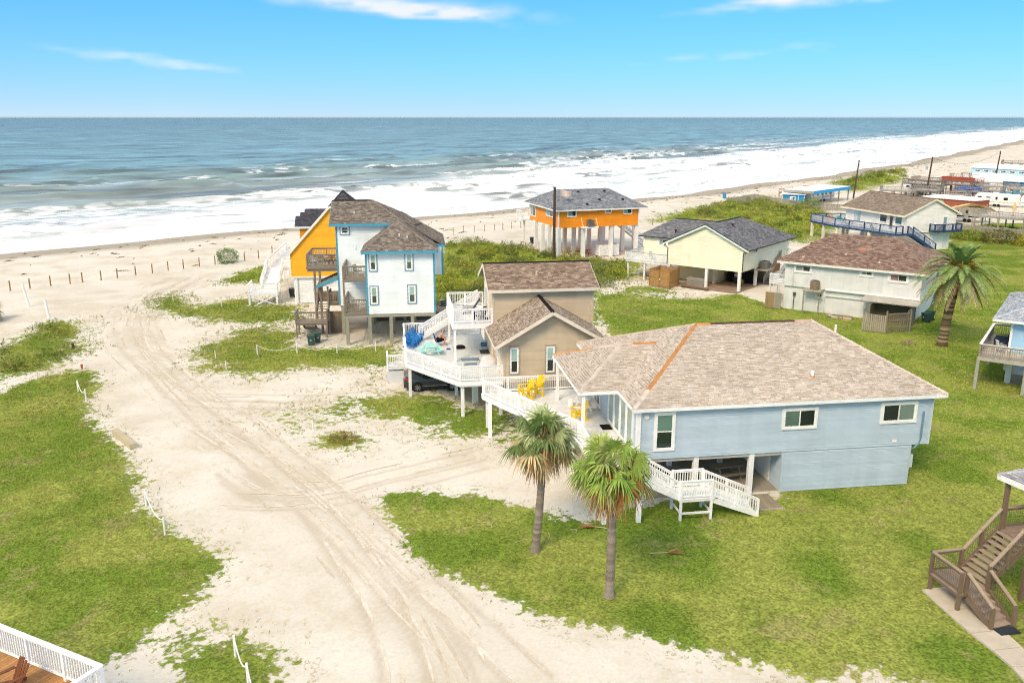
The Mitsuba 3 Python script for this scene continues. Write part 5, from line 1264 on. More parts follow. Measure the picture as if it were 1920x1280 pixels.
part(roofG, 'roof_vent', MB('6b3f2e').box(.6, 1.0, 6.4, 7.0, 6.2, 6.45), 'paint', FG)
part(G_, 'downspout', MB('d9dbd9').tube([[.95, -.08, 5.1], [.95, -.08, 2.75], [.8, -.08, 2.6]], .06, 6), 'paint', FG)
part(G_, 'drain_pipe', MB('d9dbd9').tube([[4.3, .1, .05], [4.3, .1, 1.75], [4.5, .1, 1.9], [8.3, .1, 1.9]], .06, 8), 'paint', FG)
part(G_, 'meter', MB('5a5d5f').box(1.0, 1.3, .12, .25, 1.5, 1.9).box(1.08, 1.16, .15, .25, .1, 1.5), 'paint', FG)
sp = part(G_, 'service_platform', MB('b9b2a4').box(2.3, 4.2, -1.1, 0, 2.4, 2.55), 'matte', FG)
for x in (2.45, 4.05): post(FG, sp, x, -.95, 0, 2.4, .11, '9b9384', name='leg', mat='matte')
ac_unit(FG, 3.4, -.55, 2.55, 'round tan air conditioner on the ledge of the off white house', 1.0, .95, 'a28f72', True)
pg = part(G_, 'side_porch', MB('e9e9e6').box(-2.1, 0, 1.5, 4.5, 2.3, 2.45), 'paint', FG)
railing(FG, pg, [(-.05, 1.55), (-2.05, 1.55), (-2.05, 4.4)], 2.45, 1.0, each=False)
for x, y in ((-2.0, 1.6), (-1.0, 1.6), (-.15, 1.6), (-2.0, 4.4)): post(FG, pg, x, y, 0, 2.3, .15, 'e4e4e0', name='leg')
part(G_, 'porch_screen', MB('a5835f').prism([(1.5, 3.4), (4.4, 3.4), (4.4, 5.0)], 'x', -2.0, -1.96), 'matte', FG)
fc = thing('wooden_gate', 'short weathered wooden fence panel at the left corner of the off white house', 'fence')
for k in range(11): part(fc, 'plank', MB('a08a68' if k < 6 else '9c9788', .1).box(-1.75 + k * .16, -1.6 + k * .16, -.5, -.46, .05, 1.75), 'matte', FG)
shd = thing('slatted_shed', 'grey slatted wooden shed with sloping roof against the off white house', 'shed')
for x, y in ((9.6, -5.4), (11.7, -5.4), (13.5, -3.6), (13.2, .0), (9.4, -.2), (9.5, -2.8)): part(shd, 'post', MB('8f887a').box(x - .07, x + .07, y - .07, y + .07, 0, 2.2), 'matte', FG)
part(shd, 'roof_deck', MB('b9b4a8').add([[x, y, z + t] for x in (8.4, 13.7) for y, z in ((-1.8, 2.15), (1.2, 2.5)) for t in (0, .08)], BOXF), 'matte', FG)
for k in range(16): part(shd, 'roof_board', MB('c4bfb3', .08).add([[x, -1.85 + 3.1 * (k + e) / 16, 2.235 + .36 * (k + e) / 16 + t] for x in (8.35, 13.75) for e in (0, .93) for t in (0, .03)], BOXF), 'matte', FG)
for k in range(12): part(shd, 'front_slat', MB('aea698', .1).box(9.55 + k * .18, 9.68 + k * .18, -5.5, -5.45, .08, 1.75), 'matte', FG)
for k in range(12):
    a0 = np.array([11.75, -5.35]); a1 = np.array([13.45, -3.6])
    q = a0 + (a1 - a0) * k / 11
    part(shd, 'side_slat', MB('847c6e', .1).box(q[0] - .05, q[0] + .05, q[1] - .03, q[1] + .03, .1, 1.9), 'matte', FG)
part(shd, 'rail', MB('8f887a').beam([11.7, -5.4, .6], [13.5, -3.6, .6], .05, .1).beam([11.7, -5.4, 1.3], [13.5, -3.6, 1.3], .05, .1).beam([11.7, -5.4, 1.9], [13.5, -3.6, 1.9], .05, .1), 'matte', FG)
part(shd, 'back_panel', MB('6f695d').box(9.4, 13.2, -.12, -.08, .1, 2.1), 'matte', FG)
part(shd, 'end_panel', MB('8f887a').box(13.15, 13.2, -3.4, 0, .1, 2.0).box(9.36, 9.42, -2.8, -.2, .1, 1.9), 'matte', FG)
trash_bin(FG, 14.0, 1.6, -35, 'dark green trash bin in front beside the slatted shed', '2f4d48')
trash_bin(FG, 14.2, 2.8, -35, 'dark green trash bin farther back at the off white house corner', '2f4d48')
bedm = MB('b5a183', .1)
for k in range(26): bedm.box(5.0 + R.uniform(0, 2.6), 5.2 + R.uniform(0, 2.8), -1.6 + R.uniform(0, 1.0), -1.3 + R.uniform(0, 1.1), .0, R.uniform(.08, .22), R.choice(['b5a183', '8f8a86', 'c9bca4', '77706a']))
part(None, 'rubble_bed', bedm, 'matte', FG, kind='stuff'); labels['rubble_bed'].update(label='patch of rubble and bare soil at the off white house wall', category='rubble')

# ================================================================ the cream house with the navy deck
FH = Frame(60.6, 131.5, 0, 15)
H_ = thing('beach_house', 'cream house with brown gable roof and long navy blue deck with stairs', 'house')
CR, NV = 'f3efe4', '2b4468'
SH_H = ['97897a', 'a39585', '8c7e70', '9d8f80']
body(FH, H_, 0, 9.1, 0, 14.8, 2.8, 5.6, CR, 'wall', gable=('y', 7.75, 4.75))
siding(FH, H_ + '__wall', (0, 0), (9.1, 0), (2.82, 5.6), CR, .2, .02, gable=(.52, 7.75))
siding(FH, H_ + '__wall', (0, 14.8), (0, 0), (2.82, 5.5), CR, .2, .02)
body(FH, H_, 2.6, 8.5, .2, 14, 0, 2.8, 'ece8dc', 'lower_wall')
part(H_, 'garage_door', MB('f6f5ef').box(5.0, 7.2, .12, .2, .05, 2.3), 'paint', FH)
roofH = roof(FH, H_, [[(-.75, 15.4, 5.5), (-.75, -.35, 5.5), (4.75, -.35, 7.95), (4.75, 15.4, 7.95)], [(9.75, -.35, 5.6), (9.75, 15.4, 5.6), (4.75, 15.4, 7.95), (4.75, -.35, 7.95)]], SH_H, caps=[((4.75, -.35, 7.95), (4.75, 15.4, 7.95), '6d5f52')], course=.22, tab=.5, jit=.08)
fascia(FH, H_, [((-.75, -.37, 5.5), (4.75, -.37, 7.95)), ((4.75, -.37, 7.95), (9.75, -.37, 5.6)), ((-.77, 15.4, 5.5), (-.77, -.35, 5.5))], 'efe6c6', .26)
window(FH, H_, (0, 14.8), (0, 0), 2.1, 4.1, 3.2, 5.4, tw=.1, glass=('a9c0c0', 'c9d6d4'), name='glass_door')
window(FH, H_, (0, 14.8), (0, 0), 8.7, 10.5, 3.9, 5.2, tw=.1, kind='none', glass=('2c3f44', '2c3f44'))
window(FH, H_, (0, 14.8), (0, 0), 11.0, 12.0, 2.9, 5.25, tw=.1, kind='none', glass=('4a3a34', '4a3a34'), name='door')
window(FH, H_, (0, 14.8), (0, 0), 12.3, 14.0, 3.9, 5.2, tw=.1, kind='none', glass=('3c6a70', '3c6a70'))
window(FH, H_, (0, 0), (9.1, 0), 6.6, 7.5, 2.9, 5.2, tw=.12, kind='hung', glass=('6d7f86', '8fa3a8'), name='door')
dkH = part(H_, 'deck', MB('33496b').prism([(-1.8, -.2), (-.1, -.2), (-.1, 14.9), (1.6, 14.9), (1.6, 18.4), (-3.8, 19.2), (-4.0, 12)], 'z', 2.5, 2.72), 'paint', FH)
decking(FH, dkH, [(-1.85, -.2), (-.05, -.2), (-.05, 14.9), (1.6, 14.9), (1.6, 18.4), (-3.8, 19.2), (-4.05, 12)], 2.8, 'aebbc9', 'y', w=.2)
railing(FH, dkH, [(-.6, -.15), (-1.8, -.15), (-4.0, 12), (-3.75, 19.1), (1.55, 18.3), (1.55, 15)], 2.8, 1.15, NV, each=False, post=.16, gap=.16, bw=.045, balcol='b9c3cf', step=3.0, capw=.16)
skirt(FH, dkH, [(-.1, -.2), (-1.85, -.2), (-4.05, 12), (-3.8, 19.2), (1.6, 18.4)], 2.8, .32, NV)
for x, y in ((-1.5, .2), (-2.6, 5), (-3.7, 11.6), (-3.6, 15.5), (-3.6, 18.8), (-.8, 3), (-.8, 8), (-.8, 13), (1.4, 17)): post(FH, dkH, x, y, 0, 2.5, .38, 'e6dfc8', name='deck_post')
stH = stairs(FH, H_, (4.6, -.9, .1), (.2, -.9, 2.8), 1.3, 12, NV, 'navy_stair', each=False)
railing(FH, stH, [(4.6, -1.5, .1), (.2, -1.5, 2.8)], 0, 1.15, NV, each=False, post=.14, bw=.045, gap=.16, balcol='9fb0c4'); railing(FH, stH, [(4.6, -.3, .1), (.2, -.3, 2.8)], 0, 1.15, NV, each=False, post=.14, bw=.045, gap=.16, balcol='9fb0c4')
part(stH, 'top_landing', MB(NV).box(-.7, .3, -1.55, -.25, 2.55, 2.8), 'paint', FH)
part(H_, 'understair', MB('d9d4c6').box(.2, 2.6, .4, 2.0, 0, 2.7), 'paint', FH)
bH = part(H_, 'balcony', MB(NV).box(4.3, 9.3, -1.25, 0, 2.85, 3.05), 'paint', FH)
railing(FH, bH, [(4.35, -.05), (4.35, -1.2), (9.25, -1.2), (9.25, -.05)], 3.05, 1.1, NV, each=False, gap=.2, post=.16, balcol='5d7192')
ac_unit(FH, 6.0, -.6, 3.05, 'pale air conditioner on the navy balcony of the cream house', .9, .9, 'c6ccce')
for k, (x, y, c, nm) in enumerate(((-2.9, 18.0, 'b13a5b', 'crimson'), (-2.7, 15.2, 'e2572b', 'orange red'), (-.6, 17.6, 'f08b2e', 'orange'), (.4, 16.9, '2fa9b0', 'teal'), (1.0, 16.0, 'b7cf3f', 'lime green'), (.1, 15.6, '1f9fc4', 'sky blue'))):
    adirondack(FH, x, y, 2.8, 60 + 25 * k, '%s slatted chair on the far end of the navy deck' % nm, c)
picnic_table(FH, -2.6, 10.6, 2.8, 105, 'brown picnic table on the navy deck, first from its far end', '6f6257', L=2.0)
picnic_table(FH, -2.2, 7.6, 2.8, 105, 'white picnic table on the navy deck, second from its far end', 'dedcd6', L=1.8)
adirondack(FH, -1.6, 5.2, 2.8, 100, 'teal blue chair near the middle of the navy deck', '3f6f86')
single('parked_mat', 'dark car hood shape under the far end of the navy deck', 'car', MB('3c444c').box(-2.4, 1.2, 15.2, 17.0, .4, 1.0).box(-1.6, .6, 15.4, 16.8, 1.0, 1.45, '2a3036'), 'gloss', FH) if False else None

# ================================================================ the light blue house at the right edge
FI = Frame(35.25, 62.15, 0, -35)
I_ = thing('beach_house', 'sky blue house with grey shingle roof and weathered grey deck at the right edge', 'house')
SB = 'a6cfe8'
SH_I = ['b9c0c8', 'a9b1ba', 'c6ccd2', '9fa7b1']
body(FI, I_, 1.7, 11, 2.9, 13, 2.55, 5.05, SB, 'wall')
for k in range(7): part(I_ + '__wall', 'batten', MB('f6f8f8' if k == 0 else '97c3df').box(1.7 + k * 1.2 - .05, 1.7 + k * 1.2 + .05 + (.06 if k == 0 else 0), 2.84, 2.9, 2.6, 5.0), 'paint', FI)
window(FI, I_, (1.7, 2.9), (11, 2.9), 1.35, 2.6, 3.25, 4.6, tw=.1, kind='none', glass=('3d5348', '3d5348'))
window(FI, I_, (1.7, 13), (1.7, 2.9), 6.5, 8.2, 2.65, 4.7, tw=.1, glass=('3d4a4c', '8a9ea0'), name='glass_door')
i1, i2, i3, i4 = (.45, 2.1, 5.15), (12, 2.1, 5.15), (12, 14, 5.15), (.45, 14, 5.15)
roofI = roof(FI, I_, [[i1, i2, (12, 8.0, 7.2), (5.6, 8.0, 7.2)], [i4, i1, (5.6, 8.0, 7.2)], [i3, i4, (5.6, 8.0, 7.2), (12, 8.0, 7.2)]], SH_I, caps=[(i1, (5.6, 8.0, 7.2)), (i4, (5.6, 8, 7.2)), ((5.6, 8, 7.2), (12, 8, 7.2))], tab=.36, course=.16)
fascia(FI, I_, [(i1, i2), (i4, i1)], 'f2f3f2', .2)
DI = [(0, 0), (12, 0), (12, 2.85), (1.65, 2.85), (1.65, 8.3), (0, 8.3)]
dI = part(I_, 'deck', MB('8d8678').prism([(.05, .05), (11.9, .05), (11.9, 2.8), (1.6, 2.8), (1.6, 8.2), (.05, 8.2)], 'z', 2.3, 2.48), 'matte', FI)
decking(FI, dI, DI, 2.55, 'b7b0a4', 'y', jit=.09)
railing(FI, dI, [(11.9, .06), (.06, .06)], 2.55, 1.0, '9c9080', jit=.07, gap=.15, cap='d9d7d0')
railing(FI, dI, [(.06, .06), (.06, 8.2), (1.6, 8.2)], 2.55, 1.0, '9c9080', jit=.07, gap=.15, cap='efefec', capw=.2)
skirt(FI, dI, [(11.9, -.02), (-.02, -.02), (-.02, 8.2)], 2.55, .22, 'b5b0a4')
for x, y in ((.05, .05), (.05, 8.1), (3.2, .1), (6.4, .1)): post(FI, dI, x, y, 0, 2.35, .22, 'a8aca0', name='deck_post', mat='matte')
for x, y in ((1.9, 3.2), (6, 3.2)): post(FI, I_, x, y, 0, 2.55, .4, 'f0f0ee')
part(I_, 'slab', MB('b8ad9d').box(1.8, 11, 2.9, 12, -.1, .05), 'matte', FI)
body(FI, I_, 2.0, 10.8, 6, 12.8, 0, 2.55, 'efefec', 'lower_wall')
part(I_, 'water_heater', MB('f0f0ee').box(1.5, 2.0, 3.5, 4.0, .9, 1.9).box(1.62, 1.9, 3.3, 3.5, .05, .8, '222222'), 'paint', FI)
gt = thing('covered_furniture', 'dark navy bench and table set on the weathered deck of the sky blue house', 'bench')
part(gt, 'seat', MB('272d3a').box(.5, 1.5, 4.2, 6.1, 2.95, 3.05), 'paint', FI)
for k in range(7): part(gt, 'back_slat', MB('272d3a').box(1.45, 1.5, 4.25 + k * .26, 4.4 + k * .26, 3.05, 3.55), 'paint', FI)
for x in (.6, 1.4):
    for y in (4.3, 6.0): part(gt, 'leg', MB('272d3a').box(x - .04, x + .04, y - .04, y + .04, 2.55, 2.95), 'paint', FI)
chair(FI, 1.25, 2.2, 2.55, 120, 'small white chair against the wall of the sky blue house', 'f0f0ee')

# ================================================================ the brown stairs bottom right
FJ = Frame(18.2, 33.3, 0, 12)
J_ = thing('porch_house', 'corner of a house with grey shingle roof over brown timber stairs with wire mesh', 'house')
BR = '84715f'
FR = Frame(21.07, 34.3, 0, 22)
roofJ = roof(FR, J_, [[(9, 0, 5.1), (0, 0, 5.1), (4.2, -4.0, 6.7), (9, -4.0, 6.7)], [(0, 0, 5.1), (0, -8, 5.1), (4.2, -4.0, 6.7)]], ['b4b3b6', 'a5a4a8', 'c3c2c4', '9a999d'], caps=[((0, 0, 5.1), (4.2, -4.0, 6.7))], tab=.36)
fascia(FR, J_, [((9, .02, 5.1), (0, .02, 5.1)), ((-.02, 0, 5.1), (-.02, -8, 5.1))], 'f3f3f1', .24)
body(FR, J_, 3.2, 9, -7, -.8, 2.65, 5.0, 'e9e6de', 'wall')
pJ = part(J_, 'porch_deck', MB('86705c', .05).box(3.25, 9, -5.5, .15, 2.4, 2.58), 'matte', FJ)
decking(FJ, pJ, [(3.2, -5.5), (9, -5.5), (9, .2), (3.2, .2)], 2.63, '958270', 'x', jit=.1)
for x, y, z in ((3.32, .08, 4.98), (3.32, -1.5, 3.65), (3.32, -5.3, 4.98)): post(FJ, pJ, x, y, 0, z, .16, BR, name='porch_post', mat='matte')
def mesh_rail(parent, a, b, h=1.0, posts=(0, 1)):
    a, b = np.array(a, float), np.array(b, float); up = np.array([0, 0, 1.0])
    mb = MB(BR, .08)
    mb.beam(a + up * (h - .03), b + up * (h - .03), .15, .05, col='ae9c86').beam(a + up * (h - .11), b + up * (h - .11), .05, .1).beam(a + up * .14, b + up * .14, .05, .09)
    k = part(parent, 'rail', mb, 'matte', FJ)
    L = np.linalg.norm((b - a)[:2]); n = max(2, int(L / .11)); w = MB('6d6355')
    for i_ in range(1, n): w.beam(a + (b - a) * i_ / n + up * .16, a + (b - a) * i_ / n + up * (h - .1), .008, .008)
    for j_ in range(1, 7): w.beam(a + up * (.16 + j_ * .11), b + up * (.16 + j_ * .11), .008, .008)
    part(k, 'wire_mesh', w, 'matte', FJ, kind='stuff')
    for t in posts:
        q = a + (b - a) * t
        part(k, 'post', MB(BR, .08).box(q[0] - .065, q[0] + .065, q[1] - .065, q[1] + .065, q[2] - .1, q[2] + h - .05), 'matte', FJ)
lJ = part(J_, 'landing', MB('8a735e').box(.02, 1.52, -1.72, .12, .72, .84), 'matte', FJ)
decking(FJ, lJ, [(0, -1.75), (1.55, -1.75), (1.55, .15), (0, .15)], .88, 'a29080', 'x', each=True, jit=.1)
for x, y in ((.08, .05), (.08, -1.65), (1.45, .05), (1.45, -1.65)): post(FJ, lJ, x, y, 0, .75, .14, BR, name='leg', mat='matte')
mesh_rail(lJ, (.06, -1.68, .88), (.06, .1, .88)); mesh_rail(lJ, (.06, .1, .88), (1.5, .1, .88), posts=(1,))
dn = stairs(FJ, J_, (.95, -3.15, .05), (.8, -1.75, .88), 1.05, 5, '7d6b59', 'lower_stair', tread=.30, riser=True, treadcol='a59382')
mesh_rail(dn, (.42, -3.15, .05), (.28, -1.75, .88)); mesh_rail(dn, (1.46, -3.15, .05), (1.34, -1.75, .88))
us_ = stairs(FJ, J_, (1.5, -.75, .88), (3.2, -.7, 2.6), 1.5, 9, '7d6b59', 'upper_stair', tread=.30, treadcol='a59382')
mesh_rail(us_, (1.55, .08, .88), (3.2, .1, 2.6), posts=(.5,)); mesh_rail(us_, (1.55, -1.5, .88), (3.2, -1.45, 2.6), posts=(0, .5, 1))
mesh_rail(pJ, (3.4, .1, 2.62), (8.5, .1, 2.62)); mesh_rail(pJ, (3.3, -5.3, 2.62), (3.3, -1.5, 2.62))
path = thing('garden_path', 'narrow pale concrete path leading to the brown stairs', 'path')
labels[path] = {'kind': 'structure', 'label': 'narrow pale concrete path leading to the brown stairs', 'category': 'path'}
pq = np.array([[17.9, 33.3], [18.1, 31.6], [18.35, 30.0], [18.6, 28.9], [18.75, 27.9], [18.75, 26.5]]); pr2 = np.array([[19.3, 33.6], [19.5, 31.9], [19.75, 30.3], [19.85, 29.1], [19.9, 27.9], [20.0, 26.5]])
for k in range(len(pq) - 1):
    q = [pq[k] + (pq[k + 1] - pq[k]) * .01, pr2[k] + (pr2[k + 1] - pr2[k]) * .01, pr2[k] + (pr2[k + 1] - pr2[k]) * .985, pq[k] + (pq[k + 1] - pq[k]) * .985]
    part(path, 'slab', MB('d3c8b4', .03).prism(q, 'z', -.12, .11), 'matte')
dm = MB('3a3f46')
for k in range(8): dm.box(.52, 1.42, -3.62 + k * .055, -3.62 + k * .055 + .045, .125, .14, '40464e')
single('door_mat', 'dark blue grey mat on the concrete path at the foot of the brown stairs', 'mat', dm.box(.5, 1.44, -3.64, -3.17, .112, .128), 'matte', FJ)

# ================================================================ the deck bottom left
FK = Frame(-12.65, 23.05, 0, -26.3)
K_ = thing('raised_deck', 'corner of a brown plank deck with white railing at the bottom left', 'deck')
part(K_, 'frame', MB('d9d2c4').box(-9, -.05, -6, -.05, 2.2, 2.46), 'matte', FK)
decking(FK, K_, [(-9, -6), (-.02, -6), (-.02, -.02), (-9, -.02)], 2.5, 'b5854f', 'y', each=True, jit=.16)
railing(FK, K_, [(-9, -.07), (-.07, -.07), (-.07, -6)], 2.5, 1.12, 'f8f8f7', gap=.125, capw=.17, bw=.042, step=1.75)
for x in (-.2, -4, -8): post(FK, K_, x, -.2, 0, 2.2, .2, name='deck_post')
adirondack(FK, -2.95, -1.5, 2.5, -12, 'dark brown adirondack chair on the plank deck at the bottom left', '7d4a2c')

# ================================================================ trailers, decks and canopies at the far right
def rv(x, y, yaw, L, label, col='efeeea', stripe='b9b2a8', z=0, h=2.6):
    t = thing('camper_trailer', label, 'camper trailer'); f = Frame(x, y, z, yaw)
    b = MB(col); b.prism([(0, .6), (L, .6), (L, h + .1), (L - .25, h + .35), (.5, h + .35), (0, h - .2)], 'y', 0, 2.4)
    part(t, 'body', b, 'paint', f)
    part(t, 'stripe', MB(stripe).box(.1, L - .1, -.02, 0, 1.0, 1.25), 'paint', f)
    n = max(2, int(L / 2.2))
    for k in range(n):
        x0 = .6 + k * (L - 1.4) / n
        if k == n // 2:
            part(t, 'door', MB('e3e1da').box(x0, x0 + .75, -.04, 0, .75, 2.5), 'paint', f)
            part(t, 'window', MB('24282b').box(x0 + .15, x0 + .6, -.06, -.04, 1.7, 2.3), 'pane', f)
        else: part(t, 'window', MB('24282b').box(x0, x0 + .9, -.03, 0, 1.65, 2.25), 'pane', f)
    for k in (0, 1): part(t, 'wheel', MB('26282a').cyl([L * .5 + k * .85, -.02, .36], [L * .5 + k * .85, .22, .36], .36, .36, 14), 'paint', f)
    part(t, 'roof_unit', MB('f6f6f4').box(L * .4, L * .4 + 1, .8, 1.6, h + .35, h + .65), 'paint', f)
    return t


def timber_deck(x, y, yaw, w, d, z, label, col='9a948a', roofed=None, rail=True, stair=None, bot=0):
    t = thing('timber_deck', label, 'deck'); f = Frame(x, y, bot, yaw)
    part(t, 'frame', MB(col, .1).box(0, w, 0, d, z - .3, z - .06), 'matte', f)
    decking(f, t, [(0, 0), (w, 0), (w, d), (0, d)], z, 'b5afa5', 'x', w=.3, jit=.12)
    nx, ny = max(1, int(w / 3)), max(1, int(d / 3))
    for i_ in range(nx + 1):
        for j_ in range(ny + 1):
            xx, yy = .1 + (w - .2) * i_ / nx, .1 + (d - .2) * j_ / ny
            post(f, t, xx, yy, 0, (z + 2.6) if roofed else z - .3, .2, col, name='post', mat='matte')
    if rail: railing(f, t, [(.05, d - .05), (.05, .05), (w - .05, .05), (w - .05, d - .05)], z, 1.0, col, each=False, gap=.5, bw=.05, jit=.1, mid=.5)
    if roofed: part(t, 'canopy', MB(roofed).add([[xx, yy, z + 2.6 + (.3 if yy > 0 else 0) + tt] for xx in (-.3, w + .3) for yy in (-.3, d + .3) for tt in (0, .12)], BOXF), 'paint', f)
    if stair: stairs(f, t, stair[0], stair[1], 1.1, 8, col, 'stair', each=False)
    return t


FT = Frame(71, 203, 0, 46)
cn = thing('carport', 'white flat roofed carport with bright blue front edge beside the beach fence', 'carport')
part(cn, 'roof', MB('f4f4f2').box(-.3, 20, -.2, 7.5, 3.15, 3.4), 'paint', FT)
part(cn, 'front_fascia', MB('2f9fd6').box(-.3, 20, -.3, -.2, 2.6, 3.32), 'paint', FT)
part(cn, 'side_fascia', MB('a9a79f').box(-.4, -.3, -.2, 7.5, 2.75, 3.3), 'paint', FT)
for x in (0, 5, 9.5, 14, 19.5):
    for y in (0, 7): post(FT, cn, x, y, 0, 3.15, .22, '8e8a82', name='post', mat='matte')
part(cn, 'back_wall', MB('a39d92').box(0, 19.5, 7.1, 7.2, 0, 3.0).box(.1, .2, 2.5, 7, 0, 3.0), 'matte', FT)
o = FT([4.5, 2.6, 0]); rv(o[0], o[1], 46, 13, 'white camper trailer parked under the blue edged carport', 'f4f3f0')
ht = thing('beach_hut', 'small bright blue hut with white roof left of the carport', 'hut')
FHt = Frame(64.8, 206.5, 0, -22)
part(ht, 'wall', MB('2a8fc8').box(0, 5.0, 0, 3.2, 0, 2.3), 'paint', FHt)
part(ht, 'side_wall', MB('216fa0').box(5.0, 5.02, .1, 3.2, 0, 2.3), 'paint', FHt)
part(ht, 'roof', MB('f3f3f0').add([[x, y, z + t] for x in (-.3, 5.3) for y, z in ((-.4, 2.3), (3.5, 2.75)) for t in (0, .1)], BOXF), 'paint', FHt)
window(FHt, ht, (0, 0), (5, 0), 1.7, 3.0, .9, 1.9, tw=.15, glass=('4f5d62', 'b7cfd0'))
for x in (.05, 3.6, 4.95): part(ht, 'corner_board', MB('d9ecf4').box(x - .08, x + .08, -.05, 0, 0, 2.3), 'paint', FHt)
dkb = timber_deck(72, 224, 46, 14, 3, 1.2, 'low brown plank terrace on the beach side of the carport', '9b7b5e', bot=0)


def picket_fence(name, pts, h, label, col='a39d92', pitch=.18, rails=True):
    t = thing(name, label, 'fence'); pk_ = MB(col, .12); rl = MB(col, .1); n = 0
    for a, b in zip(pts[:-1], pts[1:]):
        a, b = np.array(a, float), np.array(b, float); L = np.linalg.norm(b - a); d = (b - a) / L
        m = int(L / pitch)
        for k in range(m):
            q = a + d * (k + .5) * pitch; z = Z(*q)
            hh = h * R.uniform(.96, 1.04)
            pk_.beam([*q, z], [*q, z + hh], pitch * .8, .03, up=(d[1], -d[0], 0))
        m = max(1, int(L / 2.4))
        za, zb = Z(*a), Z(*b)
        for f_ in (.3, .8): rl.beam([*a + np.array([d[1], -d[0]]) * .05, za + h * f_], [*b + np.array([d[1], -d[0]]) * .05, zb + h * f_], .05, .1)
        for k in range(m + 1):
            q = a + (b - a) * k / m; z = Z(*q)
            part(t, 'post', MB(col, .1).box(q[0] - .07, q[0] + .07, q[1] - .07, q[1] + .07, z, z + h + .12), 'matte')
    part(t, 'pickets', pk_, 'matte', kind='stuff'); part(t, 'rails', rl, 'matte')
    return t


picket_fence('picket_fence', [(50, 201), (58, 203), (64, 199)], 1.7, 'weathered picket fence on the dune left of the blue hut', 'aaa294')
picket_fence('picket_fence', [(64, 199), (67, 194), (75, 189.5)], 1.5, 'grey picket fence between the carport and the cream house', '9b958a')
picket_fence('board_fence', [(74.5, 156.5), (79, 150.5), (86.5, 141), (92, 134)], 2.0, 'long grey board fence behind the bushes at the right', 'a8a296', .16)

br = thing('container_hut', 'reddish brown long hut with flat white roof behind the cream house', 'hut')
FBr = Frame(92, 192, 0, -56)
part(br, 'wall', MB('a8674f', .03).box(0, 11.2, 0, 6, 0, 2.9), 'matte', FBr)
wb2 = MB('a8674f', .08)
for k in range(37): wb2.box(.02 + k * .303, .29 + k * .303, -.05, .0, .05, 2.9)
part(br + '__wall', 'cladding', wb2, 'matte', FBr, kind='stuff')
part(br, 'roof', MB('f4f3f0').box(-.3, 11.5, -.4, 6.4, 2.9, 3.2), 'paint', FBr)
ag = MB('b9dcc6')
for k in range(9):
    a = -1.2 + k * .3; ag.beam([4.0, -.35, 1.5], [4.0 + 1.1 * math.sin(a), -.5, 1.5 + 1.1 * math.cos(a)], .16, .04, up=(0, 1, 0))
single('wall_ornament', 'pale green sun shaped metal ornament on the reddish hut wall', 'ornament', ag, 'paint', FBr)

timber_deck(97, 228, -30, 9, 6, 1.6, 'low grey timber deck nearest to the dune grass', 'a09a90')
timber_deck(103, 221, -40, 6, 4, 2.2, 'grey timber deck with stairs behind the low deck', '8f897f', stair=((1.5, -3.0, 0), (1.5, 0, 2.2)))
timber_deck(104, 231, -56, 11, 5, 3.3, 'long dark timber deck under a brown pergola beam', '75685c', roofed=None)
timber_deck(110, 216, -45, 7, 5, 2.5, 'grey deck strewn with blue chairs behind the reddish hut', '98928a', stair=((4, -4, 0), (4, 0, 2.6)))
timber_deck(112, 243, -50, 7, 5, 3.2, 'weathered brown deck left of the red deck', '9b8d7d')
for k, (x, y, w, d, z, c, l) in enumerate(((100, 216, 6, 4, 2.7, '8f8a80', 'grey deck with open posts just beyond the brown roof ridge'), (107, 213.5, 5, 4, 1.5, 'a8a298', 'low pale grey deck behind the brown roof peak'), (111, 224, 7, 4, 3.6, '80776b', 'high dark grey deck beside the pole with the transformer'), (119, 222, 6, 4, 2.2, '9a9388', 'grey deck below the heap of blue tarpaulins'), (124, 216, 6, 4, 3.0, 'a59d90', 'grey deck in front of the purple tarpaulin'), (115, 250, 8, 4, 2.6, '94897b', 'brown grey deck near the dune behind the tall decks'), (130, 258, 8, 4, 3.0, 'a39a8c', 'pale grey deck behind the red deck'), (121, 206, 5, 4, 1.4, '8e8a83', 'low grey deck beside the cream camper'), (100, 205, 5, 3, 1.3, '9f988c', 'small low grey deck left of the cream camper'))):
    timber_deck(x, y, -45, w, d, z, l, c)
rdk = timber_deck(117.5, 237, -55, 9, 5, 3.5, 'tall red painted timber deck above the campers', 'a85640')
part(rdk, 'red_screen', MB('a85640', .08).box(0, 9, -.06, 0, 3.5, 4.6), 'matte', Frame(117.5, 237, 0, -55))
tb_ = thing('high_table', 'red bar table and stools on top of the red deck', 'table')
frd = Frame(117.5, 237, 3.5, -55)
part(tb_, 'top', MB('8f3a28').box(4, 6.5, 2, 3, 2.0, 2.1), 'matte', frd)
for x in (4.1, 6.4):
    for y in (2.1, 2.9): part(tb_, 'leg', MB('8f3a28').beam([x, y, 0], [x, y, 2.0], .1, .1), 'matte', frd)
timber_deck(122, 226, -40, 8.5, 5, 2.8, 'wide grey raised deck with glass panels before the blue building', 'a59b8d')
timber_deck(85.5, 158.5, -50, 8.5, 7, 2.6, 'tall grey deck on posts behind the board fence', 'a7a194')
timber_deck(90.5, 151.5, -50, 6, 6, 1.9, 'grey deck at the right edge with white canopy', '9a948a', roofed='f4f4f1')
rv(109, 203, -49, 9, 'cream camper trailer with dark windows in front of the grey raised deck', 'f1eee4', 'c9bfa9')
rv(117, 198, -49, 8, 'white camper trailer at the right edge of the picture', 'f2f3f4')
rv(107, 236, -52, 9, 'white camper trailer behind the long dark deck', 'ecebe7')
rv(123, 240, -50, 8, 'white camper trailer below the red deck', 'efeeea', '8f9aa6')
rv(121, 256, -48, 9, 'white camper trailer left behind the red deck', 'f0efec')
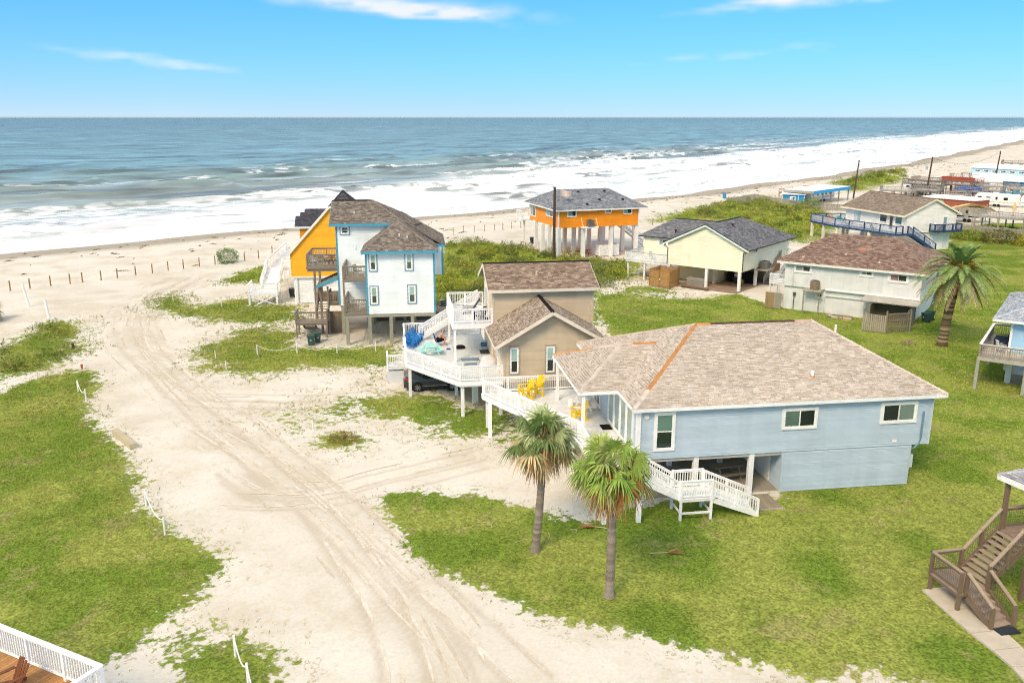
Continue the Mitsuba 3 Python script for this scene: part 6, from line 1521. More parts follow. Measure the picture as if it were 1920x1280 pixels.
rv(138, 268, -48, 10, 'grey white camper trailer behind the red deck with roof vents', 'e9ebee', '9aa3ad')
rv(147, 278, -50, 12, 'long white camper trailer near the far pole', 'f3f3f1', 'a7adb3')
rv(88, 172, -50, 5.5, 'white camper with dark rear beside the tan tarpaulin', 'f1f0ec', '2a3038')
bb = thing('beach_building', 'bright blue building with long white roof at the far right', 'building')
FBb = Frame(131, 231, 0, -46)
part(bb, 'wall', MB('4a9cc8').box(0, 22, 0, 6, 0, 3.6), 'paint', FBb)
part(bb, 'roof', MB('f6f6f4').add([[x, y, z + t] for x in (-8, 22.5) for y, z in ((-1.5, 3.7), (7, 4.6)) for t in (0, .15)], BOXF), 'paint', FBb)
for k in range(6): window(FBb, bb, (0, 0), (22, 0), 1 + 3.4 * k, 2.8 + 3.4 * k, 1.0, 2.4, tw=.15, glass=('34414a', '8fa9b5'))
fb2 = thing('beach_building', 'pale blue long trailer house with white roof, farthest at the right', 'building')
FB2 = Frame(168, 318, 0, -57)
part(fb2, 'wall', MB('b4dbe6').box(0, 24, 0, 5, 0, 2.3), 'paint', FB2)
part(fb2, 'roof', MB('f6f7f6').add([[x, y, z + t] for x in (-.4, 24.4) for y, z in ((-.5, 2.4), (5.5, 3.6)) for t in (0, .15)], BOXF), 'paint', FB2)
for k in range(7): window(FB2, fb2, (0, 0), (24, 0), 1.5 + 3.1 * k, 3.4 + 3.1 * k, 1.0, 1.9, tw=.1, glass=('4c565c', '7d8f98'))
timber_deck(196, 349, -38, 20, 6, 2.6, 'far off grey timber deck near the beach at the right', '857c70')
timber_deck(212, 352, -38, 22, 8, 3.4, 'farthest brown timber deck at the right edge', '8c7a68')
tn = thing('tarpaulin_tent', 'tan tarpaulin draped between poles left of the grey deck', 'tent')
FTn = Frame(84.5, 166.5, 0, -8)
tm = MB('ead2a0'); nu, nv = 12, 8
P_ = lambda a, b: [9.5 * a, 6 * b, 2.4 + 1.5 * math.sin(math.pi * min(1, a * 1.05)) ** .8 * (0.6 + .4 * math.cos(b * 3)) + .12 * math.sin(a * 17 + b * 5)]
for a in range(nu):
    for b in range(nv): tm.add([P_(a / nu, b / nv), P_((a + 1) / nu, b / nv), P_((a + 1) / nu, (b + 1) / nv), P_(a / nu, (b + 1) / nv)], [[0, 1, 2], [0, 2, 3]], jit=.04)
part(tn, 'cover', tm, 'matte', FTn)
for x, y in ((.2, .1), (4.8, .1), (9.3, .1), (.2, 5.9), (9.3, 5.9)): part(tn, 'pole', MB('a79f90').cyl([x, y, 0], [x, y, 3.4], .07), 'matte', FTn)
um = thing('parasol', 'folded tan parasol standing on the grey deck at the right', 'parasol')
fu = Frame(91.5, 156.5, 2.6, 0)
part(um, 'pole', MB('8d8578').cyl([0, 0, 0], [0, 0, 2.6], .04), 'matte', fu)
part(um, 'canopy', MB('e3c589', .05).cyl([0, 0, 1.2], [0, 0, 2.5], .45, .08, 10), 'matte', fu)
for k, (x, y, c, s) in enumerate(((113, 216.5, '3c64a8', 'blue'), (115, 214.5, '345a9c', 'dark blue'), (126, 231, '6a5ab0', 'purple'))):
    m = trimesh.creation.icosphere(2); v = m.vertices * (1 + .4 * (meshkit.fbm(m.vertices * 2.2 + k, 3, k) - .5))[:, None] * [2.0, 1.0, .9]
    single('tarpaulin', '%s tarpaulin heaped over goods among the far decks' % s, 'tarpaulin', MB(c).add(v + [x, y, 2.6 if k < 2 else .9], m.faces), 'matte')

# ---------------------------------------------------------------- utility poles, stakes, rope fences
def pole(x, y, h, label, lean=(0, 0), r=.16, xarm=True, gear=False):
    t = thing('utility_pole', label, 'utility pole'); z = Z(x, y)
    part(t, 'shaft', MB('5b4f45').cyl([x, y, z], [x + lean[0], y + lean[1], h], r, r * .7, 12), 'matte')
    for k in range(3): part(t, 'insulator', MB('8f9496').cyl([x + lean[0] * .97 + .15 * (k - 1), y + lean[1], h - .1 - .5 * k], [x + lean[0] + .35 * (k - 1), y + lean[1], h + .05 - .5 * k], .06, .04, 8), 'paint')
    if gear: part(t, 'transformer', MB('a9b5b8').cyl([x - .6, y, h - 3.2], [x - .6, y, h - 2.3], .3, .3, 12), 'paint')
    return t
pole(6.0, 121.3, 10.6, 'weathered utility pole before the left half of the orange house', r=.24, gear=False)
pole(87.6, 221.2, 9.6, 'dark leaning utility pole between the carport and the brown roof', (.55, 0), r=.22)
pole(106.5, 222, 10.4, 'dark leaning utility pole with transformer among the far decks', (.6, 0), r=.24, gear=True)
pole(169, 303, 8.9, 'dark leaning utility pole farthest at the right', (.5, 0), r=.26)
for k, (x, y) in enumerate(((-60.0, 100.3), (-58.3, 101.5), (-56.8, 103.4), (-55.1, 104.8), (-54.0, 105.7), (-52.3, 107.1), (-50.9, 108.6), (-49.3, 110.4), (-47.9, 112.3), (-46.5, 114.1), (-44.9, 115.4), (-43.4, 117.3), (-41.8, 119.0), (-38.7, 122.5), (-37.2, 124.3), (-36.4, 128.7), (-10.4, 150.9), (-8.7, 153.8), (-6.8, 153.8), (-5.0, 155.3), (-3.2, 156.6), (-1.7, 157.9), (-.1, 159.7), (1.6, 161.0), (4.5, 163.5), (27.2, 165.4), (29.5, 169.1))):
    z = Z(x, y)
    ords = 'leftmost second third fourth fifth sixth seventh eighth ninth tenth eleventh twelfth thirteenth fourteenth fifteenth sixteenth seventeenth eighteenth nineteenth twentieth twenty-first twenty-second twenty-third twenty-fourth twenty-fifth twenty-sixth rightmost'.split()
    single('beach_stake', 'short brown wooden stake, %s in the row along the beach' % (ords[k] if k in (0, 26) else ords[k] + ' from the left'), 'stake', MB('94754f', .15).box(x - .055, x + .055, y - .055, y + .055, z - .2, z + 1.25), 'matte', group='brown stakes in a row along the beach')
for x, y, h, l in ((-52.9, 91.4, 2.6, 'taller white pole standing on the sand near the left edge'), (-47.3, 85.0, 2.1, 'shorter white pole right of the taller one near the left edge')):
    single('white_pole', l, 'pole', MB('f2f2f0').cyl([x, y, Z(x, y) - .1], [x + (-.4 if h > 2.3 else -.2), y, h], .13, .12, 12), 'paint')
def rope_fence(pts, h, label, r=.028, pr=.05):
    t = thing('rope_fence', label, 'fence')
    for x, y in pts: part(t, 'post', MB('f4f4f2').cyl([x, y, Z(x, y) - .1], [x, y, Z(x, y) + h], pr, pr, 8), 'paint')
    for a, b in zip(pts[:-1], pts[1:]):
        u = np.linspace(0, 1, 12)[:, None]
        p = np.array([*a, Z(*a) + h - .06]) * (1 - u) + np.array([*b, Z(*b) + h - .06]) * u
        p[:, 2] -= (4 * u * (1 - u))[:, 0] * h * .55
        part(t, 'rope', MB('efeeea').tube(p, r, 6), 'paint')
rope_fence([(-32.7, 61.3), (-31.1, 59.2)], .95, 'white posts with drooping rope at the tip of the left lawn')
rope_fence([(-19.5, 41.8), (-17.2, 38.5)], .95, 'white posts with drooping rope midway along the left lawn')
rope_fence([(-10.6, 28.6), (-9.6, 26.9), (-8.4, 24.6)], .95, 'white post and rope at the bottom edge of the picture')
rope_fence([(-22.1, 71.4), (-18.8, 72.0), (-15.3, 72.0), (-12.0, 72.5)], .95, 'thin white stakes with rope before the white stilt house', .02, .045)
for k, (x, y, l) in enumerate(((-25.3, 70.2, 'thin white stake in the grass left of the rope fence'), (-23.4, 67.1, 'thin white stake nearest to the track bend'), (-13.1, 53.0, 'thin white stake in the sand beside the brown grass clump'), (-38.0, 93.8, 'thin white stake in the dune tip by the track'), (-31.7, 91.2, 'thin white stake left of the white stairs'), (-36.3, 108.0, 'thin white stake in the green patch left of the white stairs'))):
    single('marker_stake', l, 'stake', MB('efeeea').cyl([x, y, Z(x, y) - .1], [x - .05, y, Z(x, y) + .8], .04, .035, 8), 'paint')
single('timber_beam', 'long squared grey timber lying at the left lawn edge', 'timber', MB('c9bb9c', .05).beam([-25.9, 52.4, .22], [-23.6, 49.8, .2], .42, .34), 'matte')
single('stump', 'short dark post stump in the left grass patch', 'post', MB('6b5a44').cyl([-39.2, 73.6, -.1], [-39.2, 73.6, .55], .13, .12, 8), 'matte')
single('red_marker', 'small red cap marker at the tip of the left lawn', 'marker', MB('b8604c').cyl([-35.4, 67.4, 0], [-35.4, 67.4, .4], .05, .11, 8), 'matte')
single('trash_barrel', 'small blue trash barrel far out on the beach', 'barrel', MB('3f86b4').cyl([54.5, 221.2, -.2], [54.5, 221.2, 1.25], .42, .42, 14).cyl([54.5, 221.2, 1.25], [54.5, 221.2, 1.32], .46, .46, 14, '5a96bc'), 'paint')
def wire(a, b, sag, label):
    u = np.linspace(0, 1, 24)[:, None]; p = np.array(a) * (1 - u) + np.array(b) * u; p[:, 2] -= (4 * u * (1 - u))[:, 0] * sag
    single('power_line', label, 'cable', MB('3a3836').tube(p, .035, 4), 'matte')
wire((88.1, 221.2, 9.3), (107, 222, 10.1), .8, 'thin black cable from the first leaning pole to the second')
wire((107.1, 222, 10.1), (169.4, 303, 8.7), 2.6, 'thin black cable from the second leaning pole to the farthest')

# ================================================================ palms, shrubs, litter
def sabal(name, x, y, lean, zc, r, n, label, greens, browns, seed, trunk=True, low=-48, z0=None, tr=(.215, .16)):
    t = thing(name, label, 'palm tree'); rg = np.random.default_rng(seed)
    zb = Z(x, y) if z0 is None else z0
    top = np.array([x + lean[0], y + lean[1], zc - .25])
    if trunk:
        tm = MB('6f655a', .1); base = np.array([x, y, zb - .1]); m = 46
        ring = []
        for k in range(m + 1):
            u = k / m; q = base + (top - base) * u + np.array([.06 * math.sin(u * 3), 0, 0])
            rr = tr[0] + (tr[1] - tr[0]) * u ** .6 + .008 * (k % 2) + .012 * rg.uniform(-1, 1) + (.06 * max(0, 1 - u * 12))
            g = np.arange(12) * math.pi / 6 + .26 * k
            ring.append(np.stack([q[0] + rr * np.cos(g), q[1] + rr * np.sin(g), np.full(12, q[2])], 1))
        for k in range(m):
            c = C(rg.choice(['968b7e', '8d8275', '9d9183', '867b6e']))
            i_ = np.arange(12); j_ = (i_ + 1) % 12
            tm.add(np.vstack([ring[k], ring[k + 1]]), np.vstack([np.stack([i_, j_, j_ + 12], 1), np.stack([i_, j_ + 12, i_ + 12], 1)]), c)
        part(t, 'trunk', tm, 'matte')
    cr_ = MB('7a6a4c', .1)
    for k in range(14):
        a = rg.uniform(0, 2 * math.pi); cr_.beam(top + [.1 * math.cos(a), .1 * math.sin(a), -.45], top + [.26 * math.cos(a), .26 * math.sin(a), .1], .07, .03)
    crown = part(t, 'crown', cr_, 'matte')
    for k in range(n):
        u = (k + .5) / n
        el = math.radians(84 + (low - 84) * u ** .85 + rg.uniform(-24, 20)); az = k * 2.39996 + rg.uniform(-.5, .5)
        d = np.array([math.cos(el) * math.cos(az), math.cos(el) * math.sin(az), math.sin(el)])
        side = np.array([-math.sin(az), math.cos(az), 0]); roll = rg.uniform(-.9, .9)
        nr = np.cross(side, d); side = side * math.cos(roll) + nr * math.sin(roll); nr = np.cross(side, d)
        dead = u > .76 or rg.random() < .06
        half = u > .62
        pl = r * rg.uniform(.34, .64) * (.8 if dead else 1); bl = r * rg.uniform(.42, .58) * (.85 if dead else 1)
        hub = top + d * pl + np.array([0, 0, -.10 * pl])
        col = C(rg.choice(browns if dead else greens)) * rg.uniform(.75, 1.25)
        tipc = C(rg.choice(browns)) * rg.uniform(.7, 1.2)
        fm = MB()
        fm.beam(top + d * .12, hub, .045, .02, col=col * .9)
        m = 36
        for j in range(m):
            al = math.radians(-128 + 256 * (j + .5) / m + rg.uniform(-3, 3))
            ld = d * math.cos(al) + side * math.sin(al); ld = ld + nr * (.18 * abs(math.sin(al)) + rg.uniform(-.08, .08)); ld /= np.linalg.norm(ld)
            L = bl * (1 - .32 * (abs(al) / 2.23) ** 2) * rg.uniform(.85, 1.08)
            wv = np.cross(ld, nr); wv /= np.linalg.norm(wv)
            pts, ws = [], []
            dro = (.62 if not dead else .7) * rg.uniform(.4, 1.5)
            for q, wd in ((0, .014), (.45, .036), (.78, .026), (1.0, .003)):
                pts.append(hub + ld * L * q + np.array([0, 0, -dro * L * q ** 2.4])); ws.append(wd * (r / 1.8))
            brown_tip = half and rg.random() < .65
            for q in range(3):
                c = tipc if (brown_tip and q >= 1) or (q == 2 and rg.random() < .18) else col * rg.uniform(.82, 1.18)
                fm.add([pts[q] + wv * ws[q], pts[q] - wv * ws[q], pts[q + 1] - wv * ws[q + 1], pts[q + 1] + wv * ws[q + 1]], [[0, 1, 2], [0, 2, 3]], c)
        part(crown, 'dead_frond' if dead else 'frond', fm, 'leaf')
    return t


sabal('cabbage_palm', 1.09, 36.87, (.36, 0), 6.0, 1.95, 52, 'darker cabbage palm with brown skirt, left of the pair before the blue house', ['7f985c', '8fa668', '6f884e', 'a3b278', 'b2be86'], ['c8a878', 'ae8c5c', 'dcc498', '9c7a50'], 11)
sabal('cabbage_palm', 4.19, 32.88, (-.06, 0), 6.15, 1.95, 56, 'brighter yellow green cabbage palm, right and nearer one of the pair', ['a6be60', 'bccc72', '94ae54', 'ccd684', '86a24e'], ['c2a678', 'ab8a58', 'd0bb90', 'a2743f'], 12)
sabal('fan_palm', -53.4, 84.2, (0, 0), 1.5, 2.0, 30, 'brownish fan palm cut by the left edge of the picture', ['6f7a3c', '7f7a44', '8c8450'], ['9a7a4e', '8a6b45', 'a9895a'], 13, low=-40)


def date_palm(x, y, top, label, n=104, L=4.3):
    t = thing('date_palm', label, 'palm tree'); rg = np.random.default_rng(21)
    top = np.array(top); zb = Z(x, y)
    tm = MB('7d6e58', .12); m = 40; rings = []
    for k in range(m + 1):
        u = k / m; q = np.array([x, y, zb - .1]) * (1 - u) + top * u + np.array([-.1 * math.sin(u * math.pi), 0, 0])
        rr = .40 - .08 * u + .05 * (k % 2) + .10 * max(0, 1 - u * 9) + (.22 * max(0, u - .62) / .38)
        g = np.arange(14) * 2 * math.pi / 14 + .22 * k
        rings.append(np.stack([q[0] + rr * np.cos(g), q[1] + rr * np.sin(g), np.full(14, q[2])], 1))
    for k in range(m):
        i_ = np.arange(14); j_ = (i_ + 1) % 14
        tm.add(np.vstack([rings[k], rings[k + 1]]), np.vstack([np.stack([i_, j_, j_ + 14], 1), np.stack([i_, j_ + 14, i_ + 14], 1)]), rg.choice(['8a7a62', '6f6250', '978870', '5f5444']))
    part(t, 'trunk', tm, 'matte')
    crown = part(t, 'crown', MB('8a7850').add(*(lambda s: (s.vertices * [.5, .5, .55] + top, s.faces))(trimesh.creation.icosphere(2))), 'matte')
    for k in range(n):
        u = (k + .5) / n
        el = math.radians(74 - 118 * u ** .9 + rg.uniform(-12, 12)); az = k * 2.39996 + rg.uniform(-.25, .25)
        d = np.array([math.cos(el) * math.cos(az), math.cos(el) * math.sin(az), math.sin(el)])
        LL = L * rg.uniform(.85, 1.1) * (1 if u < .7 else .88)
        old = u > .82
        col = C(rg.choice(['c8ba9c', 'b8a682', 'a89672'] if old else (['86a45e', '749454', '98b06c', 'a8bc80'] if u < .6 else ['a2b276', '96a66c', 'b8bc8c'])))
        fm = MB(); prev = None; seg = 14; hd = np.array([math.cos(az), math.sin(az), 0])
        for s_ in range(seg + 1):
            q = s_ / seg
            p = top + d * LL * q + np.array([0, 0, -1]) * LL * (.46 if not old else .38) * q ** 2.1 - hd * LL * .10 * q ** 3
            if prev is not None:
                fm.beam(prev, p, .05 * (1 - q) + .012, .03, col=C('a99f6a') if not old else C('9a8763'))
                ax = (p - prev) / np.linalg.norm(p - prev)
                sd = np.cross(ax, [0, 0, 1]); sd /= np.linalg.norm(sd) + 1e-9; upv = np.cross(sd, ax)
                if q > .1:
                    for e in range(3):
                        b = prev + (p - prev) * (e + rg.uniform(0, .6)) / 3
                        ll = .58 * math.sin(math.pi * min(1, .12 + q * .86)) ** .6 * rg.uniform(.8, 1.15)
                        for sg in (-1, 1):
                            ld = ax * .75 + sd * sg * .75 + upv * (.30 if not old else -.2) + np.array([0, 0, -.15]); ld /= np.linalg.norm(ld)
                            w = np.cross(ld, upv); w = w / np.linalg.norm(w) * .03
                            fm.add([b + w, b - w, b + ld * ll * .6 - w * .8 + [0, 0, -.02], b + ld * ll * .6 + w * .8 + [0, 0, -.02], b + ld * ll + [0, 0, -.09 * ll]], [[0, 1, 2], [0, 2, 3], [3, 2, 4]], col * rg.uniform(.75, 1.3))
            prev = p
        part(crown, 'dead_frond' if old else 'frond', fm, 'leaf')
    for a in (2.6, 4.3, 5.4, .3):
        fb = MB('d99a35'); o = top + np.array([math.cos(a) * .7, math.sin(a) * .7, .35])
        for k in range(26):
            q = o + rg.normal(0, 1, 3) * [.45, .45, .22]; fb.beam(o - [0, 0, .1], q, .03, .03, jit=.15); fb.add(*(lambda s: (s.vertices * .06 + q, s.faces))(trimesh.creation.icosphere(0)), col=rg.choice(['e0a23a', 'cf8a2c', 'e8b458']))
        part(crown, 'fruit_cluster', fb, 'matte')
    return t


date_palm(38.98, 74.84, (39.75, 74.84, 7.15), 'large date palm with arching fronds and orange fruit right of the off white house')


def shrub(x, y, r, h, label, cols, n=900, leaf=.10, name='shrub', seed=0, flat=1.0, mat='leaf'):
    t = thing(name, label, 'bush'); rg = np.random.default_rng(1000 + seed)
    z = Z(x, y)
    sm = MB('6b5a44', .1)
    for k in range(7):
        a = rg.uniform(0, 6.28); sm.cyl([x, y, z - .05], [x + .55 * r * math.cos(a), y + .55 * r * math.sin(a), z + h * rg.uniform(.5, .8)], .04, .015, 5)
    part(t, 'stem', sm, 'matte')
    v = rg.normal(0, 1, (n, 3)); v /= np.linalg.norm(v, axis=1, keepdims=True)
    lump = .62 + .75 * meshkit.fbm(v * 1.7 + seed, 3, seed)
    rad = lump * rg.uniform(.45, 1.0, n) ** .4
    p = np.stack([x + v[:, 0] * r * rad, y + v[:, 1] * r * rad, z + h * .42 + v[:, 2] * h * .62 * rad], 1)
    p[:, 2] = np.maximum(p[:, 2], z + .02)
    cc = np.array([C(c) for c in cols])
    cl = cc[np.clip((meshkit.noise(p * 1.6 / max(r, .5) * 2 + seed) * len(cols)).astype(int), 0, len(cols) - 1)] * rg.uniform(.65, 1.35, (n, 1))
    a = rg.normal(0, 1, (n, 3)) + v * .6 + [0, 0, .5]; a /= np.linalg.norm(a, axis=1, keepdims=True)
    b = np.cross(a, rg.normal(0, 1, (n, 3))); b /= np.linalg.norm(b, axis=1, keepdims=True)
    s = leaf * rg.uniform(.6, 1.4, (n, 1))
    V = np.stack([p - b * s * .4, p + a * s * .8 - b * 0, p + b * s * .4, p + a * s * 1.7], 1).reshape(-1, 3)
    f0 = np.arange(n)[:, None] * 4
    F_ = np.vstack([f0 + [0, 1, 3], f0 + [1, 2, 3]])
    part(t, 'crown', (V, F_, np.repeat(cl, 4, axis=0)), mat)
    return t


GG = ['7f8a5a', '93985f', '6b7a4a', 'a3a06a']; YG = ['9aa63e', 'b9b94a', '7f9a3c', 'cfc95a']
for k, (x, y, r, h, c, l) in enumerate((
    (-6.6, 86.5, 2.0, 1.6, GG, 'grey green shrub nearest to the white stilt house corner'), (-5.2, 91.5, 2.2, 1.7, GG, 'round grey green shrub behind the nearest dune shrub'), (-2.6, 91.0, 1.7, 1.4, GG, 'grey green shrub left of the tan house roof'), (-2.7, 98.5, 2.1, 1.5, GG, 'grey green shrub in the middle of the dune growth'), (-7.5, 99.5, 1.9, 1.5, YG, 'yellow green shrub in the dune growth by the turquoise corner'),
    (-4.5, 122, 2.6, 1.5, YG, 'large yellow green shrub at the sandy edge of the dune'), (-.8, 94.5, 2.0, 1.1, YG, 'bright green shrub close to the tan house roof'), (11.0, 103.5, 1.7, 1.4, GG, 'green shrub right of the tan house ridge'), (13.4, 108.5, 1.6, 1.3, YG, 'olive shrub left of the white deck posts'), (11.5, 110.5, 1.8, 1.4, GG, 'taller grass shrub between orange and pale yellow houses'))):
    shrub(x, y, r, h, l, c, 1500, .13, seed=k)
shrub(-40.5, 120.5, 1.6, 1.9, 'lone green bush standing by the beach stakes', ['5f7a3c', '74904c', '4d6834'], 1500, .16, seed=31)
shrub(67.5, 194.5, 2.6, 2.2, 'green bush growing over the grey picket fence', ['7d9a58', '93aa68', '68864a'], 900, .28, seed=32)
for k, (x, y, r, h, l) in enumerate(((75.0, 147.5, 2.6, 1.4, 'low green shrub left in the row before the board fence'), (77.8, 144.5, 2.4, 1.5, 'olive shrub second in the row before the board fence'), (80.5, 140, 3.2, 2.1, 'large dark olive bush third in the row before the board fence'), (83.8, 136.5, 2.8, 2.0, 'yellow olive bush rightmost in the row before the board fence'))):
    shrub(x, y, r, h, l, [['7d9a44', '93a850', '68863a'], ['a3a84c', '86963f', '6f7f38'], ['6b6f3a', '7f7d3e', '4f5a30', '9a8a44'], ['a8a040', 'c2b84e', '7f8a3c']][k], 1600, .24, seed=40 + k)
shrub(34.4, 88.6, .9, .55, 'small leafy weed at the wall of the off white house', ['5f8a34', '7aa044'], 260, .16, seed=51, name='weed')
shrub(-10.8, 51.2, .95, .42, 'low brown green grass clump in the sand beside the track', ['8a8a4a', 'a08a52', '7a8a3c'], 500, .12, seed=52, name='grass_clump')

def fallen_frond(x, y, yaw, L, label, seed):
    t = thing('fallen_frond', label, 'palm frond'); rg = np.random.default_rng(seed); f = Frame(x, y, Z(x, y) + .06, yaw)
    part(t, 'stalk', MB('cdb994').tube([[0, 0, .06], [-.5 * L, .03, .08], [-L, .1, .05]], .025, 6), 'matte', f)
    fm = MB('b98f5c', .15)
    for k in range(16):
        a = -.32 + .64 * k / 15 + rg.uniform(-.04, .04); l = .8 * rg.uniform(.8, 1.15)
        w = .035; d = np.array([math.cos(a), math.sin(a), 0]); s = np.array([-d[1], d[0], 0]); zz = rg.uniform(.02, .16)
        fm.add([s * w * .5 + [0, 0, .06], -s * w * .5 + [0, 0, .06], d * l * .5 - s * w + [0, 0, zz], d * l * .5 + s * w + [0, 0, zz], d * l + [0, 0, .03]], [[0, 1, 2], [0, 2, 3], [3, 2, 4]])
    part(t, 'blade', fm, 'matte', f)
fallen_frond(7.35, 36.55, 12, .8, 'dry tan palm frond lying on the lawn right of the palms', 1)
fallen_frond(4.2, 39.2, 168, .75, 'dry orange brown palm frond lying behind the right palm trunk', 2)
for k, (x, y, a, L, l) in enumerate(((-1.3, 39.6, -42, 1.0, 'thin dry stick on the lawn left of the left palm'), (1.75, 38.2, 80, 1.1, 'thin curved stick on the lawn between the palms'), (.5, 37.9, 25, .7, 'short dry twig beside the left palm trunk'), (3.1, 38.9, -60, .45, 'pale bent leaf stalk lying between the palms'))):
    r_ = math.radians(a); u = np.linspace(-.5, .5, 7)
    p = np.stack([x + u * L * math.cos(r_) + .12 * np.cos(u * 4), y + u * L * math.sin(r_) + .1 * np.cos(u * 5), np.full(7, Z(x, y) + .05)], 1)
    single('stick', l, 'stick', MB('c4b08c').tube(p, .022, 5), 'matte')
tg = thing('brush_pile', 'small pile of dry branches in the grass beside the mowed strip', 'branch pile')
for k in range(12):
    a = R.uniform(0, 6.28); c = np.array([36.2, 75.2]) + R.normal(0, .35, 2); l = R.uniform(.5, 1.1)
    part(tg, 'branch', MB('a5917a', .15).tube([[c[0] - l * math.cos(a) / 2, c[1] - l * math.sin(a) / 2, R.uniform(.05, .3)], [c[0], c[1], R.uniform(.2, .45)], [c[0] + l * math.cos(a) / 2, c[1] + l * math.sin(a) / 2, R.uniform(.05, .4)]], .03, 5), 'matte')

# ================================================================ the car under the deck
CF = FB.sub(-7.1, 7.25, 0.0, 0)
car = thing('parked_car', 'dark grey car parked under the white deck of the tan house', 'car')
xs = [0, .06, .3, .75, 1.4, 2.2, 2.9, 3.35, 3.9, 4.35, 4.6]
tops = [.98, 1.12, 1.42, 1.66, 1.71, 1.68, 1.52, 1.14, 1.06, .94, .72]
hw = [.80, .86, .91, .93, .94, .94, .94, .94, .92, .86, .72]
rings = []
for x, tp_, w in zip(xs, tops, hw):
    belt = min(.98, tp_ - .02)
    half = [(w * .88, .26), (w * .98, .42), (w, .70), (w * .97, belt), (w * (.97 - .20 * (tp_ - belt) / .75), belt + (tp_ - belt) * .8), (w * (.97 - .20 * (tp_ - belt) / .75) * .82, tp_)]
    rings.append([(x, .95 - y, z) for y, z in half] + [(x, .95 + y, z) for y, z in half[::-1]])
rings = np.array(rings); nr_, m = rings.shape[:2]
fcs = []
for i_ in range(nr_ - 1):
    for j_ in range(m): fcs += [[i_ * m + j_, i_ * m + (j_ + 1) % m, (i_ + 1) * m + (j_ + 1) % m], [i_ * m + j_, (i_ + 1) * m + (j_ + 1) % m, (i_ + 1) * m + j_]]
for i_ in (0, nr_ - 1): fcs += [[i_ * m, i_ * m + k, i_ * m + k + 1] for k in range(1, m - 1)]
cm = trimesh.Trimesh(rings.reshape(-1, 3), fcs, process=True); trimesh.repair.fix_normals(cm); cm = cm.subdivide(); trimesh.smoothing.filter_taubin(cm, iterations=4)
part(car, 'body', (cm.vertices, cm.faces, np.tile(C('3b3e43'), (len(cm.vertices), 1))), 'gloss', CF, smooth=True)
for s in (0, 1):
    yy = .02 if s == 0 else 1.88
    o = -.012 if s == 0 else .012
    for a, b, k in (((.62, 1.02), (1.25, 1.5), 'rear'), ((1.32, 1.0), (2.1, 1.56), 'mid'), ((2.16, 1.0), (3.0, 1.52), 'front')):
        q = [(a[0], a[1]), (b[0] + (.25 if k == 'front' else 0), a[1]), (b[0] - (.12 if k == 'front' else 0), b[1] - .02), (a[0] + (.22 if k == 'rear' else .02), b[1] - .06 if k == 'rear' else b[1] - .02)]
        P3 = [[x, (.95 - (.94 - .245 * (z - .98) / .72) - .004) if s == 0 else (.95 + (.94 - .245 * (z - .98) / .72) + .004), z] for x, z in q]
        part(car, 'window', MB('1d2126').add(P3, [[0, 1, 2], [0, 2, 3]]), 'pane', CF)
    part(car, 'sill_trim', MB('2a2c2f').box(.95, 3.3, yy + (-.02 if s == 0 else 0), yy + (.05 if s == 0 else .07), .27, .42), 'paint', CF)
    part(car, 'chrome_strip', MB('b9bdc2').box(1.1, 3.2, (.0 if s == 0 else 1.885), (.015 if s == 0 else 1.9), .44, .48), 'metal', CF)
    part(car, 'tail_light', MB('c6262a').box(-.02, .35, (.08 if s == 0 else 1.5), (.40 if s == 0 else 1.82), .92, 1.06), 'gloss', CF)
    for xx in (.98, 3.6):
        y0, y1 = (-.015, .22) if s == 0 else (1.68, 1.915)
        part(car, 'wheel_arch', MB('1f2022').cyl([xx, y0 + .02, .36], [xx, y1, .36], .43, .43, 24), 'paint', CF)
        w = part(car, 'wheel', MB('232426').cyl([xx, y0 - .01, .35], [xx, y1, .35], .35, .35, 24), 'paint', CF)
        rim = MB('c2c5c9'); yo = y0 - .018 if s == 0 else y1 + .006
        for k in range(7):
            a = k * 2 * math.pi / 7
            for da in (-.13, .13): rim.beam([xx, yo, .35], [xx + .24 * math.cos(a + da), yo, .35 + .24 * math.sin(a + da)], .035, .02, up=(0, 1, 0))
        part(w, 'rim', rim, 'metal', CF)
part(car, 'rear_window', MB('1a1e22').add([[.10, .25, 1.12], [.10, 1.65, 1.12], [.52, 1.5, 1.54], [.52, .4, 1.54]], [[0, 1, 2], [0, 2, 3]]), 'pane', CF)
part(car, 'bumper', MB('34373a').box(-.06, .2, .15, 1.75, .32, .62), 'paint', CF)

# ================================================================ the person on the deck
import manifold3d as m3
def hull_chain(bones, edge=.03, it=6):
    acc = None
    for (p, rp), (q, rq) in bones:
        a = m3.Manifold.sphere(rp, 16).translate(list(map(float, p))); b = m3.Manifold.sphere(rq, 16).translate(list(map(float, q)))
        h = m3.Manifold.batch_hull([a, b]); acc = h if acc is None else acc + h
    acc = acc.refine_to_length(edge); m_ = acc.to_mesh()
    tm_ = trimesh.Trimesh(m_.vert_properties[:, :3], m_.tri_verts, process=True)
    trimesh.smoothing.filter_taubin(tm_, iterations=it)
    return tm_
PF = FB.sub(-4.25, 10.9, 2.6, 100)     # faces local -y; here towards the blue chairs
def sk(mesh, col): return (np.array(mesh.vertices), np.array(mesh.faces), np.tile(C(col), (len(mesh.vertices), 1)))
pr_ = thing('person', 'shirtless person in black shorts bent forward in a navy folding chair on the white deck', 'person')
hip, waist, chest, neck, head = (0, .08, .50), (0, -.02, .66), (0, -.18, .86), (0, -.30, .99), (0, -.42, 1.07)
bones = [((hip, .145), (waist, .13)), ((waist, .13), (chest, .145)), ((chest, .12), (neck, .062)), ((neck, .058), ((0, -.37, 1.03), .07))]
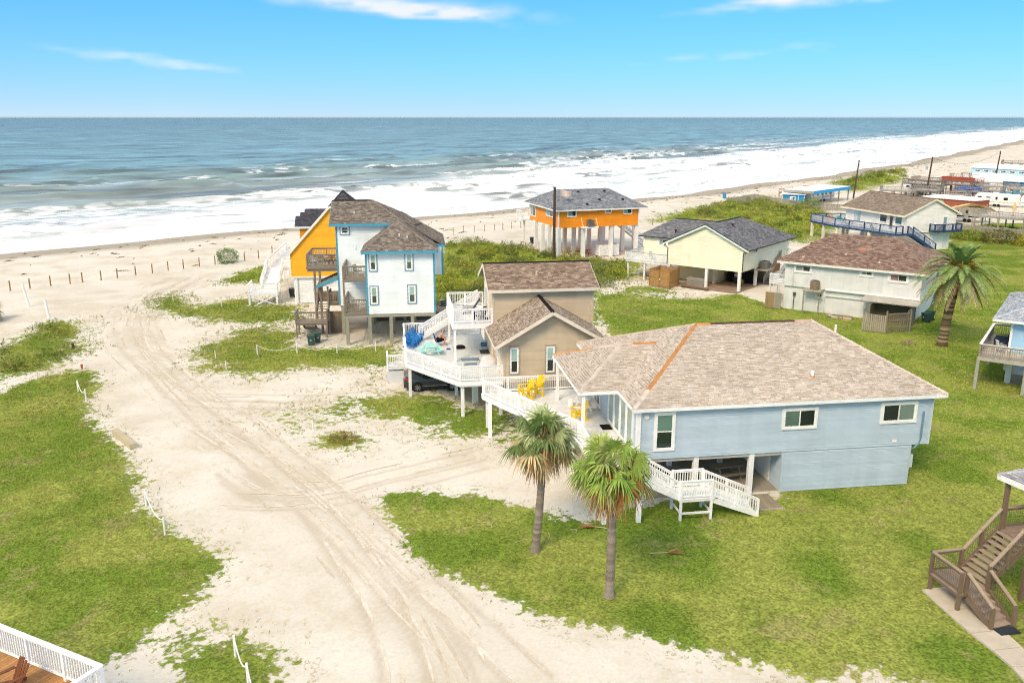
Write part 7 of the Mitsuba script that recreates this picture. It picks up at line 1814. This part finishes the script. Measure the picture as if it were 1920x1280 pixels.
for s in (-1, 1):
    shd_, elb, wr = (s * .19, -.20, .92), (s * .25, -.36, .68), (s * .09, -.50, .62)
    kn, an, toe = (s * .15, -.42, .50), (s * .16, -.46, .09), (s * .18, -.64, .05)
    bones += [((chest, .12), (shd_, .065)), ((shd_, .058), (elb, .042)), ((elb, .042), (wr, .03)), (((s * .09, .06, .47), .10), (kn, .066)), ((kn, .064), (an, .04)), ((an, .042), (toe, .032))]
    palm = np.array([s * .06, -.545, .615]); bones.append(((wr, .028), (palm, .034)))
    for k in range(4):
        b0 = palm + [s * (.024 - .016 * k), -.03, .0]; L = (.058, .072, .078, .066)[k]
        b1 = b0 + np.array([-s * .012, -L * .6, -.012]); b2 = b1 + np.array([-s * .012, -L * .4, -.028]); bones += [((b0, .0105), (b1, .0095)), ((b1, .0095), (b2, .008))]
    bones += [((palm + [-s * .02, .01, .01], .012), (palm + [-s * .05, -.02, .02], .010)), ((palm + [-s * .05, -.02, .02], .010), (palm + [-s * .065, -.05, .012], .0085))]
bod = hull_chain(bones, .018, 5)
part(pr_, 'body', sk(bod, 'd59c82'), 'paint', PF, smooth=True)
hd = trimesh.creation.icosphere(4, 1.0); v = hd.vertices.copy()
v = v * [.076, .096, .115]; fwd = v[:, 1] < -.05
nose = np.exp(-((v[:, 0] / .016) ** 2 + ((v[:, 2] + .01) / .026) ** 2)) * (v[:, 1] < 0); v[:, 1] -= nose * .024
for s in (-1, 1):
    v[:, 1] += .010 * np.exp(-(((v[:, 0] - s * .03) / .014) ** 2 + ((v[:, 2] - .018) / .012) ** 2)) * (v[:, 1] < 0)
    v[:, 0] += s * .014 * np.exp(-((v[:, 1] / .02) ** 2 + (v[:, 2] / .026) ** 2)) * (np.sign(v[:, 0]) == s)
v[:, 1] += .006 * np.exp(-((v[:, 0] / .026) ** 2 + ((v[:, 2] + .052) / .006) ** 2)) * (v[:, 1] < 0)
ti = math.radians(38); Rt = np.array([[1, 0, 0], [0, math.cos(ti), -math.sin(ti)], [0, math.sin(ti), math.cos(ti)]])
put = lambda w_: w_ @ Rt.T + np.array(head)
part(pr_, 'head', (put(v), hd.faces, np.tile(C('d59c82'), (len(v), 1))), 'paint', PF, smooth=True)
hv = hd.vertices * [.083, .103, .122]; keep = [f for f in hd.faces if (hv[f, 2].mean() > .045) or (hv[f, 1].mean() > .03 and hv[f, 2].mean() > -.05)]
part(pr_, 'hair', (put(hv * (1 + .05 * (meshkit.noise(hd.vertices * 9)[:, None] - .5))), np.array(keep), np.tile(C('7d5f42'), (len(hv), 1))), 'matte', PF, smooth=True)
ey = MB('2a2320')
for s in (-1, 1): ey.add(put(np.array(trimesh.creation.icosphere(1).vertices) * .0085 + [s * .03, -.083, .018]), trimesh.creation.icosphere(1).faces)
part(pr_, 'eyes', ey, 'gloss', PF)
part(pr_, 'mouth', MB('a5584e').add(put(np.array(trimesh.creation.icosphere(1).vertices) * [.024, .006, .006] + [0, -.083, -.054]), trimesh.creation.icosphere(1).faces), 'paint', PF)
shb = [((hip, .168), ((0, .02, .60), .150))]
for s in (-1, 1): shb += [((hip, .15), ((s * .10, .06, .48), .125)), (((s * .10, .06, .48), .125), ((s * .145, -.30, .50), .095))]
part(pr_, 'shorts', sk(hull_chain(shb, .03, 3), '24242a'), 'matte', PF, smooth=True)
tw_ = thing('beach_towel', 'white towel held on the lap of the seated person', 'towel')
part(tw_, 'cloth', sk(hull_chain([(((-.08, -.40, .60), .05), ((.08, -.44, .60), .05)), (((.0, -.34, .60), .05), ((.02, -.55, .57), .035))], .03, 4), 'eeeae6'), 'matte', PF, smooth=True)
fch = thing('folding_chair', 'navy blue folding camp chair under the seated person', 'chair')
part(fch, 'seat', MB('2c4270').add([[sx * .27, yy, zz + t] for sx in (-1, 1) for yy, zz in ((-.24, .36), (.26, .32)) for t in (0, .025)], BOXF), 'matte', PF)
part(fch, 'backrest', MB('2c4270').add([[sx * .27, yy + t, zz] for sx in (-1, 1) for yy, zz in ((.27, .42), (.40, .98)) for t in (0, .025)], BOXF), 'matte', PF)
for s in (-1, 1):
    part(fch, 'leg', MB('b9bdc2').cyl([s * .29, -.28, .0], [s * .29, .28, .40], .014), 'metal', PF)
    part(fch, 'leg', MB('b9bdc2').cyl([s * .29, .34, .0], [s * .29, -.24, .38], .014), 'metal', PF)
    part(fch, 'armrest', MB('2a2f38').box(s * .31 - .03, s * .31 + .03, -.25, .3, .56, .585), 'matte', PF)
    part(fch, 'back_tube', MB('b9bdc2').cyl([s * .29, .25, .34], [s * .29, .42, 1.0], .014), 'metal', PF)
